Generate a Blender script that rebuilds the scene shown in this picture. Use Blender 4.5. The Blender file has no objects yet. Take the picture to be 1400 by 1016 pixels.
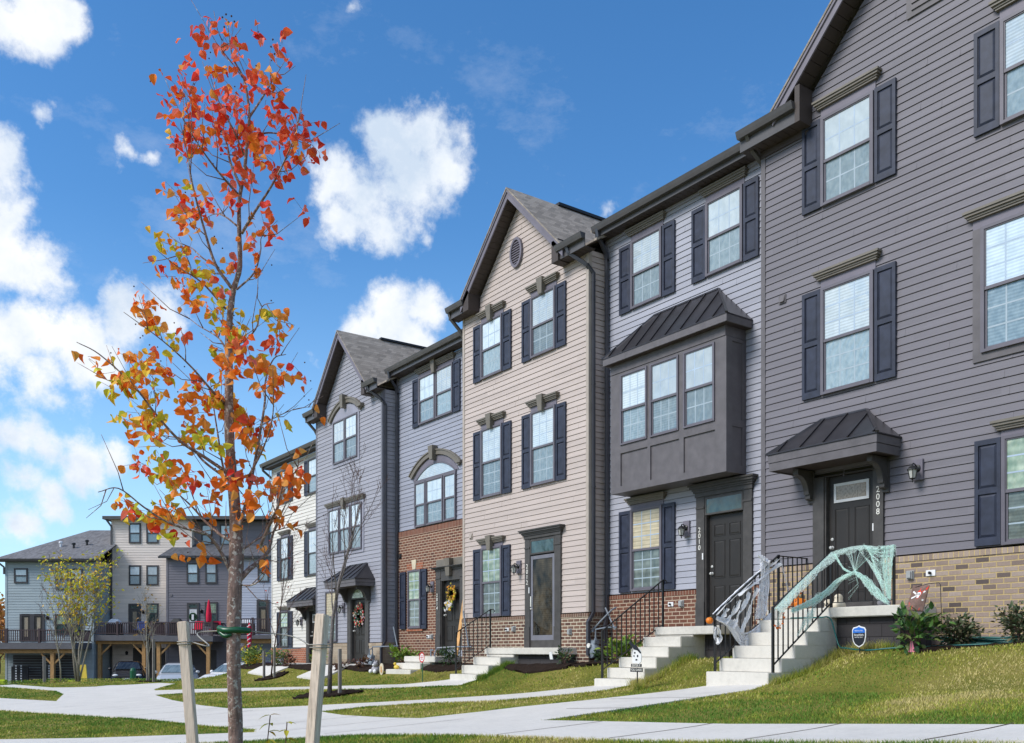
import bpy, bmesh, math, random
import numpy as np
from mathutils import Vector, Matrix
random.seed(7)
R = math.radians
scene = bpy.context.scene
COL = scene.collection
# ---------------------------------------------------------------- frame of the place
# x runs along the front of the row, the fronts face -y, z = 0 is the height of the eye
TH = math.atan(907/1270.); S = math.sin(TH); C = math.cos(TH); DY = 13.5
def view_pt(lat, dep, z):            # point given in the axes of the background row (lat to its right, dep away)
    return Vector((lat*S-dep*C, lat*C+dep*S-DY, z))
def interp(t, v):
    if v <= t[0][0]: return t[0][1]
    for (a, b), (c, d) in zip(t, t[1:]):
        if v <= c: return b+(d-b)*(v-a)/(c-a)
    return t[-1][1]
AX = [(-60,-.62),(-36,-.55),(-28,-.5),(-20,-.38),(-16,-.31),(-13,-.2),(-9.1,0),(-6.5,.08),(-3,.3),(5,.6),(30,1)]
PY = [(-30,-1.7),(-13.5,-1.3),(-6.5,-.9),(-3,-.60),(-2.1,-.49),(-1.6,-.37),(-.85,-.03),(0,0),(2,0)]
PA = [(-30,-1.7),(-13.5,-1.3),(-6.5,-.9),(-3.1,-.60),(-2.5,-.46),(-1.3,-.05),(0,0),(2,0)]   # fuller bank in front of 2008
def sst(a, b, x):
    t = max(0., min(1., (x-a)/(b-a))); return t*t*(3-2*t)
def tz(x, y):                         # height of the ground
    w = sst(-35.8, -38.8, x); ye = y*(1-w)+min(y, -5.5)*w; v = sst(-9.0, -8.1, x); z = interp(AX, x)+interp(PY, ye)*(1-v)+interp(PA, ye)*v   # the lawn falls away past the end of the row
    k = sst(41, 45.5, -x*C+(y+DY)*S)
    return z*(1-k)-2.15*k

# ---------------------------------------------------------------- node helpers
MATS = {}
def nt(name):
    m = bpy.data.materials.new(name); m.use_nodes = True
    t = m.node_tree; t.nodes.clear()
    o = t.nodes.new('ShaderNodeOutputMaterial'); b = t.nodes.new('ShaderNodeBsdfPrincipled')
    t.links.new(b.outputs[0], o.inputs[0]); MATS[name] = m
    return m, t, b
class NB:
    def __init__(s, t): s.t = t
    def n(s, typ, **k):
        n = s.t.nodes.new(typ)
        for a, v in k.items(): setattr(n, a, v)
        return n
    def set(s, inp, v):
        if hasattr(v, 'is_output'): s.t.links.new(v, inp)
        elif v is not None: inp.default_value = v
    def math(s, op, a, b=None, c=None, clamp=False):
        n = s.n('ShaderNodeMath', operation=op); n.use_clamp = clamp
        for i, v in enumerate((a, b, c)):
            if v is not None: s.set(n.inputs[i], v)
        return n.outputs[0]
    def mix(s, f, a, b, blend='MIX'):
        n = s.n('ShaderNodeMix', data_type='RGBA', blend_type=blend)
        s.set(n.inputs[0], f); s.set(n.inputs[6], a); s.set(n.inputs[7], b); return n.outputs[2]
    def noise(s, vec, scale, detail=4, rough=.55):
        n = s.n('ShaderNodeTexNoise'); n.inputs['Scale'].default_value = scale
        n.inputs['Detail'].default_value = detail; n.inputs['Roughness'].default_value = rough
        if vec is not None: s.t.links.new(vec, n.inputs['Vector'])
        return n.outputs['Fac']
    def ramp(s, f, stops, interp='LINEAR'):
        n = s.n('ShaderNodeValToRGB'); cr = n.color_ramp; cr.interpolation = interp
        while len(cr.elements) < len(stops): cr.elements.new(.5)
        for e, (p, c) in zip(cr.elements, stops): e.position = p; e.color = (*c, 1) if len(c) == 3 else c
        s.set(n.inputs[0], f); return n.outputs[0]
    def pos(s): return s.n('ShaderNodeNewGeometry').outputs['Position']
    def obj(s): return s.n('ShaderNodeTexCoord').outputs['Object']
    def sep(s, v):
        n = s.n('ShaderNodeSeparateXYZ'); s.t.links.new(v, n.inputs[0]); return n.outputs
    def comb(s, x, y, z):
        n = s.n('ShaderNodeCombineXYZ')
        for i, v in enumerate((x, y, z)): s.set(n.inputs[i], v)
        return n.outputs[0]
    def bump(s, h, strength=.3, dist=.01):
        n = s.n('ShaderNodeBump'); n.inputs['Strength'].default_value = strength; n.inputs['Distance'].default_value = dist
        s.t.links.new(h, n.inputs['Height']); return n.outputs[0]
def c4(c): return (*c, 1)
def paint(name, col, rough=.5, var=.12, scale=3., spec=.4, bump=.0, metal=0., fine=0.):
    m, t, b = nt(name); k = NB(t)
    p = k.pos(); f = k.noise(p, scale, 6)
    lo = [x*(1-var) for x in col]; hi = [min(1, x*(1+var)) for x in col]
    c = k.ramp(f, [(.3, lo), (.7, hi)])
    if fine:
        f2 = k.noise(p, 90, 3); c = k.mix(fine, c, k.ramp(f2, [(.35, [x*.5 for x in col]), (.65, [min(1, x*1.5) for x in col])]))
    t.links.new(c, b.inputs['Base Color'])
    b.inputs['Roughness'].default_value = rough; b.inputs['Specular IOR Level'].default_value = spec; b.inputs['Metallic'].default_value = metal
    if bump: t.links.new(k.bump(k.noise(p, scale*25, 5), bump, .01), b.inputs['Normal'])
    return m
def siding_mat(name, col):            # vinyl boards: faint streaks along the board, a little dirt
    m, t, b = nt(name); k = NB(t); p = k.pos(); s = k.sep(p)
    u = k.math('ADD', s[0], s[1])
    row = k.math('FLOOR', k.math('DIVIDE', s[2], .127))
    w = k.n('ShaderNodeTexWhiteNoise'); w.noise_dimensions = '2D'
    seg = k.math('FLOOR', k.math('DIVIDE', k.math('ADD', u, k.math('MULTIPLY', row, 1.37)), 3.66))
    t.links.new(k.comb(seg, row, 0), w.inputs[0])
    f1 = k.noise(k.comb(k.math('MULTIPLY', u, .8), k.math('MULTIPLY', s[2], 14), 0), 2.2, 5)
    f2 = k.noise(p, .7, 5)
    f = k.math('ADD', k.math('MULTIPLY', w.outputs[0], .3), k.math('ADD', k.math('MULTIPLY', f1, .4), k.math('MULTIPLY', f2, .3)))
    c = k.ramp(f, [(.25, [x*.88 for x in col]), (.75, [min(1, x*1.1) for x in col])])
    t.links.new(c, b.inputs['Base Color']); b.inputs['Roughness'].default_value = .55; b.inputs['Specular IOR Level'].default_value = .3
    t.links.new(k.bump(k.noise(k.comb(k.math('MULTIPLY', u, 3), k.math('MULTIPLY', s[2], 60), 0), 3, 3), .08, .004), b.inputs['Normal'])
    return m
def brick_mat(name, stops, mortar, bw=.21, bh=.079, mw=.011, soldier=False, depth=.5):
    m, t, b = nt(name); k = NB(t); s = k.sep(k.pos())
    u = k.math('ADD', s[0], s[1]); v = s[2]
    if soldier: u, v = v, u
    row = k.math('FLOOR', k.math('DIVIDE', v, bh))
    off = k.math('MULTIPLY', k.math('MODULO', k.math('ABSOLUTE', row), 2.), bw*.5)
    if soldier: off = 0.
    uu = k.math('DIVIDE', k.math('ADD', k.math('ADD', u, off), 500.), bw)
    colm = k.math('FLOOR', uu)
    fu = k.math('MULTIPLY', k.math('FRACT', uu), bw); fv = k.math('MULTIPLY', k.math('FRACT', k.math('DIVIDE', k.math('ADD', v, 500*bh), bh)), bh)
    du = k.math('MINIMUM', fu, k.math('SUBTRACT', bw, fu)); dv = k.math('MINIMUM', fv, k.math('SUBTRACT', bh, fv))
    dd = k.math('MINIMUM', du, dv)
    wob = k.math('MULTIPLY', k.math('SUBTRACT', k.noise(k.pos(), 60, 3), .5), .008)
    mask = k.n('ShaderNodeMapRange'); mask.inputs['From Min'].default_value = mw*.35; mask.inputs['From Max'].default_value = mw*.75
    t.links.new(k.math('ADD', dd, wob), mask.inputs['Value'])
    w = k.n('ShaderNodeTexWhiteNoise'); w.noise_dimensions = '2D'; t.links.new(k.comb(colm, row, 0), w.inputs[0])
    bc = k.ramp(w.outputs[0], stops)
    n1 = k.noise(k.pos(), 35, 5)
    bc = k.mix(k.math('MULTIPLY', n1, .5), bc, k.ramp(k.noise(k.pos(), 120, 3), [(.3, [x*.45 for x in stops[1][1]]), (.7, [min(1, x*1.35) for x in stops[1][1]])]))
    mc = k.ramp(k.noise(k.pos(), 25, 4), [(.3, [x*.75 for x in mortar]), (.7, mortar)])
    t.links.new(k.mix(mask.outputs[0], mc, bc), b.inputs['Base Color'])
    b.inputs['Roughness'].default_value = .85; b.inputs['Specular IOR Level'].default_value = .2
    h = k.math('ADD', mask.outputs[0], k.math('MULTIPLY', n1, .4))
    t.links.new(k.bump(h, depth, .008), b.inputs['Normal'])
    return m
def glass_mat(name, lo, hi, ior=1.7, rough=.03, wave=.0, slat=0., wscale=6.):
    m, t, b = nt(name); k = NB(t); p = k.pos(); s = k.sep(p)
    f = k.noise(k.comb(k.math('ADD', s[0], s[1]), k.math('MULTIPLY', s[2], .6), 0), wscale, 4)
    c = k.ramp(f, [(.35, lo), (.65, hi)])
    if slat:
        w = k.n('ShaderNodeTexWave', wave_type='BANDS', bands_direction='Z'); w.inputs['Scale'].default_value = slat; w.inputs['Distortion'].default_value = 2.5; w.inputs['Detail Scale'].default_value = .8
        t.links.new(p, w.inputs[0]); c = k.mix(k.math('MULTIPLY', w.outputs['Fac'], .45), c, c4([x*.55 for x in lo]))
    # every pane has its own tone; some rooms have a blind drawn part of the way
    oi = k.n('ShaderNodeObjectInfo').outputs['Random']; g = k.math('ADD', .72, k.math('MULTIPLY', oi, .5))
    bl = k.n('ShaderNodeTexWave', wave_type='BANDS', bands_direction='Z'); bl.inputs['Scale'].default_value = 6.3; bl.inputs['Distortion'].default_value = .4; t.links.new(p, bl.inputs[0])
    has = k.math('MULTIPLY', k.math('GREATER_THAN', k.math('FRACT', k.math('MULTIPLY', oi, 7.3)), .55), .22)
    g = k.math('SUBTRACT', g, k.math('MULTIPLY', has, bl.outputs['Fac']))
    c = k.mix(1., c, k.comb(g, g, g), 'MULTIPLY')
    t.links.new(c, b.inputs['Base Color'])
    b.inputs['Roughness'].default_value = rough; b.inputs['IOR'].default_value = ior; b.inputs['Specular IOR Level'].default_value = .5
    h = k.noise(p, 2.2, 2)
    if wave:
        w = k.n('ShaderNodeTexWave', wave_type='RINGS', rings_direction='SPHERICAL'); w.inputs['Scale'].default_value = 3.1; w.inputs['Distortion'].default_value = 7; w.inputs['Detail'].default_value = 2
        t.links.new(p, w.inputs[0]); h = k.math('ADD', h, k.math('MULTIPLY', w.outputs['Fac'], wave))
    t.links.new(k.bump(h, .10, .05), b.inputs['Normal'])
    return m
def concrete_mat(name, col, joints=False, tone=.16):
    m, t, b = nt(name); k = NB(t); p = k.pos()
    f = k.math('ADD', k.math('MULTIPLY', k.noise(p, 1.3, 6, .6), .6), k.math('MULTIPLY', k.noise(p, 14, 5), .4))
    c = k.ramp(f, [(.3, [x*(1-tone*1.6) for x in col]), (.5, col), (.72, [min(1, x*(1+tone)) for x in col])])
    st = k.noise(p, 3.2, 7, .7)
    c = k.mix(k.ramp(st, [(.6, (0,0,0)), (.75, (.35,.35,.35))]), c, c4((col[0]*.72, col[1]*.66, col[2]*.55)))
    sp = k.noise(p, 160, 2)
    c = k.mix(.14, c, k.ramp(sp, [(.4, [x*.55 for x in col]), (.6, [min(1, x*1.3) for x in col])]))
    t.links.new(c, b.inputs['Base Color']); b.inputs['Roughness'].default_value = .88; b.inputs['Specular IOR Level'].default_value = .25
    t.links.new(k.bump(k.noise(p, 70, 5), .25, .004), b.inputs['Normal'])
    return m
def shingle_mat(name, col):
    m, t, b = nt(name); k = NB(t); p = k.pos(); s = k.sep(p)
    row = k.math('FLOOR', k.math('DIVIDE', s[2], .1)); fr = k.math('FRACT', k.math('DIVIDE', s[2], .1))
    u = k.math('ADD', k.math('ADD', s[0], s[1]), k.math('MULTIPLY', row, .317)); cu = k.math('FLOOR', k.math('DIVIDE', u, .17))
    w = k.n('ShaderNodeTexWhiteNoise'); w.noise_dimensions = '2D'; t.links.new(k.comb(cu, row, 0), w.inputs[0])
    c = k.ramp(w.outputs[0], [(0, [x*.62 for x in col]), (.5, col), (1, [x*1.35 for x in col])])
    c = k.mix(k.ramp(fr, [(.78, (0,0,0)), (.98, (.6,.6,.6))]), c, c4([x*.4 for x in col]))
    c = k.mix(.3, c, k.ramp(k.noise(p, 70, 3), [(.35, [x*.4 for x in col]), (.65, [x*1.7 for x in col])]))
    t.links.new(c, b.inputs['Base Color']); b.inputs['Roughness'].default_value = .95
    t.links.new(k.bump(k.noise(p, 80, 3), .4, .01), b.inputs['Normal'])
    return m
def attr_mat(name, rough=.6, transl=.3, spec=.25, bright=1.):
    m, t, b = nt(name); k = NB(t)
    a = k.n('ShaderNodeAttribute', attribute_name='tint')
    t.links.new(a.outputs['Color'], b.inputs['Base Color']); b.inputs['Roughness'].default_value = rough; b.inputs['Specular IOR Level'].default_value = spec
    if transl:
        tr = k.n('ShaderNodeBsdfTranslucent'); t.links.new(a.outputs['Color'], tr.inputs[0])
        mx = k.n('ShaderNodeMixShader'); mx.inputs[0].default_value = transl
        t.links.new(b.outputs[0], mx.inputs[1]); t.links.new(tr.outputs[0], mx.inputs[2])
        o = [n for n in t.nodes if n.type == 'OUTPUT_MATERIAL'][0]; t.links.new(mx.outputs[0], o.inputs[0])
    return m
def sheer_mat(name, col, thin):      # gauzy cloth one can see through
    m, t, b = nt(name); k = NB(t)
    b.inputs['Base Color'].default_value = c4(col); b.inputs['Roughness'].default_value = .95; b.inputs['Sheen Weight'].default_value = 1.; b.inputs['Sheen Roughness'].default_value = .6; b.inputs['Subsurface Weight'].default_value = 0.
    tl = k.n('ShaderNodeBsdfTranslucent'); tl.inputs[0].default_value = c4(col); ma = k.n('ShaderNodeMixShader'); ma.inputs[0].default_value = .4; t.links.new(b.outputs[0], ma.inputs[1]); t.links.new(tl.outputs[0], ma.inputs[2])
    tr = k.n('ShaderNodeBsdfTransparent'); mx = k.n('ShaderNodeMixShader'); f = k.noise(k.pos(), 55, 4, .7)
    t.links.new(k.ramp(f, [(.35, (thin*.3,)*3), (.65, (min(1, thin*1.8),)*3)]), mx.inputs[0]); t.links.new(ma.outputs[0], mx.inputs[1]); t.links.new(tr.outputs[0], mx.inputs[2])
    o = [n for n in t.nodes if n.type == 'OUTPUT_MATERIAL'][0]; t.links.new(mx.outputs[0], o.inputs[0])
    return m
def bark_mat(name, col, spot):
    m, t, b = nt(name); k = NB(t); p = k.pos(); s = k.sep(p)
    f = k.noise(k.comb(k.math('MULTIPLY', s[0], 3), k.math('MULTIPLY', s[1], 3), s[2]), 14, 6, .7)
    c = k.ramp(f, [(.3, [x*.45 for x in col]), (.5, col), (.7, [x*1.6 for x in col])])
    c = k.mix(k.ramp(k.noise(p, 45, 4, .6), [(.56, (0,0,0)), (.62, (1,1,1))]), c, c4(spot))
    t.links.new(c, b.inputs['Base Color']); b.inputs['Roughness'].default_value = .9; b.inputs['Specular IOR Level'].default_value = .2
    t.links.new(k.bump(k.math('ADD', f, k.noise(p, 70, 4)), .7, .012), b.inputs['Normal'])
    return m
def wood_mat(name, col, dark):
    m, t, b = nt(name); k = NB(t); p = k.obj(); s = k.sep(p)
    f = k.noise(k.comb(k.math('MULTIPLY', s[0], 40), k.math('MULTIPLY', s[1], 40), k.math('MULTIPLY', s[2], 2.2)), 2.2, 6, .7)
    c = k.ramp(f, [(.28, dark), (.5, col), (.75, [min(1, x*1.25) for x in col])])
    c = k.mix(k.ramp(k.noise(p, 5, 5), [(.55, (0,0,0)), (.75, (.5,.5,.5))]), c, c4([x*.6 for x in dark]))
    t.links.new(c, b.inputs['Base Color']); b.inputs['Roughness'].default_value = .85; b.inputs['Specular IOR Level'].default_value = .2
    t.links.new(k.bump(f, .5, .006), b.inputs['Normal'])
    return m

siding_mat('siding_charcoal', (.170,.160,.182)); siding_mat('siding_pale_blue', (.36,.365,.42)); siding_mat('siding_tan', (.51,.432,.395))
siding_mat('siding_grey_blue', (.31,.325,.39)); siding_mat('siding_grey', (.32,.32,.365)); siding_mat('siding_cream', (.70,.67,.62))
siding_mat('siding_far_blue', (.38,.44,.46)); siding_mat('siding_far_tan', (.80,.69,.61)); siding_mat('siding_far_dark', (.19,.178,.20)); siding_mat('siding_far_pale', (.46,.48,.56))
paint('trim_brown', (.078,.072,.068), .5); paint('trim_taupe', (.118,.108,.116), .5, .18, 5); paint('trim_charcoal', (.124,.113,.120), .5, .15, 5)
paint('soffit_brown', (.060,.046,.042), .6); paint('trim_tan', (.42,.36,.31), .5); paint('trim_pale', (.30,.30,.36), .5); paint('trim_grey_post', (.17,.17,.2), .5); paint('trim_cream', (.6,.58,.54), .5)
paint('hood_brown', (.175,.155,.128), .5); paint('fascia_lilac', (.17,.155,.19), .5)
paint('gutter_brown', (.085,.080,.082), .35, spec=.5); paint('gutter_slate', (.05,.053,.066), .35, spec=.5)
paint('shutter_navy', (.026,.032,.056), .5, .3, 7); paint('door_dark', (.026,.023,.021), .45); paint('door_trim', (.064,.059,.056), .5, .2, 7); paint('door_white', (.7,.7,.7), .4)
paint('metal_roof', (.055,.052,.058), .32, .15, 4, .5, metal=.5)
paint('window_frame', (.135,.125,.15), .45); paint('window_frame_dark', (.06,.056,.06), .45)
paint('muntin_pale', (.40,.50,.62), .5); paint('muntin_dim', (.36,.44,.50), .5)
paint('black_iron', (.012,.012,.013), .4, spec=.5); paint('black_plastic', (.02,.02,.022), .5)
paint('lamp_glass', (.5,.5,.48), .15, spec=.6); paint('number_white', (.80,.78,.72), .4); paint('white_paint', (.8,.8,.8), .5); paint('brass', (.6,.45,.2), .3, metal=.8)
paint('meter_grey', (.24,.28,.32), .4, spec=.5); paint('pipe_grey', (.20,.23,.27), .4, spec=.5); paint('outlet_grey', (.35,.36,.36), .5)
paint('painted_block', (.058,.054,.056), .7, .25, 5, bump=.3)
paint('pumpkin_orange', (.75,.2,.015), .45); paint('pumpkin_stem', (.16,.14,.06), .8); paint('red_paint', (.55,.02,.02), .5); paint('orange_leaf', (.75,.16,.02), .6)
paint('skull_cream', (.72,.64,.5), .7); paint('toy_grey', (.35,.34,.37), .8); paint('yellow_paint', (.75,.55,.08), .5); paint('lime_paint', (.6,.75,.03), .5)
paint('strand_white', (.92,.92,.95), .9, .03); paint('strand_mint', (.66,.88,.81), .9, .05); sheer_mat('web_white', (.97,.97,.98), .10); sheer_mat('web_mint', (.74,.93,.87), .6)
paint('hose_teal', (.01,.12,.11), .35, spec=.5); paint('hose_green', (.01,.10,.045), .3, spec=.5); paint('wire_grey', (.33,.31,.27), .5)
paint('sign_blue', (.02,.16,.62), .4); paint('sign_black', (.015,.017,.025), .4); paint('pink_plastic', (.85,.25,.35), .5)
paint('flag_dark', (.19,.12,.10), .9, .3, 25, fine=.25); paint('flag_red', (.72,.05,.03), .9)
paint('mulch', (.026,.017,.013), 1., .5, 12, .1, bump=.9, fine=.6); paint('timber_edge', (.11,.075,.05), .9, .3, 8, bump=.4)
paint('asphalt', (.06,.06,.063), .9, .2, 2, bump=.3, fine=.3)
paint('deck_brown', (.070,.045,.048), .6); paint('deck_grey', (.13,.125,.135), .6); paint('deck_beam', (.46,.26,.10), .7, .2, 6); paint('garage_dark', (.07,.062,.06), .6)
paint('umbrella_red', (.62,.01,.05), .8); paint('cover_black', (.02,.02,.02), .6); paint('cover_white', (.75,.76,.8), .7); paint('chair_blue', (.03,.08,.3), .6)
paint('car_black', (.012,.010,.014), .12, .1, 2, .6); paint('car_white', (.78,.78,.79), .15, .03, 2, .6); paint('car_silver', (.45,.47,.5), .2, .05, 2, .6); paint('car_blue', (.03,.04,.09), .2, .05, 2, .6)
paint('tyre', (.02,.02,.02), .85); paint('rim', (.4,.4,.42), .3, metal=.8); paint('lens_white', (.75,.75,.75), .1); paint('lens_red', (.45,.02,.02), .15)
paint('plank_wood', (.62,.34,.13), .7, .25, 5); paint('wreath_green', (.015,.06,.02), .8, .4, 20); paint('keystone_cream', (.62,.54,.40), .8)
wood_mat('stake_wood', (.76,.62,.50), (.42,.33,.26)); wood_mat('post_wood', (.26,.235,.22), (.12,.11,.10))
bark_mat('bark_main', (.27,.18,.15), (.58,.52,.46)); bark_mat('bark_grey', (.15,.13,.125), (.28,.26,.24)); bark_mat('bark_twig', (.11,.065,.055), (.13,.09,.08)); bark_mat('bark_pale', (.30,.27,.22), (.4,.37,.3))
brick_mat('brick_tan', [(0,(.085,.07,.07)),(.12,(.17,.13,.115)),(.2,(.33,.25,.205)),(.55,(.41,.315,.26)),(.8,(.47,.38,.325)),(1,(.30,.215,.165))], (.56,.42,.20), .205, .080, .014)
brick_mat('brick_tan_soldier', [(0,(.18,.135,.115)),(.3,(.35,.27,.22)),(.7,(.44,.35,.29)),(1,(.34,.25,.18))], (.62,.47,.22), .25, .08, soldier=True)
brick_mat('brick_red', [(0,(.09,.042,.033)),(.25,(.155,.066,.045)),(.6,(.205,.09,.058)),(1,(.17,.078,.055))], (.60,.48,.36), .215, .080, .014)
brick_mat('brick_red_soldier', [(0,(.12,.048,.035)),(.5,(.20,.078,.05)),(1,(.16,.07,.05))], (.45,.34,.26), .25, .08, soldier=True)
brick_mat('brick_brown', [(0,(.07,.04,.035)),(.3,(.155,.085,.062)),(.7,(.20,.11,.075)),(1,(.13,.085,.07))], (.70,.62,.48), .215, .080, .015)
brick_mat('brick_brown_soldier', [(0,(.10,.055,.045)),(.5,(.18,.10,.07)),(1,(.13,.085,.07))], (.5,.42,.32), .25, .08, soldier=True)
brick_mat('brick_stone', [(0,(.30,.23,.17)),(.5,(.42,.34,.25)),(1,(.36,.30,.24))], (.52,.44,.32), .34, .14, .012)
brick_mat('brick_orange', [(0,(.22,.07,.04)),(.5,(.40,.14,.075)),(1,(.33,.13,.08))], (.55,.42,.33), .21, .08)
brick_mat('brick_dark_paint', [(0,(.05,.046,.048)),(.5,(.062,.057,.06)),(1,(.07,.066,.07))], (.035,.032,.034), .4, .2, .012)
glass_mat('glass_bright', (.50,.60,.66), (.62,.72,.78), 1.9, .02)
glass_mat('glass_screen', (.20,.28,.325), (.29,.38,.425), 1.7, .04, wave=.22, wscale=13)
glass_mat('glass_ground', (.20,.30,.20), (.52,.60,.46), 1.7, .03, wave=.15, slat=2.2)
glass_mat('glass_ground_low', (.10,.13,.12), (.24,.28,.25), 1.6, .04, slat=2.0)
glass_mat('glass_blind', (.50,.42,.27), (.62,.53,.36), 1.5, .05, slat=3.5)
glass_mat('glass_dark', (.02,.045,.045), (.05,.09,.085), 1.7, .03)
glass_mat('glass_storm', (.010,.009,.008), (.10,.078,.05), 1.3, .03, wscale=3.5)  # tan of the reflected woods is put into this pane's colour
glass_mat('glass_lite', (.22,.17,.11), (.40,.33,.24), 1.6, .05, wscale=40)
glass_mat('glass_car', (.10,.14,.16), (.22,.28,.30), 1.8, .02); glass_mat('glass_tinted', (.01,.012,.015), (.03,.035,.04), 1.4, .05)
concrete_mat('concrete_walk', (.63,.60,.555), tone=.10); concrete_mat('concrete_step', (.64,.61,.55), tone=.12); concrete_mat('concrete_side', (.42,.41,.39), tone=.2)
shingle_mat('shingle_grey', (.29,.25,.21)); shingle_mat('shingle_far', (.165,.16,.165)); shingle_mat('shingle_dark', (.10,.10,.11))
attr_mat('leaf_autumn', .55, .32, .25); attr_mat('leaf_shrub', .5, .2, .3); attr_mat('grass_blade', .7, .25, .15)

# ---------------------------------------------------------------- mesh builder
ORG = {}
class MB:
    def __init__(s): s.v = []; s.f = []; s.mi = []; s.cur = 0
    def face(s, pts, rev=False):
        i = len(s.v); s.v += [tuple(p) for p in pts]
        r = list(range(i, i+len(pts)));  s.f.append(r[::-1] if rev else r); s.mi.append(s.cur)
    def box(s, x0, x1, y0, y1, z0, z1):
        i = len(s.v)
        s.v += [(x0,y0,z0),(x1,y0,z0),(x1,y1,z0),(x0,y1,z0),(x0,y0,z1),(x1,y0,z1),(x1,y1,z1),(x0,y1,z1)]
        for q in ((0,3,2,1),(4,5,6,7),(0,1,5,4),(1,2,6,5),(2,3,7,6),(3,0,4,7)):
            s.f.append([i+k for k in q]); s.mi.append(s.cur)
        return s
    def hexa(s, b, t):                # bottom ring and top ring of equal length
        n = len(b); i = len(s.v); s.v += [tuple(p) for p in b]+[tuple(p) for p in t]
        s.f.append([i+k for k in range(n)][::-1]); s.f.append([i+n+k for k in range(n)]); s.mi += [s.cur]*2
        for k in range(n):
            l = (k+1) % n; s.f.append([i+k, i+l, i+n+l, i+n+k]); s.mi.append(s.cur)
        return s
    def prism(s, prof, axis, a, b):   # closed 2-D profile swept along an axis
        def P(p, t): return {'x': (t, p[0], p[1]), 'y': (p[0], t, p[1]), 'z': (p[0], p[1], t)}[axis]
        return s.hexa([P(p, a) for p in prof], [P(p, b) for p in prof])
    def beam(s, p, q, w, h=None, up=(0,0,1)):
        p, q = Vector(p), Vector(q); d = (q-p).normalized(); h = h or w
        u = Vector(up); r = d.cross(u)
        if r.length < 1e-4: r = d.cross(Vector((1,0,0)))
        r.normalize(); u = r.cross(d).normalized()
        ring = lambda o: [o+r*(a*w/2)+u*(b*h/2) for a, b in ((-1,-1),(1,-1),(1,1),(-1,1))]
        return s.hexa(ring(p), ring(q))
    def tube(s, pts, rad, n=6, caps=True):
        pts = [Vector(p) for p in pts]; m = len(pts)
        if not hasattr(rad, '__len__'): rad = [rad]*m
        i0 = len(s.v); ref = Vector((0.13,0.21,1)).normalized(); prev = None
        for i, p in enumerate(pts):
            d = (pts[min(i+1, m-1)]-pts[max(i-1, 0)]);  d = d.normalized() if d.length > 1e-9 else Vector((0,0,1))
            if prev is None:
                r = d.cross(ref)
                if r.length < .05: r = d.cross(Vector((1,0,0)))
            else:
                r = prev-d*prev.dot(d)
                if r.length < 1e-5: r = d.cross(ref)
            r.normalize(); prev = r; u = d.cross(r)
            for k in range(n):
                a = 2*math.pi*k/n; s.v.append(tuple(p+r*(math.cos(a)*rad[i])+u*(math.sin(a)*rad[i])))
        for i in range(m-1):
            for k in range(n):
                l = (k+1) % n; a = i0+i*n; s.f.append([a+k, a+l, a+n+l, a+n+k]); s.mi.append(s.cur)
        if caps:
            s.f.append([i0+k for k in range(n)][::-1]); s.f.append([i0+(m-1)*n+k for k in range(n)]); s.mi += [s.cur]*2
        return s
    def lathe(s, c, prof, n=16, axis='z', sx=1., sy=1.):
        i0 = len(s.v); m = len(prof)
        for (r, h) in prof:
            for k in range(n):
                a = 2*math.pi*k/n; x, y = math.cos(a)*r*sx, math.sin(a)*r*sy
                s.v.append({'z': (c[0]+x, c[1]+y, c[2]+h), 'y': (c[0]+x, c[1]+h, c[2]+y), 'x': (c[0]+h, c[1]+x, c[2]+y)}[axis])
        for i in range(m-1):
            for k in range(n):
                l = (k+1) % n; a = i0+i*n; s.f.append([a+k, a+l, a+n+l, a+n+k]); s.mi.append(s.cur)
        s.f.append([i0+k for k in range(n)][::-1]); s.f.append([i0+(m-1)*n+k for k in range(n)]); s.mi += [s.cur]*2
        return s
    def ball(s, c, rx, ry=None, rz=None, n=14, m=9):
        ry = ry or rx; rz = rz or rx
        return s.lathe(c, [(max(1e-4, math.sin(math.pi*i/m))*1., -math.cos(math.pi*i/m)*rz) for i in range(m+1)], n, 'z', rx, ry)
    def build(s, name, mat, parent=None, smooth=False, merge=False, tint=None, normals=True, bevel=0.):
        me = bpy.data.meshes.new(name)
        off = ORG.get(parent, Vector((0,0,0))) if parent is not None else Vector((0,0,0))
        vs = [(v[0]-off[0], v[1]-off[1], v[2]-off[2]) for v in s.v]
        me.from_pydata(vs, [], s.f)
        mats = mat if isinstance(mat, (list, tuple)) else [mat]
        for q in mats: me.materials.append(MATS[q])
        if len(mats) > 1: me.polygons.foreach_set('material_index', s.mi)
        if normals or merge:
            bm = bmesh.new(); bm.from_mesh(me)
            if merge: bmesh.ops.remove_doubles(bm, verts=bm.verts, dist=1e-5)
            bmesh.ops.recalc_face_normals(bm, faces=bm.faces)
            if bevel:
                bmesh.ops.remove_doubles(bm, verts=bm.verts, dist=1e-5)
                es = [e for e in bm.edges if len(e.link_faces) == 2 and e.calc_face_angle(0) > .4]
                bmesh.ops.bevel(bm, geom=es, offset=bevel, segments=2, affect='EDGES', clamp_overlap=True)
            bm.to_mesh(me); bm.free()
        if smooth: me.polygons.foreach_set('use_smooth', [True]*len(me.polygons))
        if tint is not None:
            a = me.color_attributes.new('tint', 'FLOAT_COLOR', 'POINT'); a.data.foreach_set('color', np.asarray(tint, dtype=np.float32).ravel())
        o = bpy.data.objects.new(name, me); COL.objects.link(o)
        if parent is not None: o.parent = parent; ORG[o] = off
        return o
def tag(o, label=None, cat=None, group=None, kind=None):
    if label: o['label'] = label
    if cat: o['category'] = cat
    if group: o['group'] = group
    if kind: o['kind'] = kind
    return o
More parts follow.
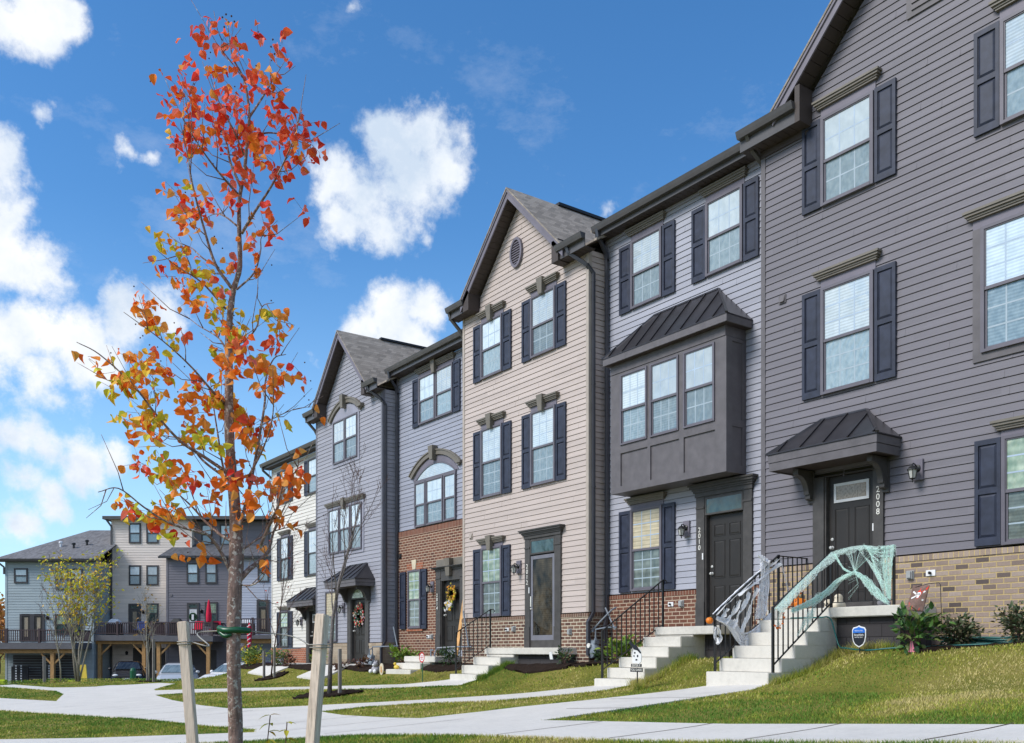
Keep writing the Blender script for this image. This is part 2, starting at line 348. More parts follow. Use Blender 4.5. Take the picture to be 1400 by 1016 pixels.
def thing(name, loc, label, cat, group=None, rz=0., local=False):
    o = bpy.data.objects.new(name, None); COL.objects.link(o); o.location = loc; o.rotation_euler = (0,0,rz); o.empty_display_size = .2
    ORG[o] = Vector((0,0,0)) if local else Vector(loc)
    return tag(o, label, cat, group)
def copy_tree(o, parent=None):
    c = o.copy(); COL.objects.link(c); c.parent = parent
    for ch in list(o.children): copy_tree(ch, c)
    return c
def text_mesh(name, body, size, mat, parent, M, depth=.006, align='CENTER', spacing=1., label=None):
    cu = bpy.data.curves.new(name, 'FONT'); cu.body = body; cu.size = size; cu.extrude = depth/2; cu.align_x = align; cu.align_y = 'CENTER'; cu.space_line = spacing; cu.resolution_u = 3
    tmp = bpy.data.objects.new('lettering', cu); COL.objects.link(tmp)
    dg = bpy.context.evaluated_depsgraph_get(); dg.update()
    me = bpy.data.meshes.new_from_object(tmp.evaluated_get(dg)); bpy.data.objects.remove(tmp); bpy.data.curves.remove(cu)
    off = ORG.get(parent, Vector((0,0,0))); me.transform(Matrix.Translation(-off) @ M); me.materials.clear(); me.materials.append(MATS[mat]); me.name = name
    o = bpy.data.objects.new(name, me); COL.objects.link(o)
    if parent is not None: o.parent = parent; ORG[o] = off
    return o
def front_M(x, y, z): return Matrix.Translation((x, y, z)) @ Matrix.Rotation(R(90), 4, 'X')   # text facing -y
# ---------------------------------------------------------------- building parts
CRS = .127
def siding(mb, mp, u0, u1, z0, z1, holes=(), lo=None, hi=None, crs=CRS, out=.018):
    lo = lo or (lambda z: u0); hi = hi or (lambda z: u1)
    z = z0
    while z < z1-1e-4:
        zt = min(z+crs, z1)
        cuts = sorted({z, zt, *[q for h in holes for q in (h[2], h[3]) if z < q < zt]})
        for a, b in zip(cuts, cuts[1:]):
            m = (a+b)/2; spans = [(None, None)]
            hs = sorted([h for h in holes if h[2] < m < h[3]])
            pts = [('lo', None)]+[x for h in hs for x in ((h[0], 1), (h[1], 1))]+[('hi', None)]
            for k in range(0, len(pts), 2):
                l = (lambda zz, q=pts[k]: lo(zz) if q[0] == 'lo' else q[0]); h = (lambda zz, q=pts[k+1]: hi(zz) if q[0] == 'hi' else q[0])
                if h(a)-l(a) < .004 and h(b)-l(b) < .004: continue
                gv = .0095; zb_ = b-gv if (b == zt and b-a > gv*2) else b
                oa = out-(out-.004)*(a-z)/crs; ob = out-(out-.004)*(zb_-z)/crs; L_, H_ = l(a), h(a)
                mb.face([mp(l(a), oa, a), mp(h(a), oa, a), mp(max(h(zb_), l(zb_)), ob, zb_), mp(l(zb_), ob, zb_)])
                if zb_ < b:               # groove added to draw a dark shade line under the board above
                    mb.face([mp(l(zb_), ob, zb_), mp(h(zb_), ob, zb_), mp(h(zb_), -.014, zb_), mp(l(zb_), -.014, zb_)])
                    mb.face([mp(l(zb_), -.014, zb_), mp(h(zb_), -.014, zb_), mp(max(h(b), l(b)), -.014, b), mp(l(b), -.014, b)])
                if a == z: mb.face([mp(l(a), -.014, a), mp(h(a), -.014, a), mp(h(a), oa, a), mp(l(a), oa, a)])
        if crs == CRS and len(pts) == 2 and hi(z)-lo(z) > 1.2:    # lap seam where two lengths of board meet
            q = lo(z)+.5+random.random()*min(3.6, hi(z)-lo(z)-.8)
            while q < hi(zt)-.2: mb.hexa([mp(q, out-.001, z+.002), mp(q+.02, out-.001, z+.002), mp(q+.02, out+.0045, z+.002), mp(q, out+.0045, z+.002)], [mp(q, .003, zt-.014), mp(q+.02, .003, zt-.014), mp(q+.02, .0085, zt-.014), mp(q, .0085, zt-.014)]); q += 3.66
        z = zt
def on_front(Y): return lambda u, o, z: (u, Y-o, z)
def on_right(X): return lambda u, o, z: (X+o, u, z)
def on_left(X): return lambda u, o, z: (X-o, u, z)

def window(par, Y, x0, x1, z0, z1, split, up=(3,2), low=(3,2), frame='window_frame', gu='glass_bright', gl='glass_screen', case=.055, name='window', casing=None, cmat=None, top_case=None):
    """double-hung window: frame with casing, two panes and grilles as sub-parts"""
    f = MB(); c = case; d = .055; Y = Y-.019
    f.box(x0, x0+c, Y-d, Y+.019, z0, z1); f.box(x1-c, x1, Y-d, Y+.019, z0, z1)
    f.box(x0+c, x1-c, Y-d, Y, z1-(top_case or c*.8), z1); f.box(x0+c, x1-c, Y-d-.006, Y, z0, z0+c*.75)
    a, b, zb, zt = x0+c, x1-c, z0+c*.75, z1-(top_case or c*.8); s = .030
    # upper sash (outer track) and lower sash set back
    f.box(a, b, Y-.046, Y-.012, split-.025, split+.022)
    for x in (a, b-s*.6): f.box(x, x+s*.6, Y-.043, Y-.012, split+.022, zt)
    f.box(a+s*.6, b-s*.6, Y-.043, Y-.012, zt-s*.6, zt)
    for x in (a, b-s): f.box(x, x+s, Y-.026, Y-.004, zb, split-.025)
    f.box(a+s, b-s, Y-.026, Y-.004, zb, zb+s*1.1)
    o = f.build(name, frame, par)
    ua, ub, uz0, uz1 = a+s*.6, b-s*.6, split+.022, zt-s*.6
    la, lb, lz0, lz1 = a+s, b-s, zb+s*1.1, split-.025
    MB().box(ua, ub, Y-.027, Y-.021, uz0, uz1).build('pane', gu, o)
    MB().box(la, lb, Y-.012, Y-.006, lz0, lz1).build('pane', gl, o)
    for (p, q, zz0, zz1, (nc, nr), yy, mt) in ((ua, ub, uz0, uz1, up, Y-.0285, 'muntin_pale'), (la, lb, lz0, lz1, low, Y-.0135, 'muntin_dim')):
        if nc*nr <= 1: continue
        m = MB(); w = .0115
        for i in range(1, nc): x = p+(q-p)*i/nc; m.box(x-w, x+w, yy, yy+.0012, zz0, zz1)
        for j in range(1, nr):
            z = zz0+(zz1-zz0)*j/nr
            for i in range(nc):
                xa = p+(q-p)*i/nc+(w if i else 0); xb = p+(q-p)*(i+1)/nc-(w if i < nc-1 else 0); m.box(xa, xb, yy, yy+.0012, z-w, z+w)
        m.build('grille', mt, o)
    return o
def shutter(par, Y, x0, x1, z0, z1, mat='shutter_navy'):
    m = MB(); st = .055; y0, y1 = Y-.058, Y-.016
    m.box(x0, x0+st, y0, y1, z0, z1); m.box(x1-st, x1, y0, y1, z0, z1)
    zm = (z0+z1)/2+.02
    for a, b in ((z0, z0+.11), (zm-.04, zm+.04), (z1-.075, z1)): m.box(x0+st, x1-st, y0, y1, a, b)
    for a, b in ((z0+.11, zm-.04), (zm+.04, z1-.075)):
        m.box(x0+st, x1-st, Y-.034, y1, a, b)
        A = [(x0+st+.012, Y-.0345, a+.012), (x1-st-.012, Y-.0345, a+.012), (x1-st-.012, Y-.0345, b-.012), (x0+st+.012, Y-.0345, b-.012)]
        B = [(x0+st+.04, Y-.052, a+.045), (x1-st-.04, Y-.052, a+.045), (x1-st-.04, Y-.052, b-.045), (x0+st+.04, Y-.052, b-.045)]
        m.hexa(A, B)
    return m.build('shutter', mat, par)
def hood(par, Y, x0, x1, zw, zt, key=False, fascia='fascia_lilac', name='window_hood'):
    """flat board over a window, with a moulded crown on top"""
    zc = zt-.135; m = MB()
    m.box(x0, x1, Y-.030, Y, zw+.002, zc)
    o = m.build(name, fascia, par)
    m = MB()
    for k, (dz0, dz1, pr) in enumerate(((0, .03, .045), (.03, .062, .062), (.062, .10, .088), (.10, .135, .108))):
        m.box(x0-pr, x1+pr, Y-.03-pr, Y, zc+dz0, zc+dz1)
    m.build('crown', 'hood_brown', o)
    if key:
        xm = (x0+x1)/2
        MB().hexa([(xm-.07, Y-.145, zc-.19), (xm+.07, Y-.145, zc-.19), (xm+.07, Y-.028, zc-.19), (xm-.07, Y-.028, zc-.19)],
                  [(xm-.115, Y-.175, zt+.05), (xm+.115, Y-.175, zt+.05), (xm+.115, Y-.028, zt+.05), (xm-.115, Y-.028, zt+.05)]).build('keystone', 'hood_brown', o)
    return o
def gutter_mb(m, x0, x1, Yf, zt):     # K-profile gutter running along x, its lip at Yf
    m.prism([(Yf, zt), (Yf+.012, zt-.035), (Yf+.02, zt-.06), (Yf+.045, zt-.125), (Yf+.13, zt-.125), (Yf+.13, zt)], 'x', x0, x1)
def downspout(par, pts, mat='gutter_slate', w=.078):
    m = MB()
    for p, q in zip(pts, pts[1:]):
        p, q = Vector(p), Vector(q); d = (q-p).normalized()
        m.beam(p-d*.02, q+d*.02, w, w*.8, up=(0,1,0) if abs(d.y) < .9 else (0,0,1))
    # straps
    for p, q in zip(pts, pts[1:]):
        if abs(p[0]-q[0])+abs(p[1]-q[1]) < .02 and abs(p[2]-q[2]) > 2:
            z = min(p[2], q[2])+.5
            while z < max(p[2], q[2]): m.box(p[0]-w/2-.012, p[0]+w/2+.012, p[1]-w*.4-.004, p[1]+w*.4+.004, z, z+.03); z += 2.3
    return m.build('downspout', mat, par)
def panel_door(par, Y, x0, x1, z0, z1, panels, mat='door_dark', lite=None, knob='left', name='door'):
    m = MB(); m.box(x0, x1, Y-.045, Y, z0, z1)
    for (a, b, c, d) in panels:       # raised panels with a groove round each
        xa, xb = x0+(x1-x0)*a, x0+(x1-x0)*b; za, zb = z0+(z1-z0)*c, z0+(z1-z0)*d
        r = .022
        for q in ((xa, xb, za, za+r*.5), (xa, xb, zb-r*.5, zb), (xa, xa+r*.5, za+r*.5, zb-r*.5), (xb-r*.5, xb, za+r*.5, zb-r*.5)):
            m.box(q[0], q[1], Y-.054, Y-.045, q[2], q[3])
        m.hexa([(xa+r, Y-.0455, za+r), (xb-r, Y-.0455, za+r), (xb-r, Y-.0455, zb-r), (xa+r, Y-.0455, zb-r)],
               [(xa+r+.02, Y-.053, za+r+.02), (xb-r-.02, Y-.053, za+r+.02), (xb-r-.02, Y-.053, zb-r-.02), (xa+r+.02, Y-.053, zb-r-.02)])
    o = m.build(name, mat, par)
    if lite:
        xa, xb, za, zb = lite; w = .045; f = MB()
        f.box(xa, xb, Y-.064, Y-.045, za, za+w); f.box(xa, xb, Y-.064, Y-.045, zb-w, zb)
        f.box(xa, xa+w, Y-.064, Y-.045, za+w, zb-w); f.box(xb-w, xb, Y-.064, Y-.045, za+w, zb-w)
        lo = f.build('lite_frame', 'door_white', o)
        MB().box(xa+w, xb-w, Y-.053, Y-.046, za+w, zb-w).build('pane', 'glass_lite', o)
    if knob:
        xk = x0+.07 if knob == 'left' else x1-.07; zk = z0+.93
        h = MB(); h.lathe((xk, Y-.045, zk), [(.034, 0), (.034, -.008), (.014, -.012), (.014, -.03), (.028, -.04), (.03, -.055), (.018, -.066)], 14, 'y')
        h.lathe((xk, Y-.045, zk+.14), [(.03, 0), (.03, -.012), (.012, -.02)], 12, 'y')
        h.build('handle', 'lamp_glass', o, smooth=True)
    return o
SIX = [(.13,.44,.80,.915),(.56,.87,.80,.915),(.13,.44,.40,.76),(.56,.87,.40,.76),(.13,.44,.09,.33),(.56,.87,.09,.33)]
def door_case(par, Y, x0, x1, xi0, xi1, z0, zd, zh, ztop, mat='door_trim', transom=None, crown=True, plinth=.5, rev=.10):
    """pilasters x0..xi0 and xi1..x1, head zd..zh, cornice zh..ztop; the opening is rev deep"""
    m = MB(); d = .055
    for a, b in ((x0, xi0), (xi1, x1)):
        m.box(a, b, Y-d, Y+rev, z0, zh)
        if plinth: m.box(a-.012, b+.012 if b == x1 else b, Y-d-.014, Y-d, z0, z0+plinth)
        if crown: m.box(a+.0, b, Y-d-.016, Y-d, zh-.235, zh-.20)
        s = (a+.035, b-.03)
    m.box(xi0, xi1, Y-d+.01, Y+rev, zd, zh)
    # brick-mould inside the opening
    for a, b in ((xi0, xi0+.03), (xi1-.03, xi1)): m.box(a, b, Y-.03, Y+rev-.002, z0, zd)
    o = m.build('door_frame', mat, par)
    if crown:
        m = MB(); h = ztop-zh
        for (a, b, pr) in ((0, .35, .02), (.35, .5, .045), (.5, .66, .065), (.66, .86, .10), (.86, 1, .125)):
            m.box(x0-pr, x1+pr, Y-d-pr, Y, zh+h*a, zh+h*b)
        m.build('cornice', mat, o)
    if transom:
        xa, xb, za, zb = transom; w = .035; f = MB(); y = Y-.058
        f.box(xa, xb, y, Y-.044, za, za+w); f.box(xa, xb, y, Y-.044, zb-w, zb); f.box(xa, xa+w, y, Y-.044, za+w, zb-w); f.box(xb-w, xb, y, Y-.044, za+w, zb-w)
        t = f.build('transom', mat, par); MB().box(xa+w, xb-w, Y-.052, Y-.046, za+w, zb-w).build('pane', 'glass_dark', t)
    return o
def wall_lamp(par, x, Y, z, side=-1):
    m = MB()
    m.box(x-.085, x+.085, Y-.04, Y, z-.16, z+.16)
    o = m.build('lamp_mount', 'fascia_lilac', par)
    b = MB(); cy = Y-.17
    b.lathe((x, Y-.04, z+.02), [(.058, 0), (.055, -.015), (.03, -.03)], 14, 'y')
    b.tube([(x, Y-.06, z+.02), (x, Y-.10, z+.075), (x, Y-.15, z+.085), (x, cy, z+.06)], .011, 8)
    b.lathe((x, cy, z-.19), [(.004, -.02), (.014, 0), (.008, .02), (.03, .03), (.05, .045)], 10)
    b.lathe((x, cy, z-.02), [(.082, 0), (.075, .02), (.045, .055), (.015, .07), (.012, .095)], 10)
    for k in range(6):
        a = math.pi*k/3; ca, sa = math.cos(a), math.sin(a)
        b.beam((x+.048*ca, cy+.048*sa, z-.146), (x+.074*ca, cy+.074*sa, z-.02), .008)
    b.build('lantern', 'black_iron', o, smooth=False)
    MB().lathe((x, cy, z-.144), [(.044, 0), (.07, .123)], 6).build('glass', 'lamp_glass', o)
    return o
def number(par, x, Y, z0, z1, body):
    n = len(body); st = (z1-z0)/(n-.15)
    m = None; parts = []
    o = text_mesh('house_number', '\n'.join(body), st*1.16, 'number_white', par, front_M(x, Y-.004, (z0+z1)/2), .012, 'CENTER', .86)
    return o
def metal_hip(m, x0, x1, Yw, Yf, z0, z1, inset, ins_top_y=.10, step=.42):
    """hipped metal roof against a wall: eave x0..x1 at Yf, top edge at the wall inset from both ends"""
    a, b, c, d = (x0, Yf, z0), (x1, Yf, z0), (x1-inset, Yw-.02, z1), (x0+inset, Yw-.02, z1)
    e, f = (x0, Yw, z0), (x1, Yw, z0)
    th = .02; up = lambda p: (p[0], p[1], p[2]+th)
    for q in ((a, b, c, d), (e, a, d), (b, f, c)):
        m.hexa(q, [up(p) for p in q])
    n = max(2, round((x1-x0-2*inset)/step))
    L = lambda p, q, t: Vector(p)*(1-t)+Vector(q)*t
    k = 0; x = x0+step*.55
    while x < x1-.05:                 # standing seams, square to the eave
        # height where the seam meets the hip or the top edge
        t = 1.
        if x < x0+inset: t = (x-x0)/inset
        elif x > x1-inset: t = (x1-x)/inset
        p = Vector((x, Yf, z0+th)); q = Vector((x, Yf+(Yw-.02-Yf)*t, z0+th+(z1-z0)*t))
        m.beam(p, q, .022, .05); x += step
    for p, q in ((a, d), (b, c), (d, c)): m.beam(Vector(up(p)), Vector(up(q)), .05, .03)
def canopy(par, Yw, x0, x1, Yf, zb, ze, zt, inset, bx, zbr, fas='trim_taupe', step=.42):
    m = MB(); metal_hip(m, x0-.02, x1+.02, Yw, Yf-.02, ze, zt, inset, step=step); o = m.build('canopy', 'metal_roof', par)
    m = MB(); mid = (zb*.5+ze*.5); t = .022
    # fascia in two boards, soffit
    for (a, b, pr) in ((zb, mid-.003, .012), (mid+.003, ze-.002, 0.)):
        m.box(x0+pr, x1-pr, Yf+pr, Yf+pr+t, a, b); m.box(x0+pr, x0+pr+t, Yf+pr+t, Yw, a, b); m.box(x1-pr-t, x1-pr, Yf+pr+t, Yw, a, b)
    m.build('fascia', fas, o)
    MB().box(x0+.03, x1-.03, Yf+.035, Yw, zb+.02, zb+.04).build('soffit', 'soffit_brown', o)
    for x in bx:                      # curved brackets
        b = MB(); d = abs(Yf-Yw)*.62; h = zb-zbr; pr = []
        prof = [(0, zb), (-d, zb), (-d, zb-.09)]
        for k in range(9):
            a = k/8; prof.append((-d*.92+d*.62*math.sin(a*math.pi/2)*1.0, zb-.10-(h*.62)*(1-math.cos(a*math.pi/2))))
        prof += [(-d*.30, zb-h*.78), (-d*.22, zb-h*.80), (-d*.22, zbr+.02), (-d*.12, zbr), (0, zbr)]
        # fan of quads, keeps the curved outline
        pts = [(Yw-.055+p[0], p[1]) for p in prof]
        n = len(pts); i = len(b.v)
        for xx in (x-.05, x+.05): b.v += [(xx, p[0], p[1]) for p in pts]
        b.f.append([i+k for k in range(n)]); b.f.append([i+n+k for k in range(n)][::-1]); b.mi += [0, 0]
        for k in range(n): l = (k+1) % n; b.f.append([i+k, i+l, i+n+l, i+n+k]); b.mi.append(0)
        b.box(x-.065, x+.065, Yw-.056, Yw-.02, zbr-.05, zb)
        b.build('bracket', 'door_trim', o)
    return o
def rake(par, xc, Yf, Yw, zap, slope, half, depth=.20, th=.03):
    """rake boards and sloping soffit of a front gable (apex zap at the roof edge)"""
    m = MB(); sv = MB()
    for sg in (-1, 1):
        P = lambda d, y, dz: (xc+sg*d, y, zap-slope*d+dz)
        m.hexa([P(0, Yf, -depth*1.2), P(half, Yf, -depth*1.2), P(half, Yf+th, -depth*1.2), P(0, Yf+th, -depth*1.2)],
               [P(0, Yf, 0), P(half, Yf, 0), P(half, Yf+th, 0), P(0, Yf+th, 0)])
        m.hexa([P(0, Yf-.025, -.07), P(half, Yf-.025, -.07), P(half, Yf, -.07), P(0, Yf, -.07)],
               [P(0, Yf-.025, 0), P(half, Yf-.025, 0), P(half, Yf, 0), P(0, Yf, 0)])
        n = 22
        for k in range(n):            # soffit boards
            d0, d1 = half*k/n, half*(k+.93)/n
            sv.hexa([P(d0, Yf+th, -depth*1.15), P(d1, Yf+th, -depth*1.15), P(d1, Yw, -depth*1.15), P(d0, Yw, -depth*1.15)],
                    [P(d0, Yf+th, -depth*.95), P(d1, Yf+th, -depth*.95), P(d1, Yw, -depth*.95), P(d0, Yw, -depth*.95)])
        sv.hexa([P(0, Yf+th, -depth*1.0), P(half, Yf+th, -depth*1.0), P(half, Yw, -depth*1.0), P(0, Yw, -depth*1.0)],
                [P(0, Yf+th, -depth*.9), P(half, Yf+th, -depth*.9), P(half, Yw, -depth*.9), P(0, Yw, -depth*.9)])
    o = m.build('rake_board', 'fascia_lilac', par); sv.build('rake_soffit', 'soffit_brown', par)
    return o
def gable_roof(m, xc, Yf, Yb, zap, slope, half, th=.035):
    for sg in (-1, 1):
        A = [(xc, Yf-.04, zap), (xc+sg*(half+.03), Yf-.04, zap-slope*(half+.03)), (xc+sg*(half+.03), Yb, zap-slope*(half+.03)), (xc, Yb, zap)]
        m.hexa(A, [(p[0], p[1], p[2]+th*1.3) for p in A])
def eave_roof(m, x0, x1, Ye, ze, Yr, zr, Yb, th=.05):
    for q in (((x0, Ye, ze), (x1, Ye, ze), (x1, Yr, zr), (x0, Yr, zr)), ((x0, Yr, zr), (x1, Yr, zr), (x1, Yb, ze), (x0, Yb, ze))):
        m.hexa(q, [(p[0], p[1], p[2]+th) for p in q])
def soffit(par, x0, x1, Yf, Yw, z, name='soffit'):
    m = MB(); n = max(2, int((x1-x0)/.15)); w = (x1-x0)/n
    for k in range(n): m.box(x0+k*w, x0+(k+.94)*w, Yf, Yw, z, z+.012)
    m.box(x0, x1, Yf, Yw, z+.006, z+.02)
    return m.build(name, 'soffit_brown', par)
def gutter(par, x0, x1, Yf, zt, mat='gutter_brown', fd=.20):
    m = MB(); gutter_mb(m, x0, x1, Yf, zt)
    m.box(x0, x1, Yf+.131, Yf+.15, zt-fd, zt+.0)
    return m.build('gutter', mat, par)
def corner_post(m, x0, x1, Y, z0, z1, d=.03): m.box(x0, x1, Y-d, Y, z0, z1)
# ---------------------------------------------------------------- the row of townhouses
def house(label, x0, x1, Y, zb):
    return thing('townhouse', ((x0+x1)/2, Y, zb), label, 'townhouse')
def walls(par, x0, x1, Y, zb, zbrick, ze, sid, brick, door, gable=None, corner='trim_tan', right=True, left=True, brick_proud=.035, side_brick=None, backY=10., brickx=None):
    core = MB(); core.box(x0+.03, x1-.03, Y+.13, Y+backY, zb-.8, ze); core.build('wall_core', sid, par)
    m = MB(); holes = [door] if door else []
    z0 = zbrick
    siding(m, on_front(Y), x0+.02, x1-.02, z0, ze, holes)
    if gable:                         # (xc, half width at ze, slope, apex)
        xc, hw, sl, zap = gable
        siding(m, on_front(Y), xc-hw, xc+hw, ze+.02, zap, (), lo=lambda z: xc-max(0, (zap-z)/sl), hi=lambda z: xc+max(0, (zap-z)/sl))
    if right: siding(m, on_right(x1), Y+.02, Y+backY, zbrick, ze)
    if left: siding(m, on_left(x0), Y+.02, Y+backY, zbrick, ze)
    o = m.build('siding', sid, par)
    c = MB()
    for (a, b) in ((x0-.022, x0+.07), (x1-.07, x1+.022)):
        c.box(a, b, Y-.026, Y, z0, ze)
    if right: c.box(x1, x1+.024, Y, Y+.075, z0, ze)
    if left: c.box(x0-.024, x0, Y, Y+.075, z0, ze)
    c.build('corner_trim', corner, par)
    p = brick_proud; zs = zbrick-(.22 if zbrick > 3 else .115); cap = brick+'_soldier' if brick+'_soldier' in MATS else brick
    for (a, q) in (((x0-.03, door[0]), (door[1], x1+.03)) if door else ((x0-.03, x1+.03),)):
        MB().box(a, q, Y-p, Y+.12, zb-.9, zs).build('brick_base', brick, par)
        MB().hexa([(a-.01, Y-p-.012, zs), (q+.01 if q == x1+.03 else q, Y-p-.012, zs), (q+.01 if q == x1+.03 else q, Y+.12, zs), (a-.01, Y+.12, zs)], [(a-.01, Y-p-.012, zbrick-.03), (q+.01 if q == x1+.03 else q, Y-p-.012, zbrick-.03), (q+.01 if q == x1+.03 else q, Y+.12, zbrick), (a-.01, Y+.12, zbrick)]).build('brick_cap', cap, par)
    if door and door[3] < zs: MB().box(door[0], door[1], Y-p, Y+.12, door[3], zs).build('brick_base', brick, par); MB().hexa([(door[0], Y-p-.012, zs), (door[1], Y-p-.012, zs), (door[1], Y+.12, zs), (door[0], Y+.12, zs)], [(door[0], Y-p-.012, zbrick-.03), (door[1], Y-p-.012, zbrick-.03), (door[1], Y+.12, zbrick), (door[0], Y+.12, zbrick)]).build('brick_cap', cap, par)
    for sd, xa, xb in ((right, x1, x1+p), (left, x0-p, x0)):
        if sd:
            MB().box(xa, xb, Y+.12, Y+backY, zb-.9, zs).build('brick_base', brick, par); MB().box(xa-.012*(xa < x0), xb+.012*(xb > x1), Y+.12, Y+backY, zs, zbrick-.005).build('brick_cap', cap, par)
    return o
def outlet_box(par, x, Y, z):
    m = MB(); m.box(x-.05, x+.05, Y-.05, Y, z-.06, z+.06); m.box(x-.035, x+.035, Y-.075, Y-.05, z-.045, z+.05)
    m.box(x-.06, x+.06, Y-.012, Y, z-.07, z+.07)
    return m.build('outlet_cover', 'outlet_grey', par)
def tap_plate(par, x, Y, z):
    m = MB(); m.cur = 0; m.box(x-.075, x+.075, Y-.02, Y, z-.045, z+.045); m.cur = 1; m.lathe((x, Y-.02, z), [(.018, 0), (.018, -.03), (.024, -.035), (.012, -.05)], 10, 'y')
    return m.build('hose_tap', ['white_paint', 'black_plastic'], par)
def vent_cap(par, x, Y, z, mat):
    m = MB(); m.box(x-.075, x+.075, Y-.03, Y-.015, z-.075, z+.075); m.hexa([(x-.05, Y-.06, z-.05), (x+.05, Y-.06, z-.05), (x+.05, Y-.03, z-.05), (x-.05, Y-.03, z-.05)], [(x-.05, Y-.035, z+.06), (x+.05, Y-.035, z+.06), (x+.05, Y-.03, z+.06), (x-.05, Y-.03, z+.06)])
    return m.build('vent_cover', mat, par)

# ---- house 2008: charcoal siding, front gable, tan brick base
hA = house('dark charcoal-grey townhouse numbered 2008 with tan brick base and metal door canopy', -11.07, -4.5, 0., 0.)
gA = (-7.79, 2.62, 1.03, 11.87)
walls(hA, -11.07, -4.5, 0., 0., 1.50, 1.50+60*CRS, 'siding_charcoal', 'brick_tan', (-9.96, -8.63, .60, 3.0), corner='trim_charcoal', gable=None)
m = MB(); siding(m, on_front(0.), -10.05, -5.53, 1.50+60*CRS, 11.85, (), lo=lambda z: -7.79-max(0, min(2.26, (11.87-z)/1.04)), hi=lambda z: -7.79+max(0, min(2.26, (11.87-z)/1.04))); m.build('gable_siding', 'siding_charcoal', hA)
for x0 in (-9.795, -6.775):
    window(hA, 0., x0, x0+.995, 7.53, 9.03, 8.275, (3,2), (3,2)); hood(hA, 0., x0-.02, x0+1.015, 9.03, 9.33)
    shutter(hA, 0., x0-.385, x0-.015, 7.53, 9.045); shutter(hA, 0., x0+1.01, x0+1.38, 7.53, 9.045)
window(hA, 0., -9.795, -8.80, 4.33, 6.14, 5.235, (3,3), (3,3)); hood(hA, 0., -9.815, -8.78, 6.14, 6.425)
shutter(hA, 0., -10.18, -9.81, 4.325, 6.145); shutter(hA, 0., -8.785, -8.415, 4.325, 6.145)
for x0 in (-7.055, -6.06): window(hA, 0., x0, x0+.985, 4.335, 6.165, 5.26, (3,3), (3,3))
m = MB(); m.box(-7.185, -7.057, -.04, 0, 4.22, 6.167); m.box(-5.073, -4.945, -.04, 0, 4.22, 6.167); m.box(-7.057, -5.073, -.04, 0, 4.22, 4.333); m.build('window_casing', 'trim_charcoal', hA)
hood(hA, 0., -7.185, -4.945, 6.168, 6.44)
window(hA, 0., -6.755, -5.76, 1.505, 3.06, 2.27, (1,3), (1,3), gu='glass_ground', gl='glass_ground_low'); hood(hA, 0., -6.775, -5.74, 3.06, 3.29)
shutter(hA, 0., -7.15, -6.77, 1.52, 3.06); shutter(hA, 0., -5.745, -5.365, 1.52, 3.06)
door_case(hA, 0., -9.96, -8.63, -9.74, -8.80, .60, 2.93, 2.94, 3.0, crown=False, plinth=0)
panel_door(hA, .095, -9.71, -8.83, .80, 2.92, [(.13,.44,.40,.745),(.56,.87,.40,.745),(.13,.44,.08,.32),(.56,.87,.08,.32)], lite=(-9.60, -8.94, 2.48, 2.80), knob='left')
m = MB(); m.box(-9.74, -8.80, -.03, .10, .64, .80); m.build('door_sill', 'door_trim', hA)
canopy(hA, 0., -10.42, -8.345, -.665, 3.06, 3.335, 3.90, .62, (-10.0, -8.60), 2.57, step=.45)
number(hA, -8.715, -.055, 2.17, 2.63, '2008'); wall_lamp(hA, -8.045, -.016, 2.79)
m = MB(); m.box(-8.835, -8.80, -.035, -.03, 1.93, 2.05); m.build('door_bell', 'white_paint', hA)
outlet_box(hA, -8.165, -.035, 1.17); tap_plate(hA, -7.83, -.035, 1.18); vent_cap(hA, -10.62, 0., 6.22, 'trim_charcoal')
m = MB(); m.box(-8.24, -7.34, -.035, 0, 9.86, 10.95)          # louvred gable vent
for k in range(9): m.hexa([(-8.15, -.055, 9.95+k*.105), (-7.43, -.055, 9.95+k*.105), (-7.43, -.036, 9.95+k*.105), (-8.15, -.036, 9.95+k*.105)], [(-8.15, -.038, 10.04+k*.105), (-7.43, -.038, 10.04+k*.105), (-7.43, -.036, 10.04+k*.105), (-8.15, -.036, 10.04+k*.105)])
m.build('gable_vent', 'trim_charcoal', hA)
rake(hA, -7.79, -.36, 0., 12.17, 1.0, 2.78, .19)
m = MB(); gable_roof(m, -7.79, -.36, 4.6, 12.17, 1.0, 2.8); eave_roof(m, -11.2, -4.4, .02, 9.25, 5., 12.3, 10.3); m.build('roof', 'shingle_grey', hA)
for (a, b) in ((-11.32, -10.10), (-5.5, -4.3)):
    gutter(hA, a, b, -.46, 9.36, fd=.335); soffit(hA, a+.02, b, -.32, .0, 9.02)
for a, b in ((-10.10, -10.0), (-5.58, -5.5)): MB().box(a, b, -.36, 0., 9.0, 9.62).build('eave_return', 'soffit_brown', hA)
for a, b in ((-11.09, -10.06), (-5.52, -4.48)): MB().box(a, b, -.045, -.018, 8.9, 9.02).build('frieze_board', 'soffit_brown', hA)
m = MB(); m.box(-6.95, -5.75, -.055, .1, -.06, .09); m.build('foundation_ledge', 'timber_edge', hA)
downspout(hA, [(-11.13, -.36, 9.25), (-11.13, -.20, 9.02), (-11.13, .30, 8.72), (-11.13, .36, 8.5), (-11.13, .36, .3)], 'gutter_brown')

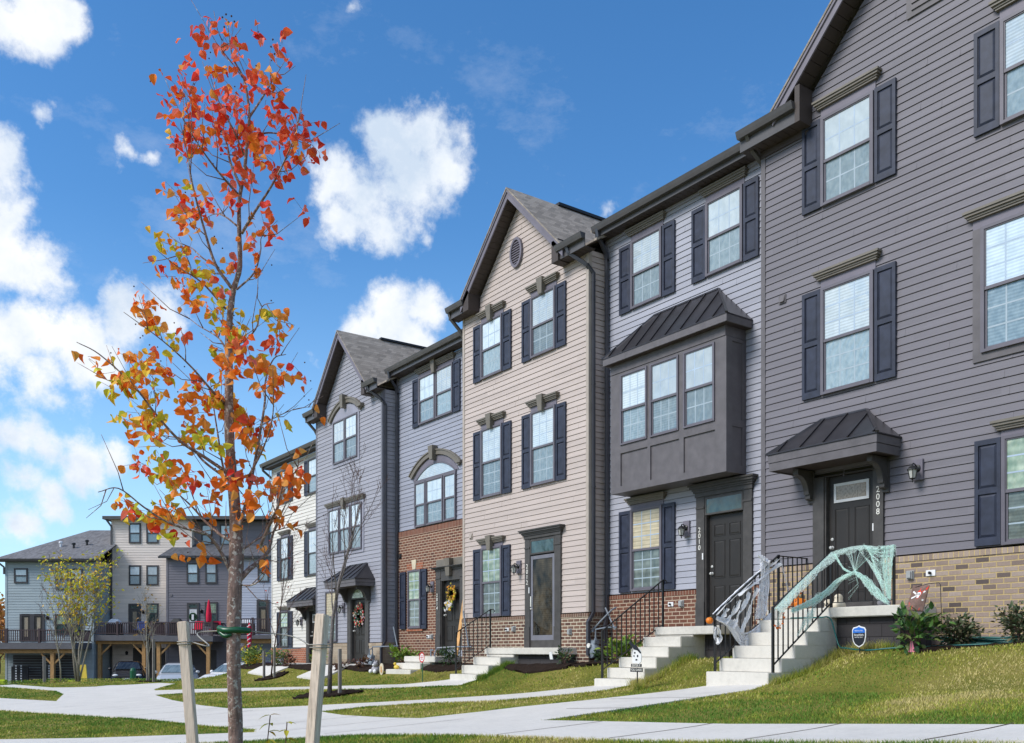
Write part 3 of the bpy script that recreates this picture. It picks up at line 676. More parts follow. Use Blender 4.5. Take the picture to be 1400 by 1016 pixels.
# ---- house 2010: pale blue-grey siding, square bay window, red brick base
YB = .52
hB = house('pale blue-grey townhouse numbered 2010 with square bay window above red brick base', -15.94, -11.07, YB, -.2)
walls(hB, -15.92, -11.1, YB, -.2, 1.25, 9.27, 'siding_pale_blue', 'brick_red', (-13.14, -11.715, .40, 3.06), corner='trim_pale', right=False, left=False)
for x0 in (-15.07, -12.885):
    window(hB, YB, x0, x0+.945, 7.47, 8.955, 8.205, (3,2), (3,2)); hood(hB, YB, x0-.02, x0+.965, 8.955, 9.225)
    shutter(hB, YB, x0-.385, x0-.015, 7.455, 8.93); shutter(hB, YB, x0+.96, x0+1.32, 7.455, 8.95)
window(hB, YB, -15.08, -14.115, 1.29, 3.075, 2.18, (3,3), (3,4), gu='glass_blind', gl='glass_ground_low'); hood(hB, YB, -15.1, -14.095, 3.075, 3.325)
shutter(hB, YB, -15.46, -15.095, 1.275, 3.07); shutter(hB, YB, -14.10, -13.75, 1.275, 3.08)
door_case(hB, YB, -13.14, -11.715, -12.92, -11.92, .46, 2.70, 3.08, 3.33, transom=(-12.90, -11.93, 2.70, 3.05))
panel_door(hB, YB+.095, -12.87, -11.96, .60, 2.68, SIX, knob='left')
m = MB(); m.box(-12.92, -11.92, YB-.03, YB+.10, .44, .60); m.build('door_sill', 'door_trim', hB)
number(hB, -13.045, YB-.055, 2.01, 2.47, '2010'); wall_lamp(hB, -13.42, YB-.016, 2.49)
m = MB(); m.box(-12.975, -12.945, YB-.062, YB-.05, 1.82, 1.95); m.build('door_bell', 'white_paint', hB)
tap_plate(hB, -13.86, YB-.035, .96); outlet_box(hB, -13.55, YB-.035, .96)
# bay
yb = -.055; bx0, bx1, bz0, bz1 = -15.12, -11.906, 3.37, 6.13
m = MB(); m.box(bx0, bx1, yb+.03, YB, bz0, bz1)
# stiles and rails proud of the front
WX = [(-14.83, -14.01), (-13.925, -13.11), (-12.985, -12.165)]
xs = [bx0]+[q for w in WX for q in w]+[bx1]
for a, b in zip(xs[::2], xs[1::2]): m.box(a, b, yb, yb+.03, bz0, 5.93)
for a, b in WX: m.box(a, b, yb, yb+.03, bz0, 3.51); m.box(a, b, yb, yb+.03, 4.21, 4.375); m.box(a, b, yb, yb+.03, 5.885, 5.93)
m.box(bx0-.012, bx1+.012, yb-.014, YB, 5.938, bz1-.002)
for a, b in ((3.37, 3.52), (4.25, 4.385), (5.86, 5.93)): m.box(bx1, bx1+.02, yb+.0, YB, a, b); m.box(bx0-.02, bx0, yb, YB, a, b)
for a, b in ((yb, .113), (.406, YB)):
    for (za, zb2) in ((3.52, 4.25), (4.385, 5.86)): m.box(bx1, bx1+.02, a, b, za, zb2); m.box(bx0-.02, bx0, a, b, za, zb2)
for (za, zb2) in ((3.52, 4.25), (4.385, 5.86)):    # mouldings round the side panels
    m.box(bx1+.0, bx1+.012, .113, .125, za, zb2); m.box(bx1, bx1+.012, .394, .406, za, zb2)
bay = m.build('bay_window', 'trim_charcoal', hB)
for a, b in WX: window(bay, yb+.049, a+.004, b-.004, 4.379, 5.881, 5.12, (3,2), (3,2), case=.04)
m = MB(); metal_hip(m, -15.225, -11.72, YB, -.235, 6.27, 7.13, .85, step=.42); m.build('bay_roof', 'metal_roof', bay)
m = MB(); y = -.225; m.box(-15.21, -11.73, y, y+.03, 6.13, 6.268); m.box(-11.76, -11.73, y+.03, YB, 6.13, 6.268); m.box(-15.21, -15.18, y+.03, YB, 6.13, 6.268); m.build('bay_fascia', 'trim_charcoal', bay)
MB().box(-15.18, -11.76, y+.03, YB, 6.132, 6.15).build('bay_soffit', 'soffit_brown', bay)
m = MB(); eave_roof(m, -16.0, -10.9, .10, 9.40, 5.2, 12.0, 10.3); m.build('roof', 'shingle_grey', hB)
gutter(hB, -15.95, -11.0, .06, 9.50, fd=.225); soffit(hB, -15.9, -11.1, .2, YB, 9.27)
m = MB(); m.box(-15.9, -11.12, YB-.05, YB-.02, 9.20, 9.268); m.build('frieze_board', 'trim_pale', hB)
downspout(hB, [(-15.80, .12, 9.42), (-15.80, .16, 9.25), (-15.83, .42, 8.95), (-15.83, .44, 8.8), (-15.83, .44, .75), (-15.76, .32, .55), (-15.76, .32, .1)])

# ---- house 2012: tan siding, front gable with oval vent
hC = house('tan townhouse numbered 2012 with tall front gable and oval vent', -21.14, -15.94, 0., -.34)
walls(hC, -21.14, -15.94, 0., -.34, .86, .86+64*CRS, 'siding_tan', 'brick_brown', (-18.29, -16.89, 0., 2.72), corner='trim_tan')
m = MB(); siding(m, on_front(0.), -20.6, -16.6, .86+64*CRS, 10.98, (), lo=lambda z: -18.6-max(0, min(1.72, (11.03-z)/1.04)), hi=lambda z: -18.6+max(0, min(1.72, (11.03-z)/1.04))); m.build('gable_siding', 'siding_tan', hC)
for x0 in (-20.225, -18.05):
    window(hC, 0., x0, x0+.955, 7.06, 8.53, 7.79, (3,2), (3,2)); hood(hC, 0., x0-.02, x0+.975, 8.53, 8.80, key=True)
    shutter(hC, 0., x0-.375, x0-.015, 7.045, 8.53); shutter(hC, 0., x0+.97, x0+1.335, 7.055, 8.53)
    window(hC, 0., x0, x0+.955, 3.96, 5.755, 4.865, (3,3), (3,3)); hood(hC, 0., x0-.02, x0+.975, 5.755, 6.02, key=True)
    shutter(hC, 0., x0-.375, x0-.015, 3.945, 5.74); shutter(hC, 0., x0+.97, x0+1.335, 3.95, 5.74)
x0 = -20.22; window(hC, 0., x0, x0+.93, .87, 2.66, 1.75, (3,3), (3,3), gu='glass_ground', gl='glass_ground_low'); hood(hC, 0., x0-.02, x0+.95, 2.66, 2.895, key=True)
shutter(hC, 0., x0-.385, x0-.015, .865, 2.65); shutter(hC, 0., x0+.945, x0+1.29, .865, 2.65)
door_case(hC, 0., -18.29, -16.89, -18.085, -17.12, .06, 2.30, 2.70, 2.91, transom=(-18.06, -17.12, 2.31, 2.66))
panel_door(hC, .10, -18.06, -17.13, .20, 2.30, SIX, knob=None)
m = MB(); xa, xb, za, zb = -18.07, -17.135, .24, 2.275; w = .085     # storm door
m.box(xa, xa+w, -.035, .0, za, zb); m.box(xb-w, xb, -.035, .0, za, zb); m.box(xa+w, xb-w, -.035, .0, zb-w, zb); m.box(xa+w, xb-w, -.035, .0, za, za+.12)
sd = m.build('storm_door', 'trim_grey_post', hC); MB().box(xa+w, xb-w, -.024, -.016, za+.12, zb-w).build('pane', 'glass_storm', sd)
m = MB(); m.box(xa+.03, xa+.055, -.075, -.035, 1.05, 1.30); m.lathe((xa+.04, -.035, 1.0), [(.02, 0), (.02, -.03), (.012, -.04)], 8, 'y'); m.build('handle', 'number_white', sd)
m = MB(); m.box(-18.085, -17.12, -.035, .10, .05, .24); m.build('door_sill', 'door_trim', hC)
number(hC, -18.19, -.055, 1.585, 2.09, '2012'); wall_lamp(hC, -18.56, -.016, 2.05)
m = MB(); m.box(-18.11, -18.085, -.075, -.055, 1.38, 1.52); m.build('door_bell', 'white_paint', hC)
tap_plate(hC, -19.05, -.035, .52); outlet_box(hC, -18.75, -.035, .53); outlet_box(hC, -16.55, -.035, .42); vent_cap(hC, -20.75, 0., 3.03, 'trim_tan')
m = MB(); pts = [(math.cos(2*math.pi*k/28), math.sin(2*math.pi*k/28)) for k in range(28)]    # oval louvre
oc = (-18.66, 9.85)
def ov(rx, rz, y): return [(oc[0]+a*rx, y, oc[1]+b*rz) for a, b in pts]
for (a, b, y0, y1) in ((.25, .37, -.07, -.0),):
    A, B, Cc, Dd = ov(.25, .37, -.075), ov(.25, .37, 0), ov(.19, .305, -.075), ov(.19, .305, -.03)
    for k in range(28):
        l = (k+1) % 28; m.face([A[k], A[l], B[l], B[k]]); m.face([A[k], A[l], Cc[l], Cc[k]]); m.face([Cc[k], Cc[l], Dd[l], Dd[k]])
    m.face(Dd)
for k in range(9):
    z = oc[1]-.27+k*.062; hw = .19*math.sqrt(max(.02, 1-((z+.02-oc[1])/.305)**2))
    m.hexa([(oc[0]-hw, -.07, z), (oc[0]+hw, -.07, z), (oc[0]+hw, -.031, z), (oc[0]-hw, -.031, z)], [(oc[0]-hw, -.038, z+.05), (oc[0]+hw, -.038, z+.05), (oc[0]+hw, -.031, z+.05), (oc[0]-hw, -.031, z+.05)])
m.build('gable_vent', 'fascia_lilac', hC)
rake(hC, -18.6, -.36, 0., 11.30, 1.0, 2.16, .19)
m = MB(); gable_roof(m, -18.6, -.36, 4.6, 11.30, 1.0, 2.18); eave_roof(m, -21.25, -15.7, .02, 9.12, 5., 11.6, 10.3); m.build('roof', 'shingle_grey', hC)
m = MB(); m.box(-18.68, -18.52, 1.2, 3.6, 11.33, 11.40); m.build('ridge_vent', 'black_plastic', hC)
for (a, b) in ((-21.42, -20.6), (-16.66, -15.72)):
    gutter(hC, a, b, -.44, 9.20, fd=.295); soffit(hC, a+.02, b, -.30, .0, 8.90)
for a, b in ((-20.62, -20.36), (-16.84, -16.6)): MB().box(a, b, -.36, 0., 8.88, 9.38).build('eave_return', 'soffit_brown', hC)
downspout(hC, [(-16.32, -.34, 9.1), (-16.28, -.30, 8.95), (-15.93, -.06, 8.62), (-15.89, .09, 8.45), (-15.89, .09, .85), (-15.87, -.08, .62), (-15.87, -.08, -.1)])
downspout(hC, [(-21.36, -.34, 9.1), (-21.34, -.28, 8.92), (-21.22, -.05, 8.6), (-21.22, .06, 8.4), (-21.22, .06, 7.5), (-21.22, .06, 7.3)], 'gutter_brown')

# ---- house 2014: grey-blue siding over red brick storey
hD = house('grey-blue townhouse numbered 2014 with red brick ground floor and arched window', -25.82, -21.14, YB, -.45)
walls(hD, -25.80, -21.16, YB, -.45, 3.70, 8.49, 'siding_grey_blue', 'brick_red', (-23.36, -21.78, -.1, 2.60), corner='trim_pale', right=False, left=False)
for x0 in (-24.39, -23.415): window(hD, YB, x0, x0+.945, 6.77, 8.19, 7.46, (3,2), (3,2))
m = MB(); m.box(-23.445, -23.415, YB-.05, YB, 6.77, 8.19); m.build('mullion', 'window_frame', hD)
hood(hD, YB, -24.41, -22.45, 8.19, 8.44, key=True); shutter(hD, YB, -24.775, -24.405, 6.75, 8.19); shutter(hD, YB, -22.455, -22.09, 6.75, 8.2)
# arched window: three sashes with a segmental light over them
WD = [(-24.64, -24.0), (-23.95, -23.0), (-22.95, -22.30)]
for a, b in WD: window(hD, YB, a, b, 3.71, 5.05, 4.37, (3,2) if b-a > .8 else (2,2), (3,2) if b-a > .8 else (2,2), case=.05)
m = MB(); m.box(-24.0, -23.95, YB-.05, YB, 3.71, 5.05); m.box(-23.0, -22.95, YB-.05, YB, 3.71, 5.05); m.box(-24.64, -22.30, YB-.06, YB, 5.052, 5.115); m.build('mullion', 'window_frame', hD)
def arc(xa, xb, zs, rise, n=18):
    h = (xb-xa)/2; r = (h*h+rise*rise)/(2*rise); cx = (xa+xb)/2; cz = zs+rise-r; a0 = math.asin(h/r)
    return [(cx+r*math.sin(-a0+2*a0*k/n), cz+r*math.cos(-a0+2*a0*k/n)) for k in range(n+1)]
def arch_band(m, Y, outer, inner, y0, y1):
    for k in range(len(outer)-1):
        q = [outer[k], outer[k+1], inner[k+1], inner[k]]
        m.hexa([(p[0], y0, p[1]) for p in q], [(p[0], y1, p[1]) for p in q])
lo = arc(-24.60, -22.34, 5.125, .40); li = arc(-24.54, -22.40, 5.125, .345)
m = MB(); arch_band(m, YB, lo, li, YB-.05, YB); al = m.build('arched_light', 'window_frame', hD)
m = MB(); m.hexa([(p[0], YB-.03, p[1]) for p in li], [(p[0], YB-.024, p[1]) for p in li]); m.build('pane', 'glass_bright', al)
m = MB(); arch_band(m, YB, arc(-24.76, -22.18, 5.12, .58), lo, YB-.035, YB-.002); m.build('arch_panel', 'fascia_lilac', hD)
ah = arc(-24.92, -22.02, 5.28, .56); ai = arc(-24.80, -22.14, 5.20, .515)
m = MB(); arch_band(m, YB, ah, ai, YB-.085, YB); arch_band(m, YB, arc(-24.95, -21.99, 5.305, .572), ah, YB-.11, YB)
m.box(-22.22, -21.99, YB-.115, YB, 5.27, 5.33); m.hexa([(-23.55, YB-.18, 5.58), (-23.39, YB-.18, 5.58), (-23.39, YB-.03, 5.58), (-23.55, YB-.03, 5.58)], [(-23.60, YB-.21, 5.98), (-23.34, YB-.21, 5.98), (-23.34, YB-.03, 5.98), (-23.60, YB-.03, 5.98)])
m.build('arched_hood', 'hood_brown', hD)
window(hD, YB-.035, -25.0, -24.235, .66, 2.43, 1.53, (2,3), (2,3), gu='glass_ground', gl='glass_ground_low', frame='window_frame')
shutter(hD, YB-.03, -25.53, -25.17, .65, 2.41); shutter(hD, YB-.03, -24.235, -23.90, .64, 2.42)
m = MB(); m.hexa([(-24.74, YB-.075, 2.45), (-24.56, YB-.075, 2.45), (-24.56, YB-.03, 2.45), (-24.74, YB-.03, 2.45)], [(-24.80, YB-.075, 2.74), (-24.52, YB-.075, 2.74), (-24.52, YB-.03, 2.74), (-24.80, YB-.03, 2.74)]); m.build('keystone', 'keystone_cream', hD)
m = MB(); m.box(-25.1, -24.15, YB-.075, YB-.03, .575, .655); m.build('brick_sill', 'brick_orange', hD)
for sgn in (-1, 1):                    # the two halves of the flat brick arch
  m = MB()
  for k in range(14):
    if k in (6, 7) or (k-6.5)*sgn < 0: continue
    t = (k-6.5)/6.5; xa = -24.63+t*.42; m.hexa([(xa-.028, YB-.05, 2.44), (xa+.028, YB-.05, 2.44), (xa+.028, YB-.03, 2.44), (xa-.028, YB-.03, 2.44)], [(xa+t*.06-.032, YB-.05, 2.64), (xa+t*.06+.032, YB-.05, 2.64), (xa+t*.06+.032, YB-.03, 2.64), (xa+t*.06-.032, YB-.03, 2.64)])
  m.build('brick_arch', 'brick_orange', hD)
door_case(hD, YB-.02, -23.36, -21.78, -23.10, -22.05, .0, 2.0, 2.30, 2.40, crown=True, plinth=.45)
m = MB(); m.hexa([(-22.66, YB-.16, 2.12), (-22.48, YB-.16, 2.12), (-22.48, YB-.07, 2.12), (-22.66, YB-.07, 2.12)], [(-22.72, YB-.2, 2.62), (-22.42, YB-.2, 2.62), (-22.42, YB-.03, 2.62), (-22.72, YB-.03, 2.62)]); m.box(-23.36, -21.78, YB-.06, YB, 2.42, 2.62); m.build('door_keystone', 'hood_brown', hD)
panel_door(hD, YB+.095, -23.06, -22.09, .08, 1.95, SIX, knob='left')
number(hD, -23.24, YB-.095, 1.16, 1.64, '2014'); wall_lamp(hD, -23.58, YB-.036, 1.86)
vent_cap(hD, -25.55, YB-.02, 2.92, 'black_plastic'); outlet_box(hD, -23.62, YB-.035, .40); tap_plate(hD, -23.85, YB-.035, .40)
m = MB(); eave_roof(m, -25.85, -21.1, .10, 8.63, 5.2, 11.2, 10.3); m.build('roof', 'shingle_grey', hD)
gutter(hD, -25.85, -21.15, .06, 8.73, fd=.235); soffit(hD, -25.8, -21.2, .2, YB, 8.49)
downspout(hD, [(-25.66, .12, 8.65), (-25.66, .16, 8.45), (-25.70, .40, 8.2), (-25.70, .44, 8.0), (-25.70, .44, .3), (-25.62, .32, .1), (-25.62, .32, -.4)])

# ---- grey gabled house with the wreath on its door
hE = house('grey gabled townhouse with triple window, door canopy and wreath', -30.81, -25.82, 0., -.5)
walls(hE, -30.81, -25.82, 0., -.5, .25, .25+62*CRS, 'siding_grey', 'brick_stone', (-28.23, -26.68, -.6, 2.06), corner='trim_grey_post')
m = MB(); siding(m, on_front(0.), -30.2, -26.6, .25+62*CRS, 10.1, (), lo=lambda z: -28.4-max(0, min(1.75, (10.15-z)/1.1)), hi=lambda z: -28.4+max(0, min(1.75, (10.15-z)/1.1))); m.build('gable_siding', 'siding_grey', hE)
for x0 in (-29.33, -28.40): window(hE, 0., x0, x0+.90, 6.31, 7.74, 7.02, (3,2), (3,2), case=.05)
m = MB(); m.box(-29.45, -29.332, -.04, 0, 6.2, 7.74); m.box(-27.498, -27.38, -.04, 0, 6.2, 7.74); m.box(-29.332, -27.498, -.04, 0, 6.2, 6.308); m.box(-28.43, -28.40, -.05, 0, 6.31, 7.74); m.build('window_casing', 'trim_pale', hE)
a0 = arc(-29.45, -27.38, 7.75, .42)
m = MB(); m.hexa([(p[0], -.035, p[1]) for p in a0], [(p[0], -.019, p[1]) for p in a0]); m.build('arch_panel', 'trim_pale', hE)
m = MB(); arch_band(m, 0., arc(-29.66, -27.17, 7.84, .50), arc(-29.55, -27.28, 7.77, .45), -.085, 0); arch_band(m, 0., arc(-29.72, -27.11, 7.87, .53), arc(-29.66, -27.17, 7.84, .50), -.11, 0)
m.box(-27.35, -27.05, -.16, 0, 7.86, 7.95); m.hexa([(-28.49, -.18, 8.06), (-28.34, -.18, 8.06), (-28.34, -.03, 8.06), (-28.49, -.03, 8.06)], [(-28.54, -.21, 8.48), (-28.29, -.21, 8.48), (-28.29, -.03, 8.48), (-28.54, -.03, 8.48)]); m.build('arched_hood', 'hood_brown', hE)
for x0 in (-29.68, -28.83, -27.98): window(hE, 0., x0, x0+.80, 3.28, 4.80, 4.05, (3,2), (3,2), case=.045)
m = MB()
for x in (-28.88, -28.03): m.box(x, x+.05, -.05, 0, 3.28, 4.8)
m.box(-29.8, -29.682, -.035, 0, 3.17, 4.8); m.box(-27.178, -27.06, -.035, 0, 3.17, 4.8); m.box(-29.682, -27.178, -.035, 0, 3.17, 3.278); m.build('window_casing', 'trim_pale', hE)
hood(hE, 0., -29.8, -27.06, 4.80, 5.02, key=True, fascia='trim_pale')
window(hE, 0., -29.95, -29.05, .29, 2.02, 1.15, (1,1), (2,3), gu='glass_blind', gl='glass_ground_low')
door_case(hE, 0., -28.23, -26.68, -27.97, -26.93, -.42, 1.66, 2.03, 2.06, crown=False, plinth=0)
ar = arc(-27.85, -27.05, 1.70, .27); m = MB(); m.hexa([(p[0], -.058, p[1]) for p in ar], [(p[0], -.046, p[1]) for p in ar]); m.build('transom', 'glass_ground', hE)
panel_door(hE, .095, -27.93, -26.97, -.30, 1.64, SIX, knob='left')
canopy(hE, 0., -28.62, -26.32, -.69, 2.02, 2.23, 2.77, .55, (-28.25, -26.66), 1.58, step=.42); wall_lamp(hE, -28.55, -.016, 1.42)
rake(hE, -28.3, -.36, 0., 10.52, 1.06, 2.05, .19)
m = MB(); gable_roof(m, -28.3, -.36, 4.6, 10.52, 1.06, 2.07); eave_roof(m, -30.9, -25.6, .02, 8.3, 5., 10.8, 10.3); m.build('roof', 'shingle_grey', hE)
m = MB(); m.box(-28.38, -28.22, 1.2, 3.6, 10.55, 10.62); m.build('ridge_vent', 'black_plastic', hE)
for (a, b) in ((-31.1, -30.2), (-26.45, -25.62)):
    gutter(hE, a, b, -.44, 8.36, fd=.295); soffit(hE, a+.02, b, -.30, .0, 8.06)
for a, b in ((-30.22, -29.95), (-26.6, -26.36)): MB().box(a, b, -.36, 0., 8.04, 8.5).build('eave_return', 'soffit_brown', hE)
downspout(hE, [(-26.2, -.34, 8.26), (-26.16, -.30, 8.12), (-25.82, -.06, 7.8), (-25.78, .09, 7.62), (-25.78, .09, .3), (-25.76, -.08, .06), (-25.76, -.08, -.4)])
downspout(hE, [(-31.02, -.34, 8.26), (-31.0, -.28, 8.1), (-30.88, -.05, 7.8), (-30.88, .06, 7.6), (-30.88, .06, 7.0)], 'gutter_brown')

# ---- cream house at the far end
hF = house('cream townhouse at the far end of the row with dark shutters', -36.4, -30.81, YB, -.55)
walls(hF, -36.4, -30.83, YB, -.55, .11, 7.33, 'siding_cream', 'brick_orange', (-32.85, -31.30, -.6, 1.6), corner='trim_cream', right=False, left=True)
for x0 in (-35.40, -32.67):
    window(hF, YB, x0, x0+.83, 5.80, 7.10, 6.45, (3,2), (3,2), frame='window_frame_dark'); shutter(hF, YB, x0-.37, x0-.01, 5.80, 7.10); shutter(hF, YB, x0+.84, x0+1.20, 5.80, 7.10)
    window(hF, YB, x0, x0+.83, 2.77, 4.46, 3.6, (3,3), (3,3), frame='window_frame_dark'); shutter(hF, YB, x0-.37, x0-.01, 2.76, 4.46); shutter(hF, YB, x0+.84, x0+1.20, 2.76, 4.46); hood(hF, YB, x0-.02, x0+.85, 4.46, 4.7)
x0 = -35.42; window(hF, YB, x0, x0+.83, .10, 1.52, .9, (3,3), (3,3), frame='window_frame_dark', gu='glass_ground', gl='glass_ground_low'); shutter(hF, YB, x0-.37, x0-.01, .09, 1.52); shutter(hF, YB, x0+.84, x0+1.20, .09, 1.52); hood(hF, YB, x0-.02, x0+.85, 1.52, 1.72)
door_case(hF, YB, -32.85, -31.30, -32.6, -31.55, -.5, 1.45, 1.6, 1.62, crown=False, plinth=0)
panel_door(hF, YB+.095, -32.57, -31.58, -.40, 1.44, [(.13,.44,.40,.70),(.56,.87,.40,.70),(.13,.44,.08,.33),(.56,.87,.08,.33)], lite=(-32.45, -31.7, 1.02, 1.33), knob='left')
canopy(hF, YB, -33.35, -30.95, YB-.62, 1.60, 1.80, 2.30, .5, (-32.9, -31.25), 1.15); wall_lamp(hF, -33.35, YB-.016, 1.1)
m = MB(); eave_roof(m, -36.7, -30.8, .10, 7.45, 5.2, 10.0, 10.3); m.build('roof', 'shingle_grey', hF)
gutter(hF, -36.65, -30.83, .06, 7.53); soffit(hF, -36.6, -30.85, .2, YB, 7.33)
downspout(hF, [(-36.5, .12, 7.45), (-36.5, .16, 7.28), (-36.45, .5, 7.0), (-36.45, .56, 6.9), (-36.45, .56, -.3)], 'gutter_brown')
# ---------------------------------------------------------------- ground, paths, beds, grass
MAIN = [(9,-5.7),(-3.52,-6.13),(-4.8,-6.12),(-6.47,-6.14),(-7.81,-6.29),(-9.2,-6.46),(-9.02,-5.17),(-8.9,-3.88),(-8.78,-3.0),(-8.95,-2.46),
 (-10.12,-2.46),(-10.55,-3.3),(-11.04,-4.22),(-11.61,-5.02),(-11.82,-5.65),(-12.24,-6.45),(-13.52,-6.47),(-14.95,-6.44),(-16.5,-6.19),(-16.27,-5.28),(-15.31,-4.61),(-13.63,-4.08),(-12.95,-3.35),(-12.3,-2.6),(-12.3,-2.08),
 (-13.3,-2.08),(-14.54,-3.25),(-15.96,-4.13),(-16.92,-4.85),(-18.23,-5.77),(-19.51,-6.60),(-20.19,-6.76),(-22.03,-6.75),(-25.27,-6.49),(-28.82,-6.04),(-28.15,-5.31),(-26.6,-4.7),(-24.9,-4.0),(-23.28,-3.40),(-20.37,-2.72),(-19.0,-2.28),(-18.05,-2.05),(-18.07,-1.6),
 (-19.24,-1.6),(-19.6,-1.78),(-20.8,-2.2),(-24.5,-3.05),(-27.36,-3.85),(-29.45,-4.62),(-31.11,-5.43),(-31.82,-5.26),(-33.0,-4.63),(-33.93,-4.01),(-35.56,-4.09),(-37.73,-5.4),(-37.69,-5.93),(-40.05,-7.0),(-46,-7.6),(-46,-8.3),(-37.25,-7.35),(-34.23,-7.61),(-30.04,-8.53),(-44,-11.2),(-44,-13.0),
 (-20.58,-8.87),(-18.75,-8.65),(-17.0,-8.53),(-15.16,-8.41),(-13.9,-8.42),(-13.3,-8.66),(-13.71,-8.9),(-14.33,-9.31),(-15.46,-10.02),(-22,-14.3),(-21,-15.6),(-13.6,-10.5),(-12.2,-9.5),(-11.0,-8.66),(-10.46,-8.25),(-9.38,-8.02),(-8.32,-7.75),(-6.7,-7.47),(-5.4,-7.30),(-3.11,-7.05),(9,-6.6)]
from mathutils.geometry import delaunay_2d_cdt
def in_poly(x, y, poly):
    r = False; j = len(poly)-1
    for i in range(len(poly)):
        xi, yi = poly[i][:2]; xj, yj = poly[j][:2]
        if (yi > y) != (yj > y) and x < (xj-xi)*(y-yi)/(yj-yi)+xi: r = not r
        j = i
    return r
def drape(pts, h, cell=.45):
    ring_ = []
    for a, b in zip(pts, pts[1:]+pts[:1]):
        n = max(1, int(math.hypot(b[0]-a[0], b[1]-a[1])/cell+.5))
        ring_ += [(a[0]+(b[0]-a[0])*i/n, a[1]+(b[1]-a[1])*i/n) for i in range(n)]
    vs = [Vector(p) for p in ring_]; n = len(vs)
    xs = [p[0] for p in pts]; ys = [p[1] for p in pts]
    x = min(xs)+cell*.5
    while x < max(xs):
        y = min(ys)+cell*.5
        while y < max(ys):
            if in_poly(x, y, pts): vs.append(Vector((x, y)))
            y += cell
        x += cell
    V, E_, F_, *_ = delaunay_2d_cdt(vs, [(i, (i+1) % n) for i in range(n)], [], 0, 1e-5)
    bm = bmesh.new(); bv = [bm.verts.new((v.x, v.y, tz(v.x, v.y)+h)) for v in V]
    for f in F_:
        c = sum((V[i] for i in f), Vector((0, 0)))/len(f)
        if in_poly(c.x, c.y, pts): bm.faces.new([bv[i] for i in f])
    for v in [v for v in bm.verts if not v.link_faces]: bm.verts.remove(v)
    r = bmesh.ops.extrude_edge_only(bm, edges=[e for e in bm.edges if e.is_boundary])
    for v in [x for x in r['geom'] if isinstance(x, bmesh.types.BMVert)]: v.co.z -= .12
    bmesh.ops.recalc_face_normals(bm, faces=bm.faces)
    return bm
def draped(name, pts, h, mat, cell=.45, bumpy=0.):
    bm = drape(pts, h, cell); me = bpy.data.meshes.new(name)
    if bumpy:
        for v in bm.verts: v.co.z += random.uniform(-bumpy, bumpy)
    if bm.faces and sum(f.normal.z for f in bm.faces) < 0: bmesh.ops.reverse_faces(bm, faces=bm.faces)
    bm.to_mesh(me); bm.free(); me.materials.append(MATS[mat]); o = bpy.data.objects.new(name, me); COL.objects.link(o)
    return tag(o, kind='structure')
walk = draped('pavement', MAIN, .03, 'concrete_walk')
# shallow joints tooled across the walks (dark grooves lie 3 mm over the slab)
jm = MB()
def joint(a, b):
    n = 6
    for i in range(n):
        p = [Vector((a[0]+(b[0]-a[0])*t, a[1]+(b[1]-a[1])*t)) for t in (i/n, (i+1)/n)]
        d = (p[1]-p[0]).normalized()*.010; q = Vector((-d.y, d.x))
        jm.face([(x.x, x.y, tz(x.x, x.y)+.034) for x in (p[0]-q, p[1]-q, p[1]+q, p[0]+q)])
for x in np.arange(-8.2, 6, 1.52): joint((x, interp([(-9,-6.45),(-6.5,-6.14),(9,-5.7)], x)), (x-.12, interp([(-9.4,-8.0),(-6.7,-7.47),(-3.1,-7.05),(9,-6.6)], x-.12)))
for x in (-11.0, -12.6, -14.3): joint((x, -6.48), (x-.3, -8.45))
for x in (-18.6, -20.4, -22.2, -24.2, -26.4): joint((x, -6.75), (x-.2, -8.9))
for y in (-4.0, -5.2): joint((-8.95, y), (-10.6+(y+4)*-.6*.6, y-.1))
jm.build('pavement_joints', 'timber_edge'); tag(bpy.data.objects['pavement_joints'], kind='structure')
BEDS = {'A': [(-7.75,-.1),(-7.78,-1.15),(-7.2,-1.4),(-6.6,-1.15),(-5.6,-1.05),(-4.4,-1.15),(-4.4,-.1)],
        'B': [(-15.85,.4),(-15.95,-.75),(-15.2,-.95),(-14.0,-.8),(-13.36,-.7),(-13.36,.4)],
        'C': [(-18.0,-.55),(-17.8,-1.0),(-16.6,-1.25),(-15.5,-1.0),(-15.4,.35),(-15.85,.35),(-15.9,-.1),(-16.28,-.1),(-16.28,-.58)],
        'D': [(-21.6,.3),(-21.6,-1.05),(-20.6,-1.2),(-19.3,-1.0),(-19.34,-.95),(-19.34,-.1),(-21.0,-.1)],
        'E': [(-26.4,-.1),(-26.5,-1.0),(-25.0,-1.2),(-23.3,-1.15),(-23.25,.4),(-25.7,.4),(-25.8,-.1)],
        'F': [(-36.2,.3),(-36.4,-1.1),(-34.5,-1.2),(-31.0,-1.0),(-28.4,-1.2),(-28.4,-.2),(-30.6,-.2),(-30.9,.3)]}
for kx, pts in BEDS.items(): draped('mulch_bed', pts, .035, 'mulch', .14, .018)
def ring(x, y, rx, ry=None, n=22): return [(x+rx*math.cos(2*math.pi*i/n)*random.uniform(.85, 1.1), y+(ry or rx)*math.sin(2*math.pi*i/n)*random.uniform(.85, 1.1)) for i in range(n)]
RINGS = [ring(-20.8, -4.05, .85), ring(-30.4, -1.85, .55), ring(-42.3, -2.8, .5)]
for r_ in RINGS: draped('mulch_ring', r_, .04, 'mulch', .14, .03)
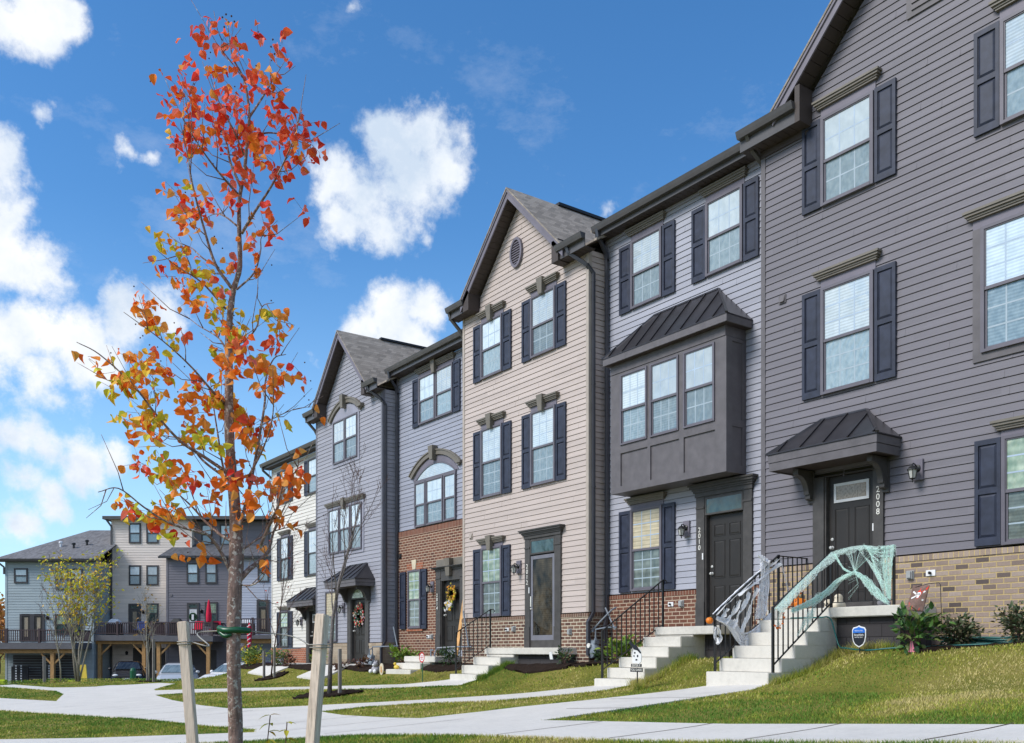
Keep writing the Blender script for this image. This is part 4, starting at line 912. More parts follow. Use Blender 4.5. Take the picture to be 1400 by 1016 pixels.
# one sheet of ground out to the horizon
def axis(lo, hi, step, far):
    a = list(np.arange(lo, hi+1e-6, step)); b = []; d = step; q = hi
    while q < far: d *= 1.35; q += d; b.append(q)
    c = []; d = step; q = lo
    while q > -far: d *= 1.35; q -= d; c.append(q)
    return c[::-1]+a+b
gx, gy = axis(-70, 8, .5, 900), axis(-20, 14, .4, 900)
me = bpy.data.meshes.new('lawn_ground')
me.from_pydata([(x, y, tz(x, y)) for y in gy for x in gx], [], [[j*len(gx)+i, j*len(gx)+i+1, (j+1)*len(gx)+i+1, (j+1)*len(gx)+i] for j in range(len(gy)-1) for i in range(len(gx)-1)])
me.polygons.foreach_set('use_smooth', [True]*len(me.polygons))
m_, t_, b_ = nt('lawn'); k = NB(t_); p = k.pos()
f1 = k.noise(p, .55, 6, .6); f2 = k.noise(p, 30, 5, .7)
c1 = k.ramp(k.math('ADD', k.math('MULTIPLY', f1, .6), k.math('MULTIPLY', f2, .4)), [(.33, (.07,.10,.02)), (.5, (.20,.19,.04)), (.66, (.32,.26,.09))])
t_.links.new(c1, b_.inputs['Base Color']); b_.inputs['Roughness'].default_value = 1; b_.inputs['Specular IOR Level'].default_value = .05
t_.links.new(k.bump(k.noise(p, 60, 4), .9, .03), b_.inputs['Normal'])
me.materials.append(m_); lawn = bpy.data.objects.new('lawn_ground', me); COL.objects.link(lawn); tag(lawn, kind='structure')
# grass blades
rng = np.random.default_rng(5)
def inpoly(x, y, poly):
    r = np.zeros(len(x), bool); n = len(poly); j = n-1
    for i in range(n):
        xi, yi = poly[i]; xj, yj = poly[j]
        c = ((yi > y) != (yj > y)) & (x < (xj-xi)*(y-yi)/((yj-yi) if abs(yj-yi) > 1e-9 else 1e-9)+xi)
        r ^= c; j = i
    return r
def vnoise(x, y, s, seed):
    g_ = np.random.default_rng(seed).random((64, 64)); fx, fy = x*s, y*s; i, j = np.floor(fx).astype(int), np.floor(fy).astype(int)
    u, v = fx-i, fy-j; u = u*u*(3-2*u); v = v*v*(3-2*v); G = lambda a, b: g_[a % 64, b % 64]
    return (G(i, j)*(1-u)+G(i+1, j)*u)*(1-v)+(G(i, j+1)*(1-u)+G(i+1, j+1)*u)*v
def tz_np(x, y):
    w = np.clip((-35.8-x)/3., 0, 1); w = w*w*(3-2*w); ye = y*(1-w)+np.minimum(y, -5.5)*w; v = np.clip((x+9.)/.9, 0, 1); v = v*v*(3-2*v); return np.interp(x, *zip(*AX))+np.interp(ye, *zip(*PY))*(1-v)+np.interp(ye, *zip(*PA))*v
def blades(n, gen, hgt, name):
    x, y, dep = gen(n)
    ok = ~inpoly(x, y, MAIN)
    for b in list(BEDS.values())+RINGS: ok &= ~inpoly(x, y, b)
    for (a, b, c, d) in FOOT: ok &= ~((x > a) & (x < b) & (y > c) & (y < d))
    ok &= y < .2
    x, y, dep = x[ok], y[ok], dep[ok]; n = len(x)
    pn = vnoise(x, y, .55, 1)*.55+vnoise(x, y, 2.1, 2)*.45; left = np.clip((-x-9)/9, 0, 1)
    h = hgt(x, y, n)*(.7+.6*rng.random(n)); w = np.maximum(.0035, dep*.00062)*(.7+.6*rng.random(n))
    a = rng.random(n)*2*np.pi; la = rng.random(n)*2*np.pi; ln = h*(.25+.65*rng.random(n)); z = tz_np(x, y)-.006
    V = np.empty((n, 3, 3), np.float32)
    V[:, 0] = np.stack([x-np.cos(a)*w, y-np.sin(a)*w, z], 1); V[:, 1] = np.stack([x+np.cos(a)*w, y+np.sin(a)*w, z], 1)
    V[:, 2] = np.stack([x+np.cos(la)*ln, y+np.sin(la)*ln, z+h], 1)
    g1, g2, g3 = np.array([.13,.25,.037]), np.array([.43,.435,.065]), np.array([.66,.55,.24])
    q = np.clip(pn*2.1-.70+rng.normal(0, .25, n)-left*.22, 0, 1)[:, None]
    c = np.where(q < .5, g1+(g2-g1)*q*2, g2+(g3-g2)*(q-.5)*2)*(.75+.5*rng.random((n, 1)))
    col = np.ones((n, 3, 4), np.float32); col[:, :, :3] = c[:, None, :]; col[:, :2, :3] *= .9
    me = bpy.data.meshes.new(name); me.vertices.add(n*3); me.loops.add(n*3); me.polygons.add(n)
    me.vertices.foreach_set('co', V.ravel()); me.loops.foreach_set('vertex_index', np.arange(n*3, dtype=np.int32))
    me.polygons.foreach_set('loop_start', np.arange(0, n*3, 3, dtype=np.int32)); me.polygons.foreach_set('loop_total', np.full(n, 3, np.int32))
    me.update(calc_edges=True); at_ = me.color_attributes.new('tint', 'FLOAT_COLOR', 'POINT'); at_.data.foreach_set('color', col.ravel())
    me.materials.append(MATS['grass_blade']); o = bpy.data.objects.new(name, me); COL.objects.link(o); return tag(o, kind='stuff')
# footprints kept clear of grass: steps and landings
FOOT = [(-10.17,-8.88,-2.5,.1),(-10.17,-7.72,-1.0,.1),(-13.32,-12.26,-2.15,.6),(-13.32,-11.6,-.56,.6),(-19.28,-18.04,-1.66,.1),(-19.32,-16.3,-.58,.1),(-23.2,-21.6,-1.4,.6),(-28.4,-26.4,-1.7,.1)]
def gen_fan(n):
    dep = np.exp(rng.uniform(math.log(4.2), math.log(46), n)); lat = (rng.uniform(-200, 1600, n)-700)/1270*dep
    return lat*S-dep*C, lat*C+dep*S-DY, dep
blades(460000, gen_fan, lambda x, y, n: .024+.024*vnoise(x, y, 1.7, 9), 'lawn_grass')
def gen_edge(n):                       # longer tufts against the steps and along the paving
    i = rng.integers(0, len(MAIN)-1, n); P0 = np.array(MAIN)[i]; P1 = np.array(MAIN)[i+1]; t = rng.random(n)[:, None]; p = P0+(P1-P0)*t+rng.normal(0, .05, (n, 2))
    return p[:, 0], p[:, 1], np.maximum(4, -p[:, 0]*C+(p[:, 1]+DY)*S)
blades(60000, gen_edge, lambda x, y, n: np.full(n, .045), 'edge_grass')
def gen_steps(n):
    L_ = [(-8.86,-2.5,-8.86,-.95),(-8.86,-1.05,-7.75,-1.1),(-12.22,-2.2,-12.23,-.3),(-18.02,-1.6,-18.03,-.55),(-10.2,-2.45,-10.25,-.6),(-11.7,-2.5,-12.2,-2.1)]
    i = rng.integers(0, len(L_), n); q = np.array(L_)[i]; t = rng.random(n); x = q[:, 0]+(q[:, 2]-q[:, 0])*t+np.abs(rng.normal(0, .07, n)); y = q[:, 1]+(q[:, 3]-q[:, 1])*t-np.abs(rng.normal(0, .05, n))
    return x, y, np.full(n, 8.)
blades(9000, gen_steps, lambda x, y, n: .07+.10*rng.random(n), 'tall_grass')
# ---------------------------------------------------------------- steps, railings
def steps(label, x0, x1, fronts, tops, zb, lx0, lx1, lY, ltop, yw, block=None):
    t = thing('concrete_steps', ((x0+x1)/2, fronts[0], zb), label, 'steps', None)
    prof = [(fronts[0], zb-.3)]
    for i, (y, z) in enumerate(zip(fronts, tops)):
        prof += [(y, z)] if i == 0 else [(y, tops[i-1]), (y, z)]
    prof += [(lY, tops[-1]), (lY, ltop-.16), (yw, ltop-.16), (yw, zb-.3)]
    m = MB(); i = len(m.v); n = len(prof)      # solid flight: sides as vertical strips, so that the stepped outline stays clean
    ys = fronts+[lY, yw]; zs = tops+[ltop-.16]
    for k in range(len(zs)): m.box(x0, x1, ys[k], ys[k+1] if k == len(zs)-1 else yw, (zb-.3 if k == 0 else zs[k-1]), zs[k])
    m.build('flight', 'concrete_step', t, bevel=.012)
    MB().box(lx0, lx1, lY-.02, yw, ltop-.158, ltop).build('landing', 'concrete_step', t, bevel=.012)
    if block: MB().box(block[0], block[1], block[2], yw, zb-.2, ltop-.16).build('foundation', 'brick_dark_paint', t)
    return t
steps('pale concrete steps with web-draped railings up to the charcoal house', -10.143, -8.922, [-2.498, -2.193, -1.882, -1.577, -1.277], [-0.336, -0.129, 0.072, 0.285, 0.492], -.57, -10.174, -7.752, -0.977, 0.668, .0, (-8.901, -7.825, -0.873))
steps('pale concrete steps with one black railing at the red brick base', -13.3, -12.28, [-2.11,-1.79,-1.49,-1.18,-.86], [-.53,-.333,-.133,.058,.257], -.76, -13.3, -11.62, -.53, .453, YB, (-12.26, -11.68, -.22))
steps('concrete steps with black railing below the glass storm door', -19.24, -18.07, [-1.62,-1.28,-.94], [-.576,-.365,-.169], -.79, -19.3, -16.33, -.55, .058, .0, (-18.05, -16.4, -.42))
steps('low concrete steps in front of the red brick storey', -23.15, -21.75, [-1.3,-1.0], [-.53,-.36], -.72, -23.15, -21.45, -.70, -.17, YB, None)
tag(bpy.data.objects['concrete_steps'], None)
pad = draped('entry_path', [(-28.3,-.05),(-28.5,-1.7),(-26.4,-1.9),(-26.4,-.05)], .05, 'concrete_walk')
pad2 = draped('entry_path', [(-33.4,.3),(-33.6,-1.5),(-31.0,-1.7),(-30.9,.3)], .05, 'concrete_walk')
def rail_run(par, p, q, h0, h1, gap=.115, r=.008, posts=(True, True), pz=(None, None)):
    """p, q: bottom-rail ends; top rail h above. Posts stand at the ends"""
    p, q = Vector(p), Vector(q); up = Vector((0,0,1))
    MB().beam(p+up*h0, q+up*h1, .034, .016).build('handrail', 'black_iron', par)
    MB().beam(p, q, .026, .013).build('bottom_rail', 'black_iron', par)
    n = max(2, int((Vector((q.x, q.y))-Vector((p.x, p.y))).length/gap))
    for i in range(1, n):
        a = p+(q-p)*(i/n); h = h0+(h1-h0)*i/n
        MB().box(a.x-r, a.x+r, a.y-r, a.y+r, a.z, a.z+h).build('baluster', 'black_iron', par)
    for w, e, h, z in ((posts[0], p, h0, pz[0]), (posts[1], q, h1, pz[1])):
        if w: MB().box(e.x-.017, e.x+.017, e.y-.017, e.y+.017, z if z is not None else e.z-.1, e.z+h+.01).build('post', 'black_iron', par)
RA = -8.963
rr = thing('stair_railing', (RA, -2.343, -0.331), 'black iron railing draped with mint-green web beside the landing', 'railing', 'black railings on the steps')
rail_run(rr, (RA, -2.343, -0.228), (RA, -0.935, 0.745), .86, .80, posts=(True, True), pz=(-0.336, 0.668))
rail_run(rr, (RA, -0.935, 0.745), (-7.887, -0.935, 0.745), .80, .80, posts=(False, True), pz=(None, 0.668))
rl = thing('stair_railing', (-10.112, -2.322, -0.331), 'black iron railing hung with white web and an orange ball', 'railing', 'black railings on the steps')
rail_run(rl, (-10.112, -2.322, -0.207), (-10.112, -0.77, 0.745), .79, .85, posts=(True, True), pz=(-0.336, 0.668))
rail_run(rl, (-10.112, -0.77, 0.745), (-10.112, 0.348, 0.745), .84, .84, posts=(False, True), pz=(None, 0.668))
rb = thing('stair_railing', (-13.27, -1.92, -.5), 'plain black iron railing in front of the red brick base', 'railing', 'black railings on the steps')
rail_run(rb, (-13.27, -1.93, -.37), (-13.27, -.34, .51), .735, .885, posts=(True, True), pz=(-.53, .453))
MB().tube([(-13.27, -.34, 1.395), (-13.27, -.26, 1.39), (-13.27, -.23, 1.36), (-13.27, -.26, 1.33)], .011, 6).build('scroll_end', 'black_iron', rb)
rc = thing('stair_railing', (-19.19, -1.47, -.55), 'black iron railing in front of the brown brick base', 'railing', 'black railings on the steps')
rail_run(rc, (-19.19, -1.47, -.444), (-19.19, -.46, .127), .867, .888, posts=(True, True), pz=(-.576, .058))
MB().tube([(-19.19, -.46, 1.02), (-19.19, -.36, 1.015), (-19.19, -.33, .975), (-19.19, -.37, .945)], .011, 6).build('scroll_end', 'black_iron', rc)

# ---------------------------------------------------------------- Hallowe'en decorations
def curve(pts, n=14):                  # Catmull-Rom through the points
    P_ = [Vector(p) for p in pts]; P_ = [P_[0]*2-P_[1]]+P_+[P_[-1]*2-P_[-2]]; out = []
    for i in range(1, len(P_)-2):
        a, b, c, d = P_[i-1:i+3]
        for k in range(n):
            t = k/n; out.append(.5*((2*b)+(c-a)*t+(2*a-5*b+4*c-d)*t*t+(3*b-a-3*c+d)*t**3))
    return out+[P_[-2]]
def veil(m, A, B, n, r=.0022, wob=.012, rnd=random):
    """strands of stretched fibre laid between two edge curves"""
    A, B = curve(A, 8), curve(B, 8); k_ = min(len(A), len(B)); A, B = A[:k_], B[:k_]
    for i in range(n):
        s = rnd.random(); o = rnd.random()*.2-.1
        pts = [a*(1-max(0, min(1, s+o*j/k_)))+b*max(0, min(1, s+o*j/k_))+Vector([rnd.gauss(0, wob) for _ in range(3)])*.5 for j, (a, b) in enumerate(zip(A, B))]
        m.tube(pts, [r*rnd.uniform(.5, 1.3)]*len(pts), 3, caps=False)
def ribbon(m, A, w, rnd=random, droop=(0,0,-1), folds=3):
    pts = curve(A, 10); dr = Vector(droop)
    for f in range(folds):
        o = Vector((rnd.gauss(0, .008), rnd.gauss(0, .008), rnd.gauss(0, .006))); ph = rnd.random()*6
        prev = None
        for j, p in enumerate(pts):
            ww = w*(.7+.3*math.sin(j*.23+ph)+rnd.uniform(-.12, .12)); a = p+o; b = a+dr*ww+Vector((math.sin(j*.27+ph)*.03, math.cos(j*.21+ph)*.025, 0))
            if prev: m.face([prev[0], a, b, prev[1]]); 
            prev = (a, b)
X0 = -10.127
def q(y, z, dx=0.): return (X0+dx, y, z)
WEB_ROPES = [[(-2.343,0.58,-.02), (-1.908,0.88,-.02), (-1.391,1.211,-.02), (-0.77,1.573,-.02)], [(-1.805,0.9,.02), (-1.391,1.107,.02), (-0.77,1.47,.02)], [(-2.322,0.497,.03), (-2.063,0.393,.04), (-1.805,0.145,.05), (-1.649,0.021,.05), (-1.442,0.166,.05), (-1.184,0.373,.05), (-0.997,0.58,.04)], [(-1.287,1.584,.01), (-1.184,1.511,.02), (-1.039,1.48,.02)], [(-1.049,1.49,.03), (-1.059,1.035,.04), (-1.142,0.642,.04)]]
wm = MB(); rnd = random.Random(3)
wm.cur = 0; ribbon(wm, [q(-2.343,0.58,-.02), q(-1.908,0.88,-.02), q(-1.391,1.211,-.02), q(-0.77,1.573,-.02)], .05, rnd, droop=(.75,0,-.65))
wm.cur = 0; ribbon(wm, [q(-1.805,0.9,.02), q(-1.391,1.107,.02), q(-0.77,1.47,.02)], .045, rnd, droop=(.75,0,-.65))
wm.cur = 0; ribbon(wm, [q(-2.322,0.497,.03), q(-2.063,0.393,.04), q(-1.805,0.145,.05), q(-1.649,0.021,.05), q(-1.442,0.166,.05), q(-1.184,0.373,.05), q(-0.997,0.58,.04)], .06, rnd, droop=(.75,0,-.65), folds=4)
wm.cur = 1; veil(wm, [q(-2.322,0.538,.02), q(-1.908,0.466,.04), q(-1.649,0.29,.05), q(-1.287,0.435,.05), q(-0.997,0.621,.04)], [q(-2.322,0.497,.03), q(-2.012,0.342,.04), q(-1.649,0.0,.05), q(-1.339,0.228,.05), q(-0.997,0.569,.04)], 90, .0028, .014, rnd)
wm.cur = 1; veil(wm, [q(-1.246,1.573,.02), q(-1.246,1.242,.03), q(-1.308,0.88,.03), q(-1.391,0.517,.04)], [q(-1.039,1.511,.02), q(-1.049,1.139,.03), q(-1.08,0.828,.03), q(-1.132,0.538,.04)], 90, .0026, .022, rnd)
wm.cur = 0; ribbon(wm, [q(-1.287,1.584,.01), q(-1.184,1.511,.02), q(-1.039,1.48,.02)], .10, rnd, droop=(.75,0,-.65))
wm.cur = 0; ribbon(wm, [q(-1.049,1.49,.03), q(-1.059,1.035,.04), q(-1.142,0.642,.04)], .03, rnd, droop=(.7,-.7,0), folds=3)
for (ya, za, yb_, zb_, w_) in ((-2.115,0.455,-1.753,0.828,0.06), (-1.96,0.373,-1.546,0.952,0.07), (-1.753,0.31,-1.339,1.035,0.07), (-2.219,0.517,-2.063,0.683,0.05)):
    wm.cur = 0; ribbon(wm, [q(ya, za, .01), q((ya+yb_)/2, (za+zb_)/2-.03, .01), q(yb_, zb_, .01)], w_, rnd, droop=(.8,-.3,-.5), folds=3)
wm.cur = 0; ribbon(wm, [q(-2.332,0.373,.02), q(-2.322,0.248,.03), q(-2.312,0.103,.03)], .035, rnd, droop=(.7,-.7,0)); wm.cur = 0; ribbon(wm, [q(-2.281,0.373,.02), q(-2.239,0.228,.03), q(-2.281,0.083,.03)], .035, rnd, droop=(.7,-.7,0))
wm.cur = 1; veil(wm, [q(-0.77,1.552,.02), q(-0.666,1.242,.05), q(-0.563,0.931,.05)], [q(-0.718,1.552,.02), q(-0.614,1.242,.05), q(-0.459,0.88,.05)], 8, .0015, .01, rnd)
wm.cur = 1
for run in WEB_ROPES:
    c_ = curve([q(*p) for p in run], 8)
    for k in range(4):
        o = Vector((rnd.uniform(-.012, .022), rnd.uniform(-.012, .012), rnd.uniform(-.02, .012))); wm.tube([p+o+Vector([rnd.gauss(0, .003) for _ in range(3)]) for p in c_], [rnd.uniform(.004, .009) for _ in c_], 5, caps=False)
tag(wm.build('spider_web', ['web_white', 'strand_white'], normals=False), 'white stretchy web hanging from the left railing in a pointed swag', 'web decoration')
gm = MB(); rnd = random.Random(8); X1 = RA+.02
def q(y, z, dx=0.): return (X1+dx, y, z)
def h(x, z, dy=0.): return (x, -0.961+dy, z)
gm.cur = 0; ribbon(gm, [q(-2.343,0.621), q(-1.908,0.931), q(-1.442,1.232), q(-0.977,1.532)], .13, rnd, droop=(.75,0,-.65), folds=4)
gm.cur = 0; ribbon(gm, [h(-8.963,1.532), h(-8.746,1.573), h(-8.435,1.594), h(-8.125,1.552)], .11, rnd, folds=3)
gm.cur = 0; ribbon(gm, [h(-8.466,1.573), h(-8.28,1.325,-.02), h(-8.104,1.035,-.03), h(-7.969,0.724,-.02)], .05, rnd, droop=(1,0,0), folds=5)
gm.cur = 0; ribbon(gm, [q(-1.96,0.58,.02), q(-1.598,0.683,.02), q(-1.184,0.828,.02), h(-8.797,1.056,-.02), h(-8.508,1.195,-.03)], .03, rnd, folds=4)
gm.cur = 1; veil(gm, [q(-1.96,0.621,.02), q(-1.598,0.745,.02), q(-1.184,0.911,.02), h(-8.797,1.118,-.02), h(-8.508,1.201,-.03)], [q(-1.96,0.569,.02), q(-1.598,0.662,.02), q(-1.184,0.828,.02), h(-8.797,1.056,-.02), h(-8.508,1.18,-.03)], 40, .0022, .015, rnd)
gm.cur = 0; ribbon(gm, [h(-8.508,1.201,-.03), h(-8.332,1.035,-.03), h(-8.135,0.807,-.03), h(-7.949,0.683,-.02)], .035, rnd, folds=4)
gm.cur = 1; veil(gm, [h(-8.508,1.211,-.03), h(-8.28,1.087,-.03), h(-8.125,0.931,-.03), h(-7.969,0.745,-.02)], [h(-8.508,1.18,-.03), h(-8.332,1.014,-.03), h(-8.176,0.828,-.03), h(-7.949,0.683,-.02)], 50, .0022, .02, rnd)
gm.cur = 1; veil(gm, [h(-8.922,1.511), h(-8.746,1.314,-.02), h(-8.591,1.211,-.03), h(-8.508,1.201,-.03)], [h(-8.849,1.49), h(-8.715,1.263,-.02), h(-8.591,1.19,-.03), h(-8.508,1.19,-.03)], 26, .0022, .012, rnd)
for k in range(26):                    # fine rays up from the knot
    a = random.Random(k).uniform(-8.8, -7.97); gm.cur = 1; gm.tube([h(-8.508,1.201,-.03), h((a-8.508)/2, 1.41, -.02), h(a, 1.55)], .0011, 3, caps=False)
for k in range(10):
    a = random.Random(k+50).uniform(.75, 1.3); gm.cur = 1; gm.tube([h(-8.508,1.201,-.03), h(-8.45, (a+1.2)/2-.02, -.02), h(-8.64, a)], .0011, 3, caps=False)
gm.cur = 1; veil(gm, [h(-8.383,1.594), h(-8.228,1.532,-.02), h(-8.021,1.511,-.02), h(-7.845,1.552)], [h(-8.259,1.552), h(-8.176,1.242,-.02), h(-8.094,0.983,-.02), h(-8.021,0.828)], 44, .0018, .02, rnd)
gm.cur = 1; veil(gm, [h(-8.073,1.552), h(-8.052,1.242,-.02), h(-8.011,0.983,-.02), h(-7.969,0.776)], [h(-7.866,1.552), h(-7.887,1.242,-.02), h(-7.907,0.983,-.02), h(-7.928,0.745)], 60, .0018, .012, rnd)
gm.cur = 0; ribbon(gm, [h(-8.125,1.563), h(-7.99,1.542,-.01), h(-7.856,1.552)], .05, rnd, folds=3); gm.cur = 0; ribbon(gm, [h(-7.866,1.552), h(-7.85,1.47,-.01), h(-7.845,1.377)], .05, rnd, droop=(-1,0,0), folds=3)
for (ya, za, yb_, zb_) in ((-1.649,0.29,-1.339,0.88), (-1.805,0.207,-1.546,0.621), (-2.239,0.362,-2.219,0.642)):
    gm.cur = 0; ribbon(gm, [q(ya, za, .01), q((ya+yb_)/2, (za+zb_)/2, .01), q(yb_, zb_, .01)], .05, rnd, droop=(0,1,0), folds=3)
tag(gm.build('spider_web', ['web_mint', 'strand_mint'], normals=False), 'mint-green stretchy web spread over the landing railing', 'web decoration')
lm = MB(); rnd = random.Random(4)      # leaf garland on the green web
gp = curve([q(-2.363,0.352,.04), q(-2.281,0.342,.05), q(-2.167,0.497,.05), q(-2.239,0.6,.05), q(-2.063,0.642,.05), q(-1.908,0.745,.05), q(-1.805,0.869,.05), q(-1.701,0.952,.05)], 6)
lm.tube(gp, .002, 4)
for p in gp[::3]:
    p = Vector(p)
    for k in range(3):
        a = rnd.random()*6.28; u = Vector((rnd.uniform(-.4, .4), math.cos(a), math.sin(a)))*.032; v = Vector((.5, -math.sin(a), math.cos(a)))*.018
        lm.hexa([p, p+u*.5+v, p+u, p+u*.5-v], [x+Vector((.003,0,0)) for x in (p, p+u*.5+v, p+u, p+u*.5-v)])
tag(lm.build('leaf_garland', 'orange_leaf', normals=False), 'string of small orange leaves pinned along the sloping handrail', 'garland')
def pumpkin(x, y, z, r, label, hz=.8, cat='pumpkin'):
    t = thing('pumpkin', (x, y, z), label, cat)
    m = MB(); n, mm = 40, 14; i0 = 0
    for i in range(mm+1):
        ph = math.pi*i/mm
        for k in range(n):
            a = 2*math.pi*k/n; rr_ = r*max(.02, math.sin(ph))*(1-.075*abs(math.cos(a*4.5))**3); m.v.append((x+rr_*math.cos(a), y+rr_*math.sin(a), z+r*hz-r*hz*math.cos(ph)*(1-.10*math.exp(-(ph-math.pi)**2*6)-.05*math.exp(-ph**2*6))))
    for i in range(mm):
        for k in range(n): l = (k+1) % n; a = i*n; m.f.append([a+k, a+l, a+n+l, a+n+k]); m.mi.append(0)
    m.build('shell', 'pumpkin_orange', t, smooth=True)
    MB().tube([(x, y, z+r*hz*1.8), (x+.01, y, z+r*hz*2.0), (x+.035, y+.01, z+r*hz*2.15)], [r*.16, r*.11, r*.13], 7).build('stem', 'pumpkin_stem', t, smooth=True)
pumpkin(-9.729, -0.718, 0.668, .125, 'round orange pumpkin standing on the landing behind the railing')
pumpkin(-10.143, -2.415, 0.414, .058, 'small orange pumpkin ornament tied to the lower railing post', .95, 'ornament')
def skull(x, y, z, r, label, rz=0.):
    t = thing('skull', (x, y, z), label, 'ornament')
    m = MB(); m.ball((x, y, z+r*1.15), r*.86, r, r*.88, 18, 12); m.ball((x, y-r*.38, z+r*.45), r*.56, r*.62, r*.46, 14, 9); m.build('cranium', 'skull_cream', t, smooth=True)
    e = MB()
    for sx in (-1, 1): e.ball((x+sx*r*.36, y-r*.86, z+r*1.05), r*.23, r*.12, r*.24, 10, 7)
    e.hexa([(x-.14*r, y-r*.98, z+r*.62), (x+.14*r, y-r*.98, z+r*.62), (x+.14*r, y-r*.84, z+r*.62), (x-.14*r, y-r*.84, z+r*.62)], [(x-.03*r, y-r*.98, z+r*.86), (x+.03*r, y-r*.98, z+r*.86), (x+.03*r, y-r*.84, z+r*.86), (x-.03*r, y-r*.84, z+r*.86)])
    e.build('eye_sockets', 'black_plastic', t, smooth=True)
    g_ = MB()
    for k in range(6): g_.box(x-.30*r+k*.1*r, x-.22*r+k*.1*r, y-r*1.0, y-r*.9, z+.16*r, z+.36*r)
    g_.build('teeth', 'number_white', t)
skull(-9.211, -0.666, 0.668, .075, 'small cream skull at the left of the landing ornaments')
t = thing('ghost_figure', (-9.004, -0.687, 0.668), 'cream bell-shaped ghost ornament on the landing beside the skull', 'ornament')
MB().lathe((-9.004, -0.687, 0.668), [(.10, 0), (.115, .03), (.105, .075), (.07, .105), (.062, .13), (.068, .17), (.055, .205), (.025, .225), (.002, .23)], 18).build('body', 'skull_cream', t, smooth=True)
m = MB()
for sx in (-1, 1): m.ball((-9.004+sx*.022, -0.687-.060, 0.668+.165), .011, .008, .014, 8, 6)
m.build('eyes', 'black_plastic', t, smooth=True)
m = MB(); m.ball((-8.228, -0.666, 0.724), .10, .085, .06, 12, 8); m.ball((-8.156, -0.687, 0.709), .06, .06, .045, 10, 7); tag(m.build('stone', 'toy_grey', smooth=True), 'dull grey lump of stone at the end of the landing', 'stone')

# ---------------------------------------------------------------- signs and things on the lawn
def shield(): return [(-.115,.20),(-.095,.235),(-.03,.25),(0,.265),(.03,.25),(.095,.235),(.115,.20),(.113,.10),(.10,.03),(.07,-.02),(0,-.06),(-.07,-.02),(-.10,.03),(-.113,.10)]
sx, sy, sz = -8.17, -1.38, .18
t = thing('yard_sign', (sx, sy, tz(sx, sy)), 'blue and black shield-shaped security sign on a stake in the lawn', 'sign', )
m = MB(); m.prism([(sx+a, sz+b-.08) for a, b in shield()], 'y', 0, 1)
def sp(sc, y0, y1, mat, name, cut=None, off=(0, 0)):
    pts = [(a*sc, (b-.1)*sc+.1) for a, b in shield()]
    if cut: pts = [p for p in pts if cut(p)]
    m = MB(); n = len(pts); A = [(sx+a, sy+y0, sz+b-.08) for a, b in pts]; B = [(sx+a, sy+y1, sz+b-.08) for a, b in pts]; m.hexa(A, B); return m.build(name, mat, t)
sp(1., 0, .008, 'white_paint', 'border'); sp(.88, -.004, -.0005, 'sign_black', 'face')
pts = [(-.099,.155),(-.0995,.188),(-.084,.219),(-.026,.232),(0,.245),(.026,.232),(.084,.219),(.0995,.188),(.099,.155)]
m = MB(); m.hexa([(sx+a, sy-.007, sz+b-.08) for a, b in pts], [(sx+a, sy-.0045, sz+b-.08) for a, b in pts]); m.build('blue_band', 'sign_blue', t)
text_mesh('lettering', 'SimpliSafe', .040, 'white_paint', t, front_M(sx, sy-.006, sz+.045), .003); text_mesh('lettering', 'HOME SECURITY', .019, 'white_paint', t, front_M(sx, sy-.006, sz+.01), .002); text_mesh('lettering', 'PROTECTED', .024, 'white_paint', t, front_M(sx, sy-.009, sz+.105), .002)
MB().box(sx-.008, sx+.008, sy+.009, sy+.02, tz(sx, sy)-.1, sz+.1).build('stake', 'black_plastic', t)
# pirate garden flag on its crook
fx, fy = -7.17, -.88
t = thing('garden_flag', (fx, fy, tz(fx, fy)), 'dark red pirate flag with skull and crossbones on a thin iron crook', 'flag')
MB().tube([(fx, fy, tz(fx, fy)-.1), (fx-.015, fy, .5), (fx-.03, fy, .93), (fx-.05, fy, .96), (fx-.2, fy, .955), (-7.66, fy, .90)], .005, 6).build('crook', 'black_iron', t)
def fl(a, b):                          # a across, b down, both 0..1; a little wind in the cloth
    return Vector((-7.61+a*.27-b*.10, fy-.012+.02*math.sin(a*5+b*3)-.05*b, .93-b*.36-a*b*.02+.012*(1-a)))
m = MB(); n = 12
for i in range(n):
    for j in range(n): m.face([fl(i/n, j/n), fl((i+1)/n, j/n), fl((i+1)/n, (j+1)/n), fl(i/n, (j+1)/n)])
clo = m.build('cloth', 'flag_dark', t, merge=True, smooth=True)
sm = clo.modifiers.new('thick', 'SOLIDIFY'); sm.thickness = .003
def patch(name, poly, mat, lift):
    m = MB(); c = [fl(a, b)+Vector((0, -lift, 0)) for a, b in poly]; m.hexa(c, [p+Vector((0, .0015, 0)) for p in c]); return m.build(name, mat, t)
def patches(name, polys, mat, lift):
    m = MB()
    for poly in polys: c = [fl(a, b)+Vector((0, -lift, 0)) for a, b in poly]; m.hexa(c, [p+Vector((0, .0015, 0)) for p in c])
    return m.build(name, mat, t)
patches('red_print', [[(.52,.10),(.98,.03),(.94,.16),(.70,.25),(.62,.48),(.48,.52),(.42,.40)], [(.06,.66),(.22,.74),(.40,.80),(.62,.82),(.80,.86),(.78,.95),(.40,.93),(.20,.85)]], 'flag_red', .004)
el = lambda cx, cy, rx, ry, n=14: [(cx+rx*math.cos(2*math.pi*k/n), cy+ry*math.sin(2*math.pi*k/n)) for k in range(n)]
def bone(a, b, w=.03):
    d = Vector((b[0]-a[0], b[1]-a[1])).normalized(); p_ = Vector((-d.y, d.x))*w
    return [[(a[0]-p_.x, a[1]-p_.y), (b[0]-p_.x, b[1]-p_.y), (b[0]+p_.x, b[1]+p_.y), (a[0]+p_.x, a[1]+p_.y)], el(*a, .05, .035, 8), el(*b, .05, .035, 8)]
